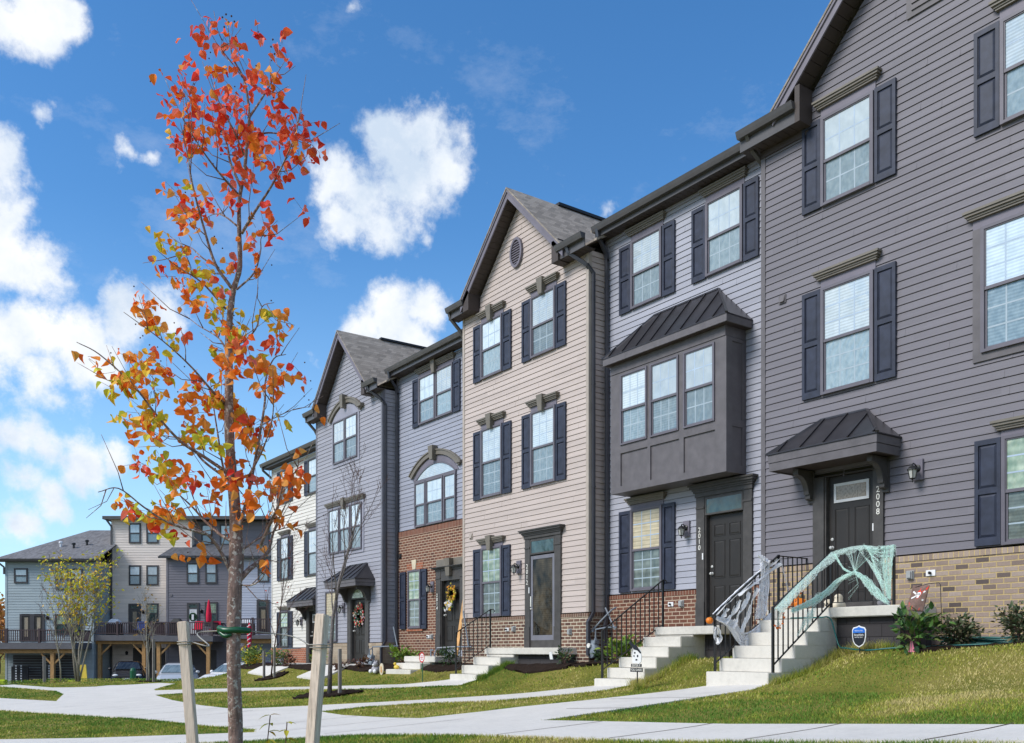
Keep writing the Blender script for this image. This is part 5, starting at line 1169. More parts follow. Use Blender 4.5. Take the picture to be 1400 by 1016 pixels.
patches('skull_print', bone((.14,.26), (.84,.56))+bone((.84,.24), (.16,.50))+[el(.52,.33,.13,.10), el(.52,.43,.085,.06)], 'white_paint', .0065)
patches('skull_eyes', [el(.47,.34,.03,.028,8), el(.57,.34,.03,.028,8)], 'sign_black', .009); patches('bandana', [[(.40,.27),(.64,.25),(.60,.20),(.46,.19)]], 'flag_red', .009)
# white ghost sign with the tilted hat
gx_, gy_ = -11.70, -2.52; gz = tz(gx_, gy_)
t = thing('yard_sign', (gx_, gy_, gz), 'white ghost face sign in a tilted black hat on a black stake', 'sign')
B_ = lambda a, b: (gx_+a, gy_, b)
MB().box(gx_-.01, gx_+.01, gy_+.008, gy_+.02, gz-.1, -.3).build('stake', 'black_plastic', t)
m = MB(); pr = [(-.10,-.23),(-.105,-.10),(-.095,-.02),(-.05,.03),(.0,.045),(.06,.03),(.10,-.02),(.12,-.10),(.11,-.20),(.06,-.235),(0,-.22)]
m.hexa([(gx_+a, gy_-.006, b) for a, b in pr], [(gx_+a, gy_+.006, b) for a, b in pr]); m.build('ghost_face', 'white_paint', t)
m = MB(); pr = [(-.19,.125),(-.15,.155),(-.045,.085),(-.01,.09),(.03,.055),(.115,-.04),(.095,-.055),(.02,.0),(-.05,.01),(-.10,.06)]
m.hexa([(gx_+a, gy_-.014, b) for a, b in pr], [(gx_+a, gy_-.007, b) for a, b in pr]); m.build('hat', 'sign_black', t)
m = MB()
for c_ in ((-.04,-.045,.02,.016), (.03,-.10,.018,.022), (-.06,-.10,.012,.02), (0,-.165,.026,.014)):
    p2 = el(*c_, 10); m.hexa([(gx_+a, gy_-.010, b) for a, b in p2], [(gx_+a, gy_-.0065, b) for a, b in p2])
m.build('face_marks', 'sign_black', t)
m = MB(); m.box(gx_-.13, gx_+.12, gy_-.012, gy_+.004, -.285, -.235); m.box(gx_-.15, gx_+.145, gy_-.012, gy_+.004, -.372, -.305); m.build('plaque', 'sign_black', t)
text_mesh('lettering', 'ENTER IF', .052, 'number_white', t, front_M(gx_, gy_-.013, -.262), .003); text_mesh('lettering', 'YOU DARE', .058, 'number_white', t, front_M(gx_, gy_-.013, -.338), .003)
# round red and white sign
rx_, ry_ = -20.09, -1.9; rz_ = tz(rx_, ry_)
t = thing('yard_sign', (rx_, ry_, rz_), 'round white sign with red ring on a green stake', 'sign')
m = MB(); m.lathe((rx_, ry_, -.18), [(.115, .004), (.115, -.004)], 24, 'y'); m.build('disc', 'white_paint', t)
m = MB()
for k in range(24):
    a, b = 2*math.pi*k/24, 2*math.pi*(k+1)/24; P2 = lambda r, q_, y: (rx_+r*math.cos(q_), y, -.18+r*math.sin(q_))
    m.hexa([P2(.10, a, ry_-.008), P2(.13, a, ry_-.008), P2(.13, b, ry_-.008), P2(.10, b, ry_-.008)], [P2(.10, a, ry_-.0045), P2(.13, a, ry_-.0045), P2(.13, b, ry_-.0045), P2(.10, b, ry_-.0045)])
for zz, ww in ((-.14, .05), (-.18, .065), (-.22, .045)): m.box(rx_-ww, rx_+ww, ry_-.008, ry_-.0045, zz-.008, zz+.008)
m.build('ring', 'red_paint', t); MB().box(rx_-.012, rx_+.012, ry_+.005, ry_+.018, rz_-.1, -.1).build('stake', 'hose_green', t)
# plush toy, painted disc and yellow bird near the low steps
tx, ty = -23.75, -1.30; tzv = tz(tx, ty)
t = thing('plush_toy', (tx, ty, tzv), 'grey plush animal with white paws lying in the bed', 'toy')
m = MB(); m.ball((tx, ty, tzv+.12), .15, .12, .12); m.ball((tx+.06, ty-.04, tzv+.27), .085, .08, .08); m.ball((tx-.0, ty-.03, tzv+.345), .03, .02, .035); m.ball((tx+.12, ty-.03, tzv+.345), .03, .02, .035); m.build('body', 'toy_grey', t, smooth=True)
m = MB()
for a in (-.13, .13): m.ball((tx+a, ty-.10, tzv+.07), .06, .05, .06)
m.ball((tx+.06, ty-.11, tzv+.25), .04, .03, .03); m.build('paws', 'white_paint', t, smooth=True)
tx, ty = -23.28, -1.36; tzv = tz(tx, ty)
t = thing('painted_board', (tx, ty, tzv), 'yellow oval board with a brown figure leaning by the low steps', 'ornament')
p2 = el(tx, tzv+.16, .115, .165, 20); m = MB(); m.hexa([(a, ty-.01, b) for a, b in p2], [(a, ty+.012, b) for a, b in p2]); m.build('board', 'keystone_cream', t)
m = MB()
for q_ in (el(tx-.01, tzv+.2, .04, .05, 10), el(tx+.01, tzv+.11, .055, .055, 10)): m.hexa([(a, ty-.015, b) for a, b in q_], [(a, ty-.0105, b) for a, b in q_])
m.build('figure', 'plank_wood', t)
t = thing('duck', (-22.85, -1.12, -.53), 'yellow duck ornament sitting on the low steps', 'ornament')
m = MB(); m.ball((-22.85, -1.12, -.47), .10, .07, .06); m.ball((-22.92, -1.13, -.38), .045, .045, .045); m.build('body', 'yellow_paint', t, smooth=True); MB().lathe((-22.96, -1.14, -.385), [(.018, 0), (.004, -.04)], 8, 'x').build('beak', 'orange_leaf', t)
# pink marker flag
px_, py_ = -7.30, -1.45; t = thing('marker_flag', (px_, py_, tz(px_, py_)), 'tiny pink marker flag in the mulch under the large-leaved bush', 'flag')
m = MB(); z_ = tz(px_, py_); m.hexa([(px_-.05, py_, z_+.02), (px_+.04, py_+.02, z_+.02), (px_+.045, py_+.024, z_+.02), (px_-.045, py_+.004, z_+.02)], [(px_-.01, py_, z_+.17), (px_+.005, py_+.01, z_+.17), (px_+.008, py_+.013, z_+.17), (px_-.006, py_+.003, z_+.17)]); m.build('pennant', 'pink_plastic', t); MB().tube([(px_, py_+.005, z_-.05), (px_, py_+.005, z_+.18)], .003, 5).build('wire', 'wire_grey', t)
# garden hose
hm = MB(); hp = curve([(-9.62,-1.08,.52), (-9.3,-1.1,.515), (-9.05,-1.08,.515), (-8.94,-1.07,.52), (-8.87,-1.06,.46), (-8.80,-1.06,.25), (-8.70,-1.10,.06), (-8.5,-1.22,.03), (-8.1,-1.30,.0), (-7.7,-1.25,.03), (-7.3,-1.05,.05), (-6.6,-.95,.08), (-6.3,-.8,.09)], 10); hm.tube(hp, .012, 8)
for k in range(4):
    rr_ = .36+.05*random.random(); cx, cy = -6.85+random.uniform(-.08, .08), -.40+random.uniform(-.06, .06)
    hm.tube([(cx+rr_*1.5*math.cos(a), cy+rr_*.35*math.sin(a), tz(cx, cy)+.06+.02*k+.012*math.sin(3*a+k)) for a in np.linspace(0, 6.3, 40)], .012, 7)
tag(hm.build('garden_hose', 'hose_teal', smooth=True), 'teal garden hose looped over the steps and coiled in the bed', 'hose')
# ---------------------------------------------------------------- gas meters, plank, wreaths
def gas_meter(x, y, z, label, pipe, s=1.):
    t = thing('gas_meter', (x, y, z), label, 'gas meter', 'gas meters along the fronts')
    m = MB(); m.lathe((x, y-.09*s, z+.24*s), [(.06*s, 0), (.15*s, .03*s), (.16*s, .10*s), (.15*s, .17*s), (.06*s, .2*s)], 18, 'y', 1.05, 1.2); m.box(x-.14*s, x+.14*s, y-.06*s, y+.08*s, z+.38*s, z+.46*s); m.build('body', 'meter_grey', t, bevel=.008)
    m = MB(); m.lathe((x, y-.10*s, z+.34*s), [(.055*s, 0), (.055*s, -.03*s), (.05*s, -.035*s)], 14, 'y'); m.build('dial', 'number_white', t)
    m = MB()
    for a in (-.1, .1): m.tube([(x+a*s, y, z+.44*s), (x+a*s, y, z+.56*s)], .022*s, 8); m.lathe((x+a*s, y, z+.46*s), [(.036*s, 0), (.036*s, .04*s)], 6)
    m.tube(curve([(x-.1*s, y, z+.55*s), (x-.1*s, y, z+.62*s), (x-.04*s, y, z+.66*s), (x+.03*s, y, z+.66*s)], 6), .02*s, 8)
    m.build('union', 'pipe_grey', t)
    for run in pipe: MB().tube(run, .02*s, 8).build('pipe', 'pipe_grey', t)
gas_meter(-15.83, .02, -.24, 'grey gas meter at the corner of the tan and red brick bases', [[(-15.73,.02,.32),(-15.73,.02,.46),(-15.45,.1,.5),(-15.3,.25,.5)], [(-15.93,.02,.38),(-15.75,.15,.62),(-15.5,.3,.9),(-15.5,.42,.95)], [(-15.72,.3,.95),(-15.4,.3,.45)], [(-15.83,.1,-.4),(-15.83,.1,.0)]])
gas_meter(-26.12, -.25, -.62, 'grey gas meter by the stone base beside the plush toy', [[(-26.02,-.25,-.06),(-26.02,-.25,.10),(-25.1,-.05,.12),(-25.0,.1,.12)], [(-25.05,.1,.12),(-25.3,.1,.72)], [(-26.22,-.25,-.06),(-26.22,-.25,.05)], [(-26.12,-.2,-.8),(-26.12,-.2,-.5)]])
gas_meter(-21.85, -.55, -.66, 'grey gas meter at the right of the low steps', [[(-21.75,-.55,-.10),(-21.7,-.5,.06),(-21.2,-.2,.09),(-20.6,-.1,.09)], [(-20.75,-.1,.09),(-21.0,-.1,1.05)], [(-21.95,-.55,-.10),(-21.95,-.55,.04)], [(-21.85,-.5,-.9),(-21.85,-.5,-.5)]])
gas_meter(-33.4, -.3, -.66, 'grey gas meter in front of the far cream house', [[(-33.3,-.3,-.1),(-33.3,-.3,.05),(-32.95,.3,.08)], [(-33.5,-.3,-.1),(-33.5,-.3,.0)], [(-33.4,-.3,-.8),(-33.4,-.3,-.5)]])
m = MB(); m.beam((-21.72,.10,-.30), (-21.62,.36,1.60), .14, .03, up=(0,1,0)); tag(m.build('plank', 'plank_wood'), 'long orange wooden plank leaning beside the brick-house doorway', 'plank')
def wreath(x, y, z, r, label, cols, n=130, seed=1, tail=0.):
    t = thing('wreath', (x, y, z), label, 'wreath'); rnd = random.Random(seed); m = MB(); tint = []
    MB().lathe((x, y, z), [(r*.78, 0), (r*.72, -.03), (r*.6, -.03), (r*.55, 0)], 18, 'y').build('ring', 'wreath_green', t)
    for k in range(n):
        a = rnd.random()*6.283; rr_ = r*rnd.gauss(.72, .17); c = Vector((x+rr_*math.cos(a), y-.03-rnd.random()*.05, z+rr_*math.sin(a)))
        if tail and rnd.random() < .3: c = Vector((x+rnd.gauss(-.1, .1), y-.04-rnd.random()*.04, z-r-rnd.random()*tail))
        s = rnd.uniform(.02, .045); col = rnd.choice(cols)
        i = len(m.v); m.ball(c, s, s*.6, s, 6, 4); tint += [(*[q_*rnd.uniform(.7, 1.2) for q_ in col], 1)]*(len(m.v)-i)
    m.build('flowers', 'leaf_shrub', t, tint=tint)
wreath(-27.46, .04, 1.14, .40, 'red and green wreath with white blooms on a grey door', [(.03,.10,.03),(.02,.07,.03),(.5,.03,.03),(.45,.25,.2),(.6,.55,.45)], 190, 2)
wreath(-22.50, .50, 1.62, .26, 'yellow sunflower wreath with white blooms on the dark door', [(.75,.45,.03),(.6,.32,.03),(.15,.08,.02),(.7,.5,.08)], 90, 3)
m = MB(); tint = []; rnd = random.Random(6)
for k in range(46):
    c = Vector((-22.62+rnd.gauss(0, .10), .42, 1.30+rnd.gauss(0, .08))); col = rnd.choice([(.75,.72,.7)]*3+[(.7,.45,.05),(.1,.16,.06)]); i = len(m.v); m.ball(c, .035, .025, .035, 6, 4); tint += [(*col, 1)]*(len(m.v)-i)
wr = [o for o in bpy.data.objects if o.name.startswith('wreath') and 'sunflower' in o.get('label', '')][0]
m.build('white_blooms', 'leaf_shrub', wr, tint=tint)
# ---------------------------------------------------------------- trees and plants
def leaf(V, F, T, c, d, nrm, ln, wd, col, fold=.35, curl=.25):
    """one broad leaf: stalk end at c, pointing along d"""
    d = d.normalized(); s = d.cross(nrm)
    if s.length < 1e-3: s = d.cross(Vector((1, 0, .3)))
    s.normalize(); n = s.cross(d).normalized(); i = len(V)
    rows = ((0, 0), (.12, .30), (.38, .5), (.68, .36), (1., 0))
    for t, w in rows:
        mid = c+d*(ln*t)-n*(curl*ln*t*t)
        if w == 0: V.append(mid)
        else:
            up = n*(w*wd*fold); V.extend((mid-s*(w*wd)+up, mid, mid+s*(w*wd)+up))
    # indices: 0 | 1 2 3 | 4 5 6 | 7 8 9 | 10
    F.extend([(i, i+2, i+1), (i, i+3, i+2), (i+1, i+2, i+5, i+4), (i+2, i+3, i+6, i+5), (i+4, i+5, i+8, i+7), (i+5, i+6, i+9, i+8), (i+7, i+8, i+10), (i+8, i+9, i+10)])
    for k_ in range(11): T.append((*[min(1, q_*random.uniform(.9, 1.1)) for q_ in col], 1))
def leaf_mesh(name, V, F, T, mat, parent):
    m = MB(); m.v = [tuple(v) for v in V]; m.f = [list(f) for f in F]; m.mi = [0]*len(F)
    return m.build(name, mat, parent, tint=T, normals=False, smooth=False)
TX = (320-700)/1270*5.0
def tp(u, v, dd=0.):                   # trunk sketch at 254 px to the metre, dd metres behind the trunk
    return view_pt((u-320)/254.+TX, 5.0+dd, (889-v)/254.)
gt = tz(tp(320, 1000).x, tp(320, 1000).y)
tree = thing('autumn_tree', (tp(320, 1000).x, tp(320, 1000).y, gt), 'slender young tree with sparse red and orange autumn leaves', 'tree')
trunk = [(321,1180),(320,1016),(321,900),(322,800),(322,760),(319,695),(316,640),(315,582),(315,518),(312,460),(314,415),(317,393),(326,362),(327,315),(329,275),(336,241),(339.5,197),(341,162),(336,123),(329,98),(316,74),(311,44),(309,24)]
rad = [.045,.040,.037,.035,.037,.030,.026,.024,.021,.018,.016,.015,.013,.0115,.010,.009,.008,.007,.0058,.005,.0042,.003,.002]
m = MB(); tc = curve([tp(u, v, .03*math.sin(v*.02)) for u, v in trunk], 4); rr_ = np.interp(np.linspace(0, len(rad)-1, len(tc)), range(len(rad)), rad)
m.tube(tc, [r*random.uniform(.94, 1.07) for r in rr_], 12); m.build('trunk', 'bark_main', tree, smooth=True)
Lc = lambda x, y: (100+x*.4918, 420+y*.4918); Uc = lambda x, y: (100+x*.4918, y*.4918)
BR = [  # (crop, points, depth at the tip, radius at the base)
 (Lc, [(442,745),(415,680),(390,640),(365,632),(300,612),(245,575),(190,530),(150,545)], -.35, .011),
 (Lc, [(440,650),(400,628),(350,588),(300,540),(240,490),(180,430)], .3, .010),
 (Lc, [(436,465),(370,420),(310,380),(250,310),(200,240),(120,165),(70,140)], -.25, .011),
 (Lc, [(432,480),(350,420),(290,355),(220,330),(150,312)], .35, .008),
 (Lc, [(452,770),(480,730),(505,700),(522,665),(530,600),(555,520)], .3, .017),
 (Lc, [(520,665),(548,610),(575,565),(600,500),(640,468),(650,440)], -.2, .010),
 (Lc, [(448,640),(470,570),(488,470),(500,380),(515,250),(512,180),(530,110),(560,90)], .25, .012),
 (Lc, [(446,560),(425,480),(400,430),(375,330),(350,230),(330,150)], .3, .009),
 (Lc, [(505,340),(560,300),(610,270),(660,256)], .15, .004),
 (Lc, [(455,770),(500,775),(540,755),(560,720)], -.15, .006),
 (Lc, [(432,280),(395,240),(350,185),(290,130),(205,70)], -.3, .008),
 (Lc, [(488,470),(540,400),(580,320),(595,215)], -.3, .007),
 (Uc, [(432,985),(395,930),(330,885),(270,835)], .2, .006),
 (Uc, [(440,800),(400,740),(375,650),(352,545),(345,470),(335,400)], -.2, .010),
 (Uc, [(405,745),(355,710),(300,665),(250,700)], .15, .006),
 (Uc, [(425,860),(370,800),(320,775),(280,750)], -.25, .006),
 (Uc, [(455,805),(500,755),(515,690),(515,640),(555,590)], .1, .006),
 (Uc, [(468,650),(510,595),(560,535),(600,480),(635,420),(660,360)], -.2, .009),
 (Uc, [(458,630),(415,590),(375,565),(330,560)], .2, .006),
 (Uc, [(462,545),(410,490),(375,445),(350,400)], -.25, .007),
 (Uc, [(466,520),(430,440),(410,370),(380,310),(350,260)], .25, .008),
 (Uc, [(475,430),(450,370),(420,310),(400,240)], -.15, .005),
 (Uc, [(487,330),(520,260),(545,190),(570,120)], .15, .007),
 (Uc, [(490,380),(540,350),(590,340),(640,345)], .25, .006),
 (Uc, [(470,215),(440,170),(400,120),(405,60)], .1, .004),
 (Uc, [(440,930),(470,960),(520,930),(545,880),(585,880)], -.2, .007),
 (Lc, [(448,690),(520,630),(575,600),(600,600)], .3, .006)]
bm_ = MB(); tips = []
rnd = random.Random(12)
for fn, pts, dd, r0 in BR:
    P_ = [tp(*fn(*p), dd*(i/(len(pts)-1))**1.2) for i, p in enumerate(pts)]
    c_ = curve(P_, 5); bm_.tube(c_, [r0*(1-.82*i/(len(c_)-1)) for i in range(len(c_))], 6)
    for j in range(3, len(c_)-1, 2):   # side twigs
        if rnd.random() < .62:
            a = c_[j]; d_ = (c_[j+1]-a).normalized(); s_ = Vector((rnd.gauss(0, 1), rnd.gauss(0, 1), rnd.gauss(.4, .7))); s_ = (s_-d_*s_.dot(d_)).normalized()
            L_ = rnd.uniform(.10, .26); b = a+(d_*.6+s_*.7)*L_*.5; e = a+(d_*.9+s_*.75+Vector((0, 0, .25)))*L_
            bm_.tube([a, b, e], [.0032, .0022, .0012], 4); tips.append(e)
bm_.build('branches', 'bark_main', tree, smooth=True)
PAL = {'r': [(.92,.10,.04),(.95,.15,.05),(.85,.06,.04),(.95,.20,.07),(.92,.22,.16)], 'o': [(.97,.25,.03),(.97,.34,.05),(.95,.19,.03),(.97,.42,.09)], 'y': [(.72,.66,.05),(.88,.62,.06),(.58,.60,.05),(.93,.55,.06)]}
CL = [(Uc,x) for x in ((400,60,25,3,'r'),(400,150,45,12,'r'),(460,135,25,7,'ro'),(530,150,25,5,'r'),(590,150,20,5,'r'),(325,195,12,3,'r'),(540,205,30,8,'ro'),(470,190,45,13,'r'),(400,195,35,10,'ro'),(300,255,25,4,'r'),(270,305,8,2,'r'),(345,250,25,5,'r'),(335,285,20,5,'r'),(430,245,35,8,'r'),(510,240,30,5,'r'),(350,330,60,24,'ro'),(420,310,45,18,'r'),(430,370,55,24,'r'),(480,345,35,12,'r'),(370,400,45,16,'ro'),(320,390,40,13,'r'),(280,390,15,4,'r'),(500,380,40,12,'r'),(520,430,30,9,'ro'),(455,415,25,6,'r'),(550,300,40,9,'r'),(575,340,25,8,'r'),(620,360,45,18,'r'),(650,370,30,12,'r'),(600,410,35,11,'r'),(630,440,35,9,'ro'),(590,490,40,10,'r'),(550,500,20,5,'ro'),(610,520,20,3,'r'),(290,410,10,2,'y'),(292,472,8,2,'y'),(335,490,20,4,'r'),(400,450,15,3,'r'),(465,515,25,5,'r'),(495,525,20,4,'r'),(465,575,30,8,'r'),(320,570,35,11,'ro'),(345,600,40,13,'ro'),(370,560,15,3,'o'),(300,610,10,2,'r'),(400,655,12,3,'r'),(490,605,20,3,'o'),(565,620,15,5,'r'),(350,660,40,9,'o'),(262,690,25,7,'y'),(310,705,35,13,'oy'),(240,740,12,3,'r'),(300,770,40,9,'o'),(350,745,25,6,'y'),(390,770,30,7,'oy'),(430,725,15,3,'o'),(505,700,25,6,'ro'),(510,745,10,3,'o'),(415,815,20,5,'y'),(440,830,12,3,'r'),(350,800,20,5,'y'),(350,870,30,8,'o'),(400,880,40,13,'oy'),(455,890,30,8,'y'),(210,860,30,9,'o'),(205,895,25,8,'oy'),(240,910,30,8,'o'),(215,960,15,2,'r'),(265,930,15,5,'y'),(310,925,20,5,'r'),(540,870,25,7,'y'),(565,900,25,7,'oy'),(590,890,15,4,'o'),(550,945,12,2,'r'),(490,970,25,7,'oy'),(510,990,20,5,'o'),(400,950,35,9,'oy'),(430,930,25,6,'y'))]
CL += [(Lc,x) for x in ((55,150,16,3,'o'),(115,170,40,10,'oy'),(130,240,18,4,'y'),(160,255,18,3,'y'),(140,310,20,3,'y'),(160,150,25,5,'o'),(215,180,45,12,'oy'),(265,180,30,9,'o'),(240,240,40,11,'oy'),(190,235,25,8,'oy'),(180,335,35,10,'o'),(215,300,35,10,'y'),(250,330,30,7,'oy'),(320,180,12,3,'r'),(330,230,25,5,'o'),(310,350,35,11,'oy'),(355,345,35,10,'oy'),(380,380,15,4,'y'),(375,250,45,15,'oy'),(350,300,35,9,'o'),(400,240,45,14,'oy'),(430,270,45,16,'oy'),(470,190,45,14,'o'),(510,150,40,11,'ro'),(550,200,45,12,'o'),(600,200,30,7,'o'),(625,175,15,3,'r'),(550,90,15,3,'r'),(470,100,30,7,'oy'),(560,250,25,5,'o'),(470,310,45,14,'ro'),(510,300,30,7,'o'),(500,365,30,9,'o'),(460,340,30,9,'oy'),(585,310,12,2,'y'),(585,360,12,2,'o'),(660,268,8,1,'o'),(420,410,25,6,'y'),(440,440,30,7,'o'),(460,470,30,9,'ro'),(495,470,25,5,'r'),(470,500,25,5,'o'),(180,430,35,8,'ro'),(215,435,40,11,'oy'),(270,430,35,7,'y'),(310,465,40,9,'o'),(255,470,30,7,'oy'),(350,490,25,6,'ro'),(370,520,30,7,'o'),(410,485,10,2,'o'),(140,540,25,7,'oy'),(175,570,18,3,'r'),(230,545,40,12,'oy'),(250,580,40,11,'oy'),(290,590,35,9,'oy'),(265,615,12,2,'r'),(310,650,15,3,'y'),(345,680,25,5,'o'),(320,690,12,2,'o'),(380,580,30,5,'o'),(430,605,25,4,'o'),(490,560,35,7,'o'),(520,545,30,9,'o'),(545,500,30,8,'o'),(580,455,25,5,'o'),(610,500,30,6,'o'),(630,490,15,3,'o'),(560,580,30,5,'o'),(590,600,10,2,'o'),(540,705,8,1,'o'),(530,725,10,1,'o'),(480,655,10,2,'o'),(625,440,12,2,'ro'))]
V, F_, T = [], [], []; rnd = random.Random(21); tw = MB()
for fn, (x, y, r, n, pal) in CL:
    dd = rnd.gauss(0, .13)
    hub = tp(*fn(x, y), dd)
    for k_ in range(int(n*1.85+.5)):
        c = tp(*fn(x+rnd.gauss(0, r*.47), y+rnd.gauss(0, r*.47)), dd+rnd.gauss(0, .08))
        d_ = Vector((rnd.gauss(0, .6), rnd.gauss(0, .6), rnd.gauss(-.55, .55))); nr = Vector((rnd.gauss(0, 1)+.3, rnd.gauss(0, 1)-.5, rnd.gauss(.3, .8)))
        ln = rnd.uniform(.032, .056)*(1.12 if fn is Lc else .98); col = rnd.choice(PAL[rnd.choice(pal)])
        leaf(V, F_, T, c, d_, nr, ln, ln*rnd.uniform(.72, .98), col, rnd.uniform(.15, .8), rnd.uniform(.1, .75))
        if rnd.random() < .5:
            tw.tube([hub+(c-hub)*.25, c], [.0013, .0009], 3)
leaf_mesh('foliage', V, F_, T, 'leaf_autumn', tree); tag(tw.build('twigs', 'bark_main', tree), kind='stuff')
bm_ = MB()
for k_ in range(150):                  # small dark fruits
    fn, (x, y, r, n, pal) = rnd.choice(CL); p = tp(*fn(x+rnd.gauss(0, r*.7), y+rnd.gauss(0, r*.7)), rnd.gauss(0, .12)); bm_.ball(p, .0042, n=6, m=4)
for x, y in ((425,40),(440,45),(415,48),(432,62),(448,60),(420,75),(520,110),(555,110),(550,130),(560,150),(575,285),(540,320),(550,335),(580,370)): bm_.ball(tp(*Uc(x, y)), .0055, n=6, m=4)
tag(bm_.build('fruits', 'bark_twig', tree), kind='stuff')
# stakes and guy wire of the autumn tree
def stake(label, top, bot_lat, dep_t, dep_b, w, rz, h=None):
    a = view_pt((top[0]-700)/1270*dep_t, dep_t, (889-top[1])/1270*dep_t); b = view_pt(bot_lat, dep_b, 0); b.z = tz(b.x, b.y)-.25
    m = MB(); d_ = (a-b).normalized(); m.beam(b, a, w[0], w[1], up=(math.cos(rz), math.sin(rz), 0))
    n = m.v[4:8]
    o = m.build('wooden_stake', 'stake_wood', None, bevel=.004); o.location = (0, 0, 0); return tag(o, label, 'stake', 'stakes and posts beside young trees'), a, b
s1, a1, b1 = stake('slim weathered wooden stake left of the autumn tree trunk', (250, 850), (287-700)/1270*4.55, 4.55, 4.5, (.047, .047), 1.0)
s2, a2, b2 = stake('thick weathered wooden stake right of the autumn tree trunk', (441, 840), (411-700)/1270*4.15, 4.2, 4.1, (.062, .045), .75)
tk = tp(321, 862)
m = MB(); wl = b1+(a1-b1)*.93; wr_ = b2+(a2-b2)*.90
side = Vector((S, C, 0))
m.tube(curve([wl+side*.03, wl+side*.12+Vector((0,0,-.02)), tk-side*.2+Vector((0,0,-.015)), tk-side*.05]), .0035, 6); m.tube(curve([tk+side*.05, tk+side*.3+Vector((0,0,-.03)), wr_-side*.05]), .0035, 6)
for q_, w_, ax in ((wl, .033, (a1-b1).normalized()), (wr_, .045, (a2-b2).normalized())):
    for dz in (0, -.012): m.tube([q_+ax*dz+Vector((w_*math.cos(t_), w_*math.sin(t_), 0)) for t_ in np.linspace(0, 6.3, 14)], .003, 5)
tag(m.build('guy_wire', 'wire_grey', smooth=True), 'grey guy wire strung from the two stakes to the autumn tree', 'wire')
m = MB(); fw = Vector((-C, S, 0))
m.tube(curve([tk-side*.075-fw*.03+Vector((0,0,.012)), tk-side*.03-fw*.060, tk+side*.03-fw*.060+Vector((0,0,.002)), tk+side*.085-fw*.025+Vector((0,0,-.002))], 6), .0165, 10)
m.tube(curve([tk-side*.07-fw*.03+Vector((0,0,-.01)), tk-side*.035-fw*.052+Vector((0,0,-.03)), tk+side*.0-fw*.055+Vector((0,0,-.02))], 6), .012, 8)
m.tube(curve([tk-side*.075-fw*.03, tk-side*.04+fw*.05, tk+side*.05+fw*.05, tk+side*.08-fw*.02], 6), .0155, 8)
tag(m.build('hose_collar', 'hose_green', smooth=True), 'green hose collar round the trunk of the autumn tree', 'hose')
# bare and half-bare small trees
def bare_tree(label, x, y, z, h, r0, seed, spread=.32, stems=1, first=.25, levels=3, mat='bark_grey', lean=(0, 0), twigmat=None):
    t = thing('bare_tree', (x, y, z), label, 'tree'); rnd = random.Random(seed); m = MB(); tw_ = MB(); ends = []
    def grow(p, d, L, r, lev):
        n = 5; pts = [p]; q_ = p.copy(); dd = d.copy()
        for i in range(n):
            dd = (dd+Vector((rnd.gauss(0, .07), rnd.gauss(0, .07), .05 if lev else .0))).normalized(); q_ = q_+dd*(L/n); pts.append(q_.copy())
        (m if lev < 2 else tw_).tube(pts, [max(.0035, r*(1-.72*i/n)) for i in range(n+1)], 6 if lev < 2 else 4)
        if lev >= levels: ends.append(pts[-1]); return
        nb = {0: 9, 1: 5, 2: 4, 3: 3}[lev]
        for i in range(nb):
            t_ = first+(1-first)*(i+.5)/nb if lev == 0 else .25+.7*(i+rnd.random())/nb
            j = min(n-1, int(t_*n)); b = pts[j].lerp(pts[j+1], t_*n-j); a = rnd.random()*6.28
            sd_ = Vector((math.cos(a), math.sin(a), 0)); e = (dd*1.0+sd_*rnd.uniform(.45, .85)+Vector((0, 0, .18))).normalized()
            grow(b, e, L*rnd.uniform(.36, .52)*(1.05-.35*t_), r*(1-.6*t_)*.48, lev+1)
    for s_ in range(stems):
        a = 6.28*s_/stems+rnd.random(); o = Vector((math.cos(a), math.sin(a), 0))*(.05 if stems > 1 else 0)
        d0 = Vector((math.cos(a)*spread*(stems > 1)+lean[0], math.sin(a)*spread*(stems > 1)+lean[1], 1)).normalized()
        grow(Vector((x, y, z-.1))+o, d0, h*rnd.uniform(.85, 1.0), r0, 0)
    m.build('trunk', mat, t, smooth=True); tw_.build('twigs', twigmat or mat, t)
    return t, ends
def add_leaves(t, ends, n, pal, size, seed, spread=.25, name='foliage', zmin=-99):
    rnd = random.Random(seed); V, F2, T = [], [], []
    ends = [e for e in ends if e.z > zmin]
    for _ in range(n):
        e = rnd.choice(ends); c = e+Vector((rnd.gauss(0, spread), rnd.gauss(0, spread), rnd.gauss(0, spread)))
        ln = size*rnd.uniform(.7, 1.2); leaf(V, F2, T, c, Vector((rnd.gauss(0, 1), rnd.gauss(0, 1), rnd.gauss(-.4, .6))), Vector((rnd.gauss(0, 1), rnd.gauss(0, 1), 1)), ln, ln*.6, rnd.choice(pal))
    return leaf_mesh(name, V, F2, T, 'leaf_shrub', t)
z_ = tz(-20.8, -4.05); bare_tree('bare young tree in a mulch ring by the grey gabled house', -20.82, -4.05, z_, 5.7, .058, 31, first=.38, mat='bark_grey', twigmat='bark_twig')
z_ = tz(-30.4, -1.85); t_, e_ = bare_tree('thin bare sapling in front of the far cream house', -30.4, -1.85, z_, 4.4, .032, 8, first=.2, mat='bark_twig'); add_leaves(t_, e_, 10, [(.45,.05,.03)], .09, 3, .1)
p = view_pt((106-700)/1270*41, 41, 0); z_ = tz(p.x, p.y)
t_, e_ = bare_tree('multi-stemmed tree with sparse yellow-green leaves before the blue-grey rear house', p.x, p.y, z_, 4.5, .045, 5, spread=.13, stems=6, first=.35, levels=3, mat='bark_pale', twigmat='bark_grey'); t_.name = 'yellow_tree'
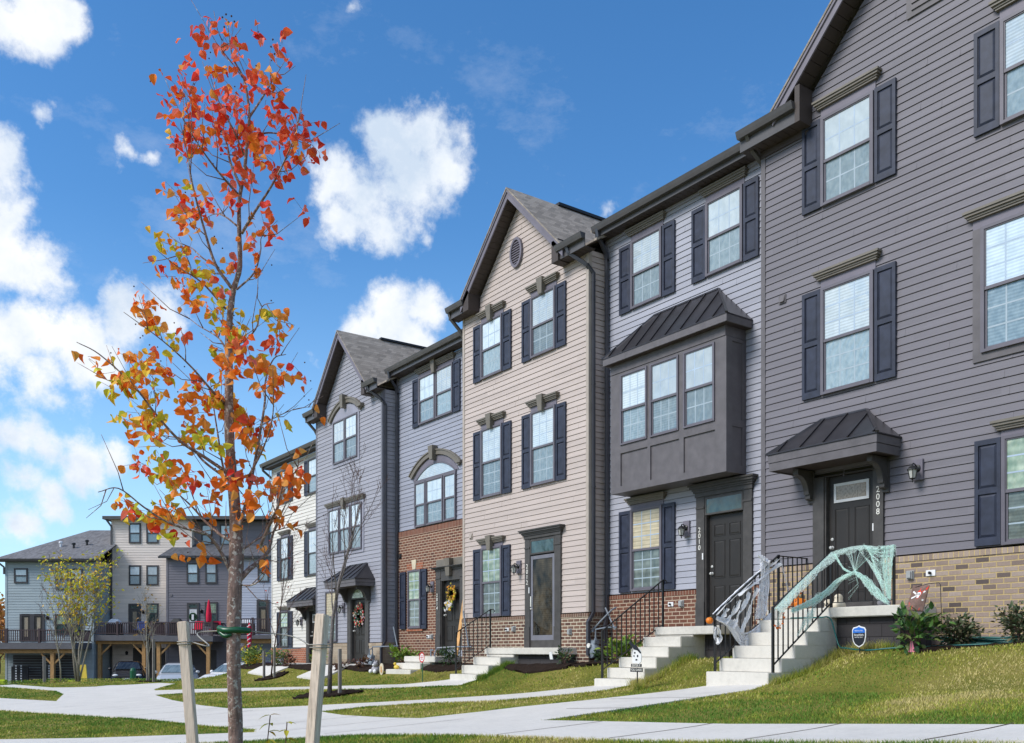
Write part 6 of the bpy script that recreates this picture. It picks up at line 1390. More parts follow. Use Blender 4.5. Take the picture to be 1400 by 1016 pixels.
add_leaves(t_, e_, 1050, [(.78,.62,.04),(.82,.66,.06),(.62,.58,.05),(.75,.45,.05),(.45,.50,.06)], .16, 4, .16, zmin=.6)
p = view_pt((83-700)/1270*42, 42, 0); z_ = tz(p.x, p.y); t_, e_ = bare_tree('small twiggy bare sapling beside the yellow-leaved tree', p.x, p.y, z_, 4.0, .04, 17, first=.3, levels=3, mat='bark_pale', twigmat='bark_twig'); add_leaves(t_, e_, 14, [(.5,.12,.04)], .08, 5, .1)
x, y = -42.3, -2.8; z_ = tz(x, y); t_, e_ = bare_tree('small sapling with a few tan leaves between two posts', x, y, z_, 3.3, .045, 23, first=.33, levels=3, mat='bark_pale'); add_leaves(t_, e_, 70, [(.45,.25,.08),(.5,.32,.12)], .11, 6, .15)
# thin posts beside the small trees
def post(x, y, h, w, label, mat='post_wood', lean=0.):
    z = tz(x, y); m = MB(); m.beam((x, y, z-.2), (x+lean, y, z+h), w); return tag(m.build('tree_post', mat), label, 'post', 'stakes and posts beside young trees')
post(-20.45, -3.95, 1.1, .07, 'grey post right of the bare tree by the grey gabled house'); post(-20.95, -4.35, 1.0, .06, 'grey post behind the thick stake, left of the bare tree')
post(-30.75, -1.95, .95, .07, 'grey post left of the thin bare sapling'); post(-30.05, -1.85, 1.05, .06, 'grey post right of the thin bare sapling')
post(-42.75, -2.75, 1.75, .10, 'pale post left of the sapling with tan leaves'); post(-41.75, -2.75, 1.85, .10, 'pale post right of the sapling with tan leaves')
p = view_pt((61-700)/1270*42.5, 42.5, 0); post(p.x, p.y, 1.35, .12, 'leaning pale post left of the yellow-leaved tree', 'post_wood', -.1)
# shrubs
def shrub(name, x, y, r, h, label, pal, size, n, seed, cat='shrub', stems=9, upright=.5, z=None):
    z = tz(x, y) if z is None else z; t = thing(name, (x, y, z), label, cat); rnd = random.Random(seed); m = MB(); V, F2, T = [], [], []; ends = []
    for s_ in range(stems):
        a = rnd.random()*6.28; rr2 = r*rnd.uniform(.3, .95); top = Vector((x+rr2*math.cos(a), y+rr2*math.sin(a)*.75, z+h*rnd.uniform(.55, 1.)*(1.05-.4*rr2/r))); b = Vector((x+rnd.gauss(0, .03), y+rnd.gauss(0, .03), z-.03)); mid = b.lerp(top, .5)+Vector((0, 0, h*.12))
        c_ = curve([b, mid, top], 6); m.tube(c_, [.006*(1-.6*i/(len(c_)-1)) for i in range(len(c_))], 4); ends.append(c_)
    m.build('stems', 'bark_twig', t)
    for _ in range(n):
        c_ = rnd.choice(ends); i = min(len(c_)-1, int(len(c_)*rnd.uniform(.2, 1.))); c = c_[i]+Vector((rnd.gauss(0, r*.17), rnd.gauss(0, r*.14), rnd.gauss(0, h*.09))); c.z = max(c.z, z+.02)
        out = (c-Vector((x, y, z+h*.25))).normalized(); ln = size*rnd.uniform(.65, 1.25)
        leaf(V, F2, T, c, out+Vector((rnd.gauss(0, .5), rnd.gauss(0, .5), rnd.gauss(upright*.4, .4))), Vector((rnd.gauss(0, .6), rnd.gauss(-.3, .6), 1)), ln, ln*.55, rnd.choice(pal), .3, .3)
    leaf_mesh('foliage', V, F2, T, 'leaf_shrub', t); return t
DG = [(.035,.075,.03),(.05,.10,.035),(.03,.06,.03),(.08,.13,.04)]; OL = [(.07,.10,.05),(.10,.13,.06),(.05,.08,.035),(.16,.14,.08)]; YG = [(.16,.26,.03),(.24,.34,.04),(.11,.20,.03)]
ros = shrub('leafy_bush', -7.36, -1.32, .40, .66, 'large-leaved green bush at the right end of the grey landing', [(.045,.11,.03),(.07,.16,.035),(.10,.20,.04),(.03,.075,.03),(.14,.18,.05)], .115, 230, 1, stems=13)
shrub('shrub', -7.0, -.85, .36, .52, 'small dense dark shrub below the pirate flag', OL, .062, 900, 2, stems=24)
shrub('shrub', -6.12, -.74, .42, .60, 'taller dense shrub at the right edge under the shuttered window', OL, .062, 1300, 3, stems=28)
shrub('leafy_bush', -16.05, -.62, .30, .42, 'small leafy bush with a white tag by the brown brick corner', DG+[(.18,.12,.06)], .075, 110, 4)
m = MB(); m.hexa([(-16.1,-.98,-.20),(-16.0,-.98,-.20),(-16.0,-.96,-.20),(-16.1,-.96,-.20)], [(-16.12,-.99,-.05),(-16.03,-.99,-.03),(-16.03,-.98,-.03),(-16.12,-.98,-.05)]); tag(m.build('plant_tag', 'white_paint'), 'small white tag hanging in the leafy bush by the brown brick', 'tag')
shrub('grassy_plant', -14.75, -.05, .55, .55, 'bright yellow-green plant behind the railing at the red brick', YG, .12, 330, 5, 'plant', 16, 1.6)
shrub('shrub', -15.35, -.1, .30, .30, 'dark low shrub beside the gas meter at the red brick', DG, .06, 170, 6)
shrub('shrub', -20.75, -.75, .50, .50, 'dark green shrub beside the round sign and brown brick', DG, .07, 380, 7)
shrub('grassy_plant', -24.4, -.05, .55, .62, 'bright yellow-green plant at the left of the low steps', YG, .12, 300, 8, 'plant', 14, 1.5)
RD = [(.08,.03,.025),(.12,.05,.03),(.06,.04,.02),(.14,.07,.03)]
shrub('red_plant', -25.35, -.95, .40, .42, 'dark red-brown plant beside the plush toy', RD, .10, 150, 9, 'plant'); shrub('red_plant', -26.55, -1.1, .38, .32, 'low red-brown plant by the wreath-house path', RD, .10, 120, 10, 'plant')
shrub('grassy_plant', -29.2, -.7, .50, .60, 'yellowish plant under the blinded window of the grey house', YG+[(.3,.2,.04)], .11, 200, 11, 'plant'); shrub('red_plant', -31.3, -.9, .45, .5, 'dark red-brown plant near the far cream house meter', RD, .11, 150, 12, 'plant')
shrub('shrub', -32.4, -.75, .60, .75, 'green shrub right of the far gas meter', [(.06,.12,.03),(.12,.2,.04),(.2,.24,.05)], .10, 330, 13)
shrub('shrub', -35.0, -.95, .75, .95, 'broad green shrub under the far cream house window', [(.07,.14,.03),(.14,.22,.04),(.22,.28,.05)], .11, 430, 14)
p = view_pt((346-700)/1270*38, 38, 0); shrub('yellow_bush', p.x, p.y, .70, 1.3, 'bright yellow bush by the corner of the cream house', [(.72,.55,.02),(.8,.65,.04),(.6,.5,.03)], .12, 480, 15, 'bush', 18, 1.4)
# leafy shoots near the viewer
def shoot(u, dep, top, seed, label):
    p = view_pt((u-700)/1270*dep, dep, 0); z = tz(p.x, p.y); zt = (889-top)/1270*dep; t = thing('leafy_shoot', (p.x, p.y, z), label, 'plant', 'leafy shoots by the autumn tree'); rnd = random.Random(seed)
    c_ = curve([Vector((p.x, p.y, z)), Vector((p.x, p.y, (z+zt)/2))+side*rnd.gauss(0, .02), Vector((p.x, p.y, zt))+side*rnd.gauss(.01, .02)], 8); MB().tube(c_, .0028, 5).build('stem', 'bark_twig', t); V, F2, T = [], [], []
    for i in range(4, len(c_)):
        for k_ in range(1 if i < len(c_)-3 else 2): leaf(V, F2, T, c_[i], side*rnd.choice((-1, 1))+Vector((rnd.gauss(0, .4), rnd.gauss(0, .4), rnd.uniform(-.1, .6))), Vector((0, 0, 1)), rnd.uniform(.04, .065), .026, rnd.choice([(.42,.42,.04),(.55,.48,.05),(.35,.36,.05),(.45,.28,.05)]), .3, .5)
    leaf_mesh('foliage', V, F2, T, 'leaf_autumn', t)
shoot(360, 4.7, 978, 3, 'leafy yellow-green shoot beside the autumn tree trunk'); shoot(387, 4.6, 988, 4, 'leafy yellow-green shoot nearest the thick stake')

# ---------------------------------------------------------------- the rear row beyond the lawn
ROT = math.atan2(C, S)
def rear(name, u0, u1, dep, label):
    lc = ((u0+u1)/2-700)/1270*dep; t = thing(name, view_pt(lc, dep, -2.15), label, 'house', 'houses of the rear row', ROT, local=True)
    ORG[t] = Vector((lc, 0, -2.15)); k = dep/1270
    return t, (lambda u: (u-700)*k), (lambda v: (889-v)*k)
def rear_window(t, U, Z, u0, u1, v0, v1, y=0., up='glass_bright', lo='glass_screen', grid=True, mat='window_frame_dark'):
    x0, x1, z1, z0 = U(u0), U(u1), Z(v0), Z(v1); m = MB(); w = .10; zm = (z0+z1)/2
    for q_ in ((x0, x0+w, z0, z1), (x1-w, x1, z0, z1), (x0+w, x1-w, z0, z0+w), (x0+w, x1-w, z1-w, z1), (x0+w, x1-w, zm-.04, zm+.04)): m.box(q_[0], q_[1], y-.07, y+.0, q_[2], q_[3])
    o = m.build('window', mat, t)
    MB().box(x0+w, x1-w, y-.045, y-.035, zm+.04, z1-w).build('pane', up, o); MB().box(x0+w, x1-w, y-.035, y-.028, z0+w, zm-.04).build('pane', lo, o)
    return o
def rear_door(t, U, Z, u0, u1, vt, v0, v1, y=0., mat='window_frame_dark', dm='door_dark', glass='glass_lite'):
    x0, x1 = U(u0), U(u1); m = MB(); w = .14
    for q_ in ((x0, x0+w, Z(v1), Z(vt)), (x1-w, x1, Z(v1), Z(vt)), (x0+w, x1-w, Z(v0)-.03, Z(v0)+.05), (x0+w, x1-w, Z(vt)-.12, Z(vt))): m.box(q_[0], q_[1], y-.07, y, q_[2], q_[3])
    o = m.build('door_frame', mat, t); MB().box(x0+w, x1-w, y-.04, y-.03, Z(v0)+.05, Z(vt)-.12).build('transom', 'glass_dark', o)
    m = MB(); a, b, c, d = x0+w, x1-w, Z(v1), Z(v0)-.03; f = .13
    for q_ in ((a, a+f, c, d), (b-f, b, c, d), (a+f, b-f, c, c+.3), (a+f, b-f, d-f, d)): m.box(q_[0], q_[1], y-.05, y-.005, q_[2], q_[3])
    e = m.build('door', dm, t)
    if glass: MB().box(a+f, b-f, y-.03, y-.022, c+.3, d-f).build('pane', glass, e)
    else: MB().box(a+f, b-f, y-.04, y-.01, c+.3, d-f).build('panel', dm, e)
    return e
def deck(t, U, Z, u0, u1, vr, vf, vb, depth, y, posts, vbeam, brace=True, beam='deck_beam', rail='deck_brown'):
    d = MB(); x0, x1, yf = U(u0), U(u1), y-depth; d.box(x0, x1, yf, y, Z(vb), Z(vf)); o = d.build('deck', 'deck_grey', t)
    n = max(2, int((x1-x0)/1.6)); zt, zf = Z(vr), Z(vf)
    m = MB(); m.box(x0, x1, yf, yf+.09, zt-.06, zt); m.box(x0, x1, yf+.02, yf+.07, zf+.08, zf+.13)
    for sx_ in (x0, x1-.08): m.box(sx_, sx_+.08, yf+.09, y, zt-.06, zt); m.box(sx_+.02, sx_+.06, yf+.09, y, zf+.08, zf+.13)
    m.build('deck_rail', rail, o)
    for i in range(n+1): x = x0+(x1-.13-x0)*i/n; MB().box(x, x+.13, yf-.01, yf+.11, zf-.02, zt+.07).build('rail_post', rail, o)
    b = MB(); k_ = int((x1-x0)/.13)
    for i in range(1, k_): x = x0+(x1-x0)*i/k_; b.box(x-.022, x+.022, yf+.025, yf+.065, zf+.13, zt-.06)
    for i in range(1, int(depth/.13)):
        for sx_ in (x0+.02, x1-.06): b.box(sx_, sx_+.04, yf+i*.13-.02, yf+i*.13+.02, zf+.13, zt-.06)
    b.build('rail_balusters', rail, o)
    m = MB(); m.box(x0+.15, x1-.15, yf+.28, yf+.42, Z(vbeam), Z(vb)-.005); m.build('deck_beam', beam, o)
    for u in posts:
        x = U(u); MB().box(x-.11, x+.11, yf+.24, yf+.46, -2.3, Z(vbeam)).build('deck_post', beam, o)
        if brace:
            for sg in (-1, 1):
                if x0+.3 < x+sg*.7 < x1-.3: MB().beam((x, yf+.35, Z(vbeam)-.75), (x+sg*.72, yf+.35, Z(vbeam)-.02), .10, .10, up=(0,1,0)).build('brace', beam, o)
    return o
def rear_lamp(t, x, z, y): m = MB(); m.box(x-.06, x+.06, y-.05, y, z-.1, z+.1); m.lathe((x, y-.15, z-.12), [(.05,0),(.09,.18),(.03,.26)], 8); m.build('lamp', 'black_iron', t)
def rear_walls(t, x0, x1, y0, y1, z0, z1, sid, crs=.17, left=True, right=True):
    MB().box(x0+.02, x1-.02, y0+.06, y1, z0-.3, z1).build('wall_core', sid, t); m = MB(); siding(m, on_front(y0), x0, x1, z0, z1, crs=crs, out=.022)
    if right: siding(m, on_right(x1), y0, y1, z0, z1, crs=crs, out=.022)
    if left: siding(m, on_left(x0), y0, y1, z0, z1, crs=crs, out=.022)
    m.build('wall', sid, t)
    m = MB(); m.box(x0-.03, x0+.1, y0-.035, y0, z0, z1); m.box(x1-.1, x1+.03, y0-.035, y0, z0, z1); m.build('corner_trim', sid, t)
# blue-grey house on the left
t, U, Z = rear('rear_house', 8, 128, 59.6, 'blue-grey rear house with broad hipped roof and twin glass doors')
x0, x1 = U(8), U(128); ze = Z(766)
rear_walls(t, x0, x1, 0, 11, -2.15, ze, 'siding_far_blue')
m = MB(); e = .45; rx0, rx1, ry = U(80)+.2, x1+.3, 5.5; zr = ze+2.55       # hip at the left end
A, B, Cc, D_ = (x0-e, -e, ze), (x1+e, -e, ze), (x1+e, ry, zr), (x0+2.9, ry, zr); Bk = [(x1+e, 11.5, ze), (x0-e, 11.5, ze)]
up = lambda p: (p[0], p[1], p[2]+.08)
for q_ in ((A, B, Cc, D_), (Bk[1], A, D_), (D_, Cc, Bk[0], Bk[1])): m.hexa(q_, [up(p) for p in q_])
rf = m.build('roof', 'shingle_far', t)
m = MB(); m.box(rx0+1.0, rx0+3.4, ry-.1, ry+.1, zr+.07, zr+.16); m.build('ridge_vent', 'black_plastic', rf)
for xx, yy in ((x0+3.6, 1.6), (x0+2.6, 1.9), (x0+4.2, 2.2)): m = MB(); zz = ze+2.55*(yy+.45)/5.95; m.tube([(xx, yy, zz-.1), (xx, yy, zz+.35)], .07, 8); m.lathe((xx, yy, zz+.3), [(.13, 0), (.13, .1), (.05, .14)], 8); m.build('roof_pipe', 'cover_white' if xx < x0+3 else 'black_plastic', rf)
m = MB(); gutter_mb(m, x0-e-.05, x1+e+.05, -e-.1, ze+.03); m.box(x0-e, x1+e, -e+.03, 0, ze-.12, ze-.03); m.build('gutter', 'gutter_brown', t)
m = MB()
for p_, q_ in (((x0-.4, -.35, ze-.1), (x0-.08, -.06, ze-.45)), ((x0-.08, -.06, ze-.45), (x0-.08, -.06, ze-.9))): m.beam(p_, q_, .11, .09)
m.build('downspout', 'gutter_brown', t)
rear_window(t, U, Z, 19.7, 38.5, 777, 797.6); rear_window(t, U, Z, 76.5, 94, 777.5, 806.5, up='glass_ground'); rear_window(t, U, Z, 96.5, 113.5, 777.5, 806.5)
rear_door(t, U, Z, 27.5, 44.5, 839.5, 840.5, 877); rear_door(t, U, Z, 44.5, 61.5, 839.5, 840.5, 877); rear_lamp(t, U(66), Z(845), 0)
rear_window(t, U, Z, 75.5, 94, 839.5, 868, up='glass_ground', lo='glass_dark'); rear_window(t, U, Z, 94.5, 112.5, 839.5, 868, up='glass_ground', lo='glass_dark')
deck(t, U, Z, -6, 126, 862, 879, 887.5, 2.6, 0, (96,), 893)
m = MB(); m.box(U(18), U(108), -.02, .0, -2.15, Z(896)); m.build('garage_opening', 'garage_dark', t)
for a, b in ((24, 47), (64, 83)):
    m = MB(); m.cur = 0; m.box(U(a), U(b), -.75, -.68, -2.15, Z(911)); m.cur = 1; n = 5
    for i in range(2):
        for j in range(7): xx = U(a)+(U(b)-U(a))*(.28+.3*i); m.box(xx-.05, xx+.05, -.757, -.752, -2.0+j*.16, -1.91+j*.16)
    m.build('lattice_screen', ['black_plastic', 'white_paint'], t)
# tan house
t, U, Z = rear('rear_house', 153, 262, 62, 'tall tan four-storey rear house with flat eave')
x0, x1 = U(153), U(262); ze = Z(710); rear_walls(t, x0, x1, 0, 11, -2.15, ze, 'siding_far_tan')
m = MB(); m.box(x0-.35, U(374), -.35, 11, ze, ze+.05); m.box(x0-.45, U(374), -.45, -.35, ze-.05, ze+.16); m.box(x0-.45, x0-.35, -.35, 11, ze-.05, ze+.16); m.build('eave', 'gutter_brown', t)
m = MB(); eave_roof(m, x0-.4, U(374), -.4, ze+.1, 5.5, ze+.55, 11.4); m.build('roof', 'shingle_dark', t)
m = MB(); m.beam((x0-.25, -.3, ze-.05), (x0+.0, -.07, ze-.5), .1); m.beam((x0, -.07, ze-.5), (x0, -.07, -2.1), .1); m.build('downspout', 'gutter_brown', t)
for v0, v1 in ((715.5, 743), (773, 800.5)):
    rear_window(t, U, Z, 176.5, 193, v0, v1); rear_window(t, U, Z, 200.5, 217, v0, v1)
rear_window(t, U, Z, 200.5, 217, 825, 853, up='glass_ground', lo='glass_dark'); rear_door(t, U, Z, 176, 193, 825.5, 833, 867, dm='door_trim'); rear_lamp(t, U(196.5), Z(837), 0)
deck(t, U, Z, 142, 220, 852.5, 869, 876.5, 2.4, 0, (155.5, 214), 881)
m = MB(); m.box(U(182), U(226), -.03, 0, -2.15, Z(886)); m.build('garage_opening', 'garage_dark', t); rear_lamp(t, U(174), Z(893), 0)
# dark grey house
t, U, Z = rear('rear_house', 228, 314, 61, 'dark grey rear house with white wreathed door and red parasol deck')
x0, x1 = U(228), U(314); ze = Z(762); rear_walls(t, x0, x1, 0, 11, -2.15, ze, 'siding_far_dark'); 
MB().box(U(234), U(372), 1.5, 10, ze, Z(712)).build('upper_storey', 'siding_far_dark', t)
m = MB(); siding(m, on_front(1.5), U(234), U(372), ze, Z(708), crs=.17, out=.022); m.build('upper_wall', 'siding_far_dark', t)
m = MB(); m.hexa([(x0-.35, -.4, ze), (U(372), -.4, ze), (U(372), 1.5, ze+.95), (x0+.15, 1.5, ze+.95)], [(x0-.35, -.4, ze+.08), (U(372), -.4, ze+.08), (U(372), 1.5, ze+1.03), (x0+.15, 1.5, ze+1.03)]); gutter_mb(m, x0-.4, U(372), -.5, ze+.03); m.build('lower_roof', 'shingle_dark', t)
for a, b in ((265, 280.5), (291, 306.5)): rear_window(t, U, Z, a, b, 713, 742, 1.5)
for a, b in ((255.5, 272), (281, 297)): rear_window(t, U, Z, a, b, 770, 798)
rear_window(t, U, Z, 280.5, 297.5, 823, 855, up='glass_ground', lo='glass_dark'); rd = rear_door(t, U, Z, 256, 272.5, 824, 832, 867, dm='door_white', glass=None); rear_lamp(t, U(276), Z(836), 0); vent_cap(t, U(234.5), 0, Z(814), 'deck_grey')
m = MB(); m.lathe((U(264.3), -.06, Z(843.5)), [(.28, 0), (.26, -.05), (.2, -.05), (.18, 0)], 16, 'y'); m.build('door_wreath', 'wreath_green', rd)
m = MB(); m.box(U(264.3)-.07, U(264.3)+.07, -.12, -.08, Z(843.5)-.2, Z(843.5)+.16); m.build('wreath_bow', 'white_paint', rd)
deck(t, U, Z, 225, 307, 852, 870, 877.5, 2.4, 0, (233.5, 299), 881)
m = MB(); m.box(U(262), U(296), -.03, 0, -2.15, Z(889))
for k_ in range(4): m.box(U(262), U(296), -.045, -.03, -2.0+k_*.55, -1.98+k_*.55)
m.build('garage_door', 'garage_dark', t)
for k_, (a, b) in enumerate(((262, 272), (275, 287))):
    pass
# pale blue house, mostly behind the trunk
t, U, Z = rear('rear_house', 314, 374, 61, 'pale blue rear house half hidden behind the autumn tree trunk')
x0, x1 = U(314), U(395); rear_walls(t, x0+.02, x1, .02, 11, -2.15, Z(762)-.02, 'siding_far_pale'); MB().box(U(372), U(396), 1.5, 10, Z(762), Z(709)).build('upper_storey', 'siding_far_pale', t)
rear_window(t, U, Z, 352.5, 368, 770, 796, .02, up='glass_dark'); rear_window(t, U, Z, 359, 371, 711, 741, 1.5); rear_door(t, U, Z, 351, 368.5, 820, 830, 866, .02)
deck(t, U, Z, 328, 390, 847.5, 869, 874, 2.4, .02, (334,), 880)
# things on the decks
def on_deck(u, v, dep): return view_pt((u-700)/1270*dep, dep, (889-v)/1270*dep)
p = on_deck(285.5, 870, 59.6); t = thing('parasol', p, 'closed red parasol standing on the dark grey house deck', 'parasol')
m = MB(); m.tube([p, p+Vector((0,0,2.3))], .03, 8); m.build('pole', 'post_wood', t); m = MB(); m.lathe(p+Vector((0,0,.85)), [(.13,0),(.17,.15),(.18,.5),(.13,1.0),(.06,1.4),(.02,1.5)], 12); m.build('canopy', 'umbrella_red', t, smooth=True)
def deck_chair(u, dep, label, mat):
    p = on_deck(u, 869.5, dep); t = thing('deck_chair', p, label, 'chair'); q_ = lambda a, b, c: p+side*a+fw*b+Vector((0,0,c)); m = MB()
    m.hexa([q_(-.28,-.25,.38), q_(.28,-.25,.38), q_(.28,.25,.38), q_(-.28,.25,.38)], [q_(-.28,-.25,.44), q_(.28,-.25,.44), q_(.28,.25,.44), q_(-.28,.25,.44)]); m.build('seat', mat, t)
    m = MB(); m.hexa([q_(-.28,.22,.44), q_(.28,.22,.44), q_(.28,.27,.44), q_(-.28,.27,.44)], [q_(-.26,.32,.95), q_(.26,.32,.95), q_(.26,.36,.95), q_(-.26,.36,.95)]); m.build('backrest', mat, t)
    for a in (-.25, .25):
        for b in (-.22, .22): MB().tube([q_(a, b, 0), q_(a, b, .38)], .02, 6).build('leg', 'black_iron', t)
deck_chair(270, 59.4, 'red chair left of the closed parasol', 'umbrella_red'); deck_chair(294, 59.4, 'red chair right of the closed parasol', 'umbrella_red'); deck_chair(191, 60.5, 'blue chair on the tan house deck', 'chair_blue')
def grill(u, w, dep, label, lid):
    p = on_deck(u, 869, dep); t = thing('barbecue_grill', p, label, 'grill'); q_ = lambda a, b, c: p+side*a+fw*b+Vector((0,0,c)); m = MB()
    m.hexa([q_(-w,-.3,0), q_(w,-.3,0), q_(w,.3,0), q_(-w,.3,0)], [q_(-w*.95,-.3,.75), q_(w*.95,-.3,.75), q_(w*.95,.3,.75), q_(-w*.95,.3,.75)]); m.build('body', 'cover_black', t)
    m = MB(); m.hexa([q_(-w,-.32,.755), q_(w,-.32,.755), q_(w,.32,.755), q_(-w,.32,.755)], [q_(-w*.5,-.18,1.08), q_(w*.5,-.18,1.08), q_(w*.5,.18,1.08), q_(-w*.5,.18,1.08)]); m.build('lid', lid, t, bevel=.04)
grill(157, .45, 60.6, 'black grill with a white lid cover on the tan house deck', 'cover_white'); grill(242, .4, 59.6, 'black covered grill at the left of the dark house deck', 'cover_black'); grill(338, .45, 59.6, 'grill under a peaked white cover on the pale blue deck', 'cover_white')
p = on_deck(341, 850, 57.9); t = thing('windsock', p, 'red and white streamer hanging from the pale blue house deck', 'windsock'); m = MB()
m.lathe(p+Vector((0,0,-1.6)), [(.10,0),(.13,.5),(.16,1.0),(.10,1.3),(.02,1.55)], 10); m.build('tail', 'umbrella_red', t); m = MB()
for k_ in range(5): q_ = p-fw*.16+Vector((0,0,-1.45+k_*.28)); m.beam(q_-side*.1, q_+side*.1+Vector((0,0,.14)), .05, .02, up=fw)
m.build('white_marks', 'white_paint', t)
# parked cars
def car(u, dep, label, mat, rz=0., zg=-2.2, suv=1., glass='glass_car'):
    p = view_pt((u-700)/1270*dep, dep, zg); t = thing('parked_car', p, label, 'car', 'cars parked in the rear lane', ROT+rz, local=True); hw = .9; H = 1.5*suv
    def loft(secs, n=12):
        m = MB(); rings = []
        for (y, w, z0, z1, tw) in secs:
            prof = [(-w, z0), (-w*1.02, z0+(z1-z0)*.45), (-tw*1.0, z1-.06), (-tw*.8, z1), (tw*.8, z1), (tw*1.0, z1-.06), (w*1.02, z0+(z1-z0)*.45), (w, z0)]; rings.append([(a, y, b) for a, b in prof])
        i0 = len(m.v)
        for r_ in rings: m.v += r_
        k_ = len(rings[0])
        for i in range(len(rings)-1):
            for j in range(k_): l = (j+1) % k_; a = i*k_; m.f.append([a+j, a+l, a+k_+l, a+k_+j]); m.mi.append(0)
        m.f.append(list(range(k_))[::-1]); m.f.append([(len(rings)-1)*k_+j for j in range(k_)]); m.mi += [0, 0]; return m
    # front of the car towards -y
    loft([(-2.2,.72,.30,.62,.62),(-2.1,.84,.22,.78,.74),(-1.6,.90,.2,.93,.80),(-.9,.90,.2,1.0,.82),(.3,.91,.2,1.0,.83),(1.6,.90,.2,1.0,.82),(2.1,.86,.25,.95,.76),(2.2,.78,.34,.8,.7)]).build('body', mat, t, smooth=False, bevel=.02)
    loft([(-.95,.80,.98,1.02,.78),(-.25,.74,.98,H-.05,.60),(.3,.73,.98,H,.60),(1.2,.73,.98,H-.03,.60),(1.95,.76,.98,1.08,.70)]).build('cabin', mat, t)
    m = MB()
    P3 = lambda a, y, z: (a, y, z)
    m.hexa([P3(-.70,-.93,1.035), P3(.70,-.93,1.035), P3(.54,-.30,H-.11), P3(-.54,-.30,H-.11)], [P3(-.70,-.95,1.05), P3(.70,-.95,1.05), P3(.54,-.32,H-.09), P3(-.54,-.32,H-.09)]); m.build('windscreen', glass, t)
    for sg in (-1, 1):
        m = MB(); m.hexa([P3(sg*.775,-.6,1.03), P3(sg*.76,1.6,1.03), P3(sg*.665,1.15,H-.12), P3(sg*.665,-.15,H-.12)], [P3(sg*.785,-.6,1.03), P3(sg*.77,1.6,1.03), P3(sg*.68,1.15,H-.12), P3(sg*.68,-.15,H-.12)]); m.build('side_window', glass, t)
        m = MB(); m.ball((sg*1.0, -.55, 1.06), .10, .07, .08, 8, 6); m.build('wing_mirror', mat, t, smooth=True)
        m = MB(); m.ball((sg*.62, -2.09, .70), .17, .10, .075, 10, 6); m.build('headlight', 'lens_white', t, smooth=True)
        for yy in (-1.35, 1.35):
            w_ = MB(); w_.lathe((sg*.80-.1*(sg < 0)-.0, yy, .33), [(.2, 0), (.33, .01), (.33, .19), (.2, .2)], 18, 'x', 1, 1); o = w_.build('wheel', 'tyre', t, smooth=False); MB().lathe((sg*.905, yy, .33), [(.2, -.02), (.17, .0), (.05, .01)], 12, 'x').build('rim', 'rim', o)
    m = MB(); m.box(-.42, .42, -2.215, -2.17, .42, .6); m.build('grille', 'black_plastic', t); m = MB(); m.box(-.26, .26, -2.235, -2.216, .44, .55); m.build('number_plate', 'white_paint', t)
    return t
car(176, 55.5, 'black car parked under the tan house deck', 'car_black', .35, -2.15, 1.0, 'glass_tinted'); car(243, 47.0, 'silver car with pale windscreen behind the slim stake', 'car_silver', .25, -2.15); car(322, 46.5, 'white car roof behind the autumn tree trunk', 'car_white', -.3, -2.12); car(360, 52, 'dark blue car beside the yellow bush', 'car_blue', .2, -2.15, 1., 'glass_tinted')
# lane, painted kerb, bollard, yellow board
lane = [view_pt(a, b, 0) for a, b in ((-60, 45), (-12, 45), (-12, 58.5), (-60, 58.5))]
m = MB(); q_ = [view_pt(a, b, -2.135) for a, b in ((-60, 49.5), (-8, 49.5), (-8, 66), (-60, 66))]; m.face(q_); tag(m.build('lane', 'asphalt'), kind='structure')
for k_, (u0, u1, d_) in enumerate(((0, 8, 55), (158, 178, 52), (192, 206, 55), (94, 108, 54), (205, 212, 52))):
    a, b = [view_pt((u-700)/1270*d_, d_, -2.13) for u in (u0, u1)]; m = MB(); m.beam(a+Vector((0,0,.25)), b+Vector((0,0,.25)), .3, .28)
    tag(m.build('painted_kerb', 'lime_paint'), ('lime-painted kerb at the far left edge', 'lime-painted kerb before the black car', 'lime-painted kerb right of the black car', 'lime-painted kerb beside the yellow-leaved tree', 'lime-painted kerb stub beside the tan-leaved sapling')[k_], 'kerb', 'painted kerbs in the rear lane')
p = view_pt((116.5-700)/1270*48, 48, -2.1); m = MB(); m.beam(p, p+Vector((0,0,1.35))-side*.12, .32, .06, up=fw); tag(m.build('yellow_board', 'yellow_paint'), 'yellow marker board right of the yellow-leaved tree', 'marker')
p = view_pt((182-700)/1270*50, 50, -2.1); m = MB(); m.lathe(p, [(.16,0),(.16,1.0),(.12,1.12),(.02,1.16)], 10); tag(m.build('utility_box', 'web_mint' if False else 'hose_green'), 'small green utility post in front of the black car', 'utility post')
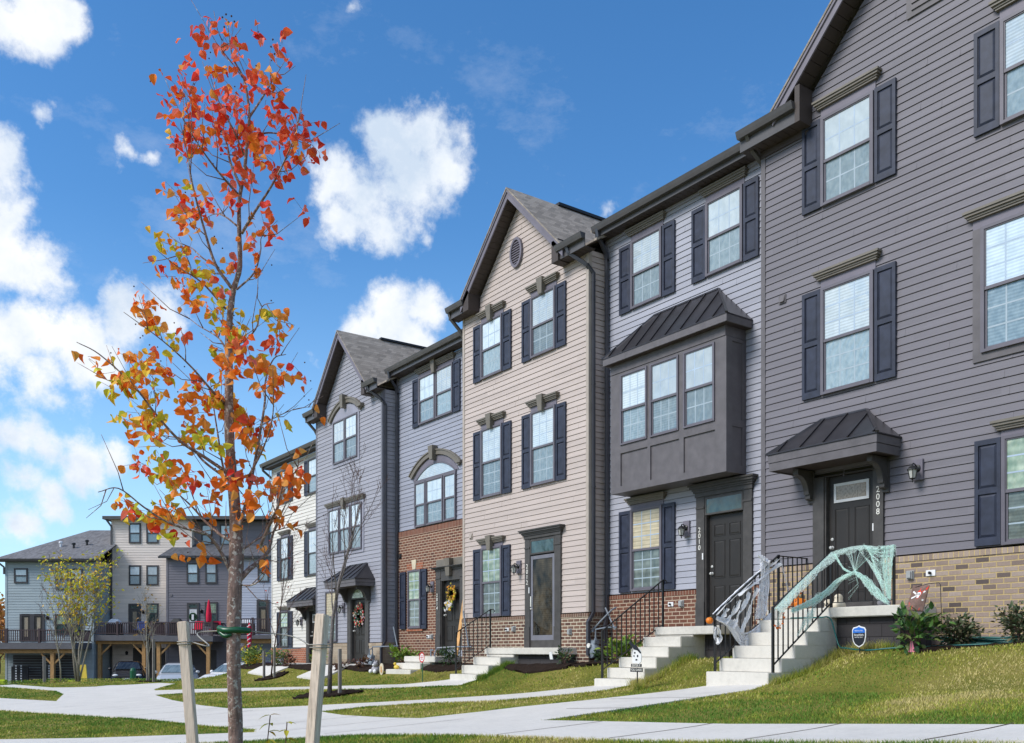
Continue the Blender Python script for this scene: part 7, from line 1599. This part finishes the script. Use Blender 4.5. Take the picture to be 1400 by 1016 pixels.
# orange-leaved trees at the far left and a wood behind the viewer (it shows in the window panes)
def far_tree(u, dep, h, label, pal, seed):
    p = view_pt((u-700)/1270*dep, dep, -2.1); t_, e_ = bare_tree(label, p.x, p.y, -2.1, h, .16, seed, first=.2, levels=3, mat='bark_twig'); t_.name = 'far_tree'; add_leaves(t_, e_, 900, pal, .32, seed, .5)
far_tree(-8, 72, 5.2, 'orange-leaved tree at the far left beyond the blue-grey house', [(.55,.22,.05),(.6,.32,.08),(.45,.18,.06)], 41); far_tree(-2, 85, 4.2, 'rust-leaved tree farther back at the left edge', [(.5,.25,.08),(.55,.3,.1)], 43)
V, F2, T = [], [], []; rnd = random.Random(77); m = MB()
for k_ in range(260):
    x, y = rnd.uniform(-75, 50), rnd.uniform(-58, -40); h_ = rnd.uniform(6, 10.5); z = -2.; m.tube([(x, y, z), (x+rnd.gauss(0, .4), y, z+h_*.55), (x+rnd.gauss(0, .7), y, z+h_)], [.16, .11, .03], 5)
    for j in range(10):
        zz = z+h_*rnd.uniform(.3, .95); a = rnd.random()*6.28; L_ = rnd.uniform(.8, 2.2); m.tube([(x, y, zz), (x+L_*math.cos(a), y+L_*math.sin(a)*.5, zz+L_*.6)], [.05, .015], 4)
    for j in range(26):
        c = Vector((x+rnd.gauss(0, 1.3), y+rnd.gauss(0, 1.), z+h_*rnd.uniform(.15, .98))); ln = rnd.uniform(.4, .9); leaf(V, F2, T, c, Vector((rnd.gauss(0,1), rnd.gauss(0,1), rnd.gauss(0,1))), Vector((0, 1, rnd.gauss(0,1))), ln, ln*.7, rnd.choice([(.30,.20,.09),(.24,.17,.07),(.36,.26,.12),(.16,.17,.06),(.40,.30,.16)]))
wd = leaf_mesh('woodland', V, F2, T, 'leaf_shrub', None); tag(wd, kind='stuff')
wt = m.build('woodland_trunks', 'bark_grey'); tag(wt, kind='stuff')
# ---------------------------------------------------------------- camera, sun, sky
cam = bpy.data.cameras.new('camera'); co = bpy.data.objects.new('camera', cam); COL.objects.link(co)
co.location = (0, -DY, 0); co.rotation_euler = (R(90), 0, math.atan2(C, S))
cam.sensor_width = 36; cam.lens = 36*1270/1400.; cam.shift_y = (889-508)/1400.; cam.clip_end = 3000; cam.clip_start = .05
scene.camera = co
SUN_AZ = math.atan2(-.45, -.89); SUN_EL = R(42)     # soft lamp added over the lawn, front left; the fronts lie in shade
sd = Vector((-.18*math.cos(SUN_EL), -.984*math.cos(SUN_EL), math.sin(SUN_EL))).normalized()
sl = bpy.data.lights.new('front_fill', 'SUN'); sl.energy = 2.6; sl.angle = R(24); sl.color = (1, .97, .92)
so = bpy.data.objects.new('front_fill', sl); COL.objects.link(so); so.rotation_euler = sd.to_track_quat('Z', 'Y').to_euler()
w = bpy.data.worlds.new('World'); scene.world = w; w.use_nodes = True
t = w.node_tree; t.nodes.clear(); k = NB(t)
out = k.n('ShaderNodeOutputWorld'); bg = k.n('ShaderNodeBackground'); t.links.new(bg.outputs[0], out.inputs[0])
sky = k.n('ShaderNodeTexSky', sky_type='NISHITA'); sky.sun_disc = False; sky.sun_elevation = SUN_EL
sky.sun_rotation = math.atan2(sd.x, sd.y); sky.altitude = 100; sky.air_density = 1.0; sky.dust_density = .1; sky.ozone_density = 3.0
d = k.n('ShaderNodeTexCoord').outputs['Generated']
def pix_dir(u, v):
    l, z = (u-700)/1270., (889-v)/1270.
    return Vector((l*S-C, l*C+S, z)).normalized()
BL = [(535,212,66),(560,245,86),(485,250,62),(470,300,48),(540,310,58),(605,245,48),(440,280,30),(590,335,24),(520,172,30),(575,185,40),
      (545,440,52),(600,430,42),(505,445,36),(575,465,45),
      (10,480,82),(95,475,66),(175,440,54),(235,435,42),(40,520,48),(145,495,44),
      (8,255,62),(30,300,42),(15,360,66),(5,215,44),(45,30,62),(90,40,36),(10,20,60),
      (60,165,26),(75,150,18),(180,200,24),(215,212,18),(170,225,14),(65,190,14),
      (22,605,44),(110,640,48),(60,690,40),(20,660,34),(20,725,36),(150,622,30),
      (470,6,22),(435,480,14),(600,320,20),(630,310,12),(860,280,20),(830,300,18)]
nv = k.n('ShaderNodeTexNoise'); nv.inputs['Scale'].default_value = 11; nv.inputs['Detail'].default_value = 6; t.links.new(d, nv.inputs['Vector'])
wv = k.n('ShaderNodeVectorMath', operation='SUBTRACT'); t.links.new(nv.outputs['Color'], wv.inputs[0]); wv.inputs[1].default_value = (.5, .5, .5)
ws = k.n('ShaderNodeVectorMath', operation='SCALE'); t.links.new(wv.outputs[0], ws.inputs[0]); ws.inputs['Scale'].default_value = .075
wd = k.n('ShaderNodeVectorMath', operation='ADD'); t.links.new(d, wd.inputs[0]); t.links.new(ws.outputs[0], wd.inputs[1]); dw = wd.outputs[0]
val = None
for (u, v, r) in BL:
    c = pix_dir(u, v); r1 = math.acos(max(-1, min(1, c.dot(pix_dir(u+r, v))))); r2 = math.acos(max(-1, min(1, c.dot(pix_dir(u, v+r))))); rr = max(r1, r2)*.98
    dp = k.n('ShaderNodeVectorMath', operation='DISTANCE'); t.links.new(dw, dp.inputs[0]); dp.inputs[1].default_value = c
    f = k.math('SUBTRACT', 1., k.math('DIVIDE', dp.outputs['Value'], rr))
    if r < 27: f = k.math('SUBTRACT', k.math('MULTIPLY', f, .62), .16)
    val = f if val is None else k.math('SMOOTH_MAX', val, f, .12)
# broken cloud over the rest of the sky (behind the viewer), seen only in the window panes
sp = k.sep(d)
back = k.math('ADD', k.math('MULTIPLY', sp[1], -1.6), -.05, clamp=False)
n0 = k.noise(d, 2.3, 6, .6)
val2 = k.math('SUBTRACT', k.math('MULTIPLY', n0, 2.4), 1.0); val2 = k.math('MINIMUM', val2, k.math('MULTIPLY', back, 2.2))
val = k.math('MAXIMUM', k.math('MAXIMUM', val, -1.), val2)
warp = k.noise(d, 9., 9, .62); fine = k.noise(d, 26., 9, .65)
fld = k.math('ADD', val, k.math('ADD', k.math('MULTIPLY', k.math('SUBTRACT', warp, .5), 1.9), k.math('MULTIPLY', k.math('SUBTRACT', fine, .5), 1.7)))
mr = k.n('ShaderNodeMapRange', interpolation_type='SMOOTHSTEP'); mr.inputs['From Min'].default_value = -.12; mr.inputs['From Max'].default_value = .62; t.links.new(fld, mr.inputs['Value'])
wisp = k.noise(k.comb(k.math('MULTIPLY', sp[0], 1.), sp[1], k.math('MULTIPLY', sp[2], 2.)), 5., 9, .68)
wm = k.math('MULTIPLY', k.ramp(wisp, [(.56, (0,0,0)), (.85, (1,1,1))]), .30)
mask = k.math('MAXIMUM', mr.outputs[0], wm)
hs = k.n('ShaderNodeHueSaturation'); hs.inputs['Saturation'].default_value = 1.25; hs.inputs['Value'].default_value = 1.
t.links.new(sky.outputs[0], hs.inputs['Color'])
shade = k.ramp(k.math('ADD', k.noise(d, 8., 9, .62), k.math('MULTIPLY', mr.outputs[0], -.06)), [(.30, (3.3, 3.9, 4.7)), (.45, (4.6, 4.9, 5.3)), (.58, (5.5, 5.55, 5.6))])
low = k.math('MULTIPLY', k.math('POWER', k.math('SUBTRACT', 1., k.math('MINIMUM', k.math('MAXIMUM', k.math('DIVIDE', sp[2], .42), 0.), 1.)), 1.6), .78)
skyc = k.mix(low, hs.outputs[0], (3.0, 4.7, 6.4, 1))
t.links.new(k.mix(mask, skyc, shade), bg.inputs[0]); bg.inputs[1].default_value = .15
scene.cycles.transparent_max_bounces = 48
scene.view_settings.view_transform = 'Standard'; scene.view_settings.look = 'None'; scene.view_settings.exposure = .38; scene.view_settings.gamma = 1
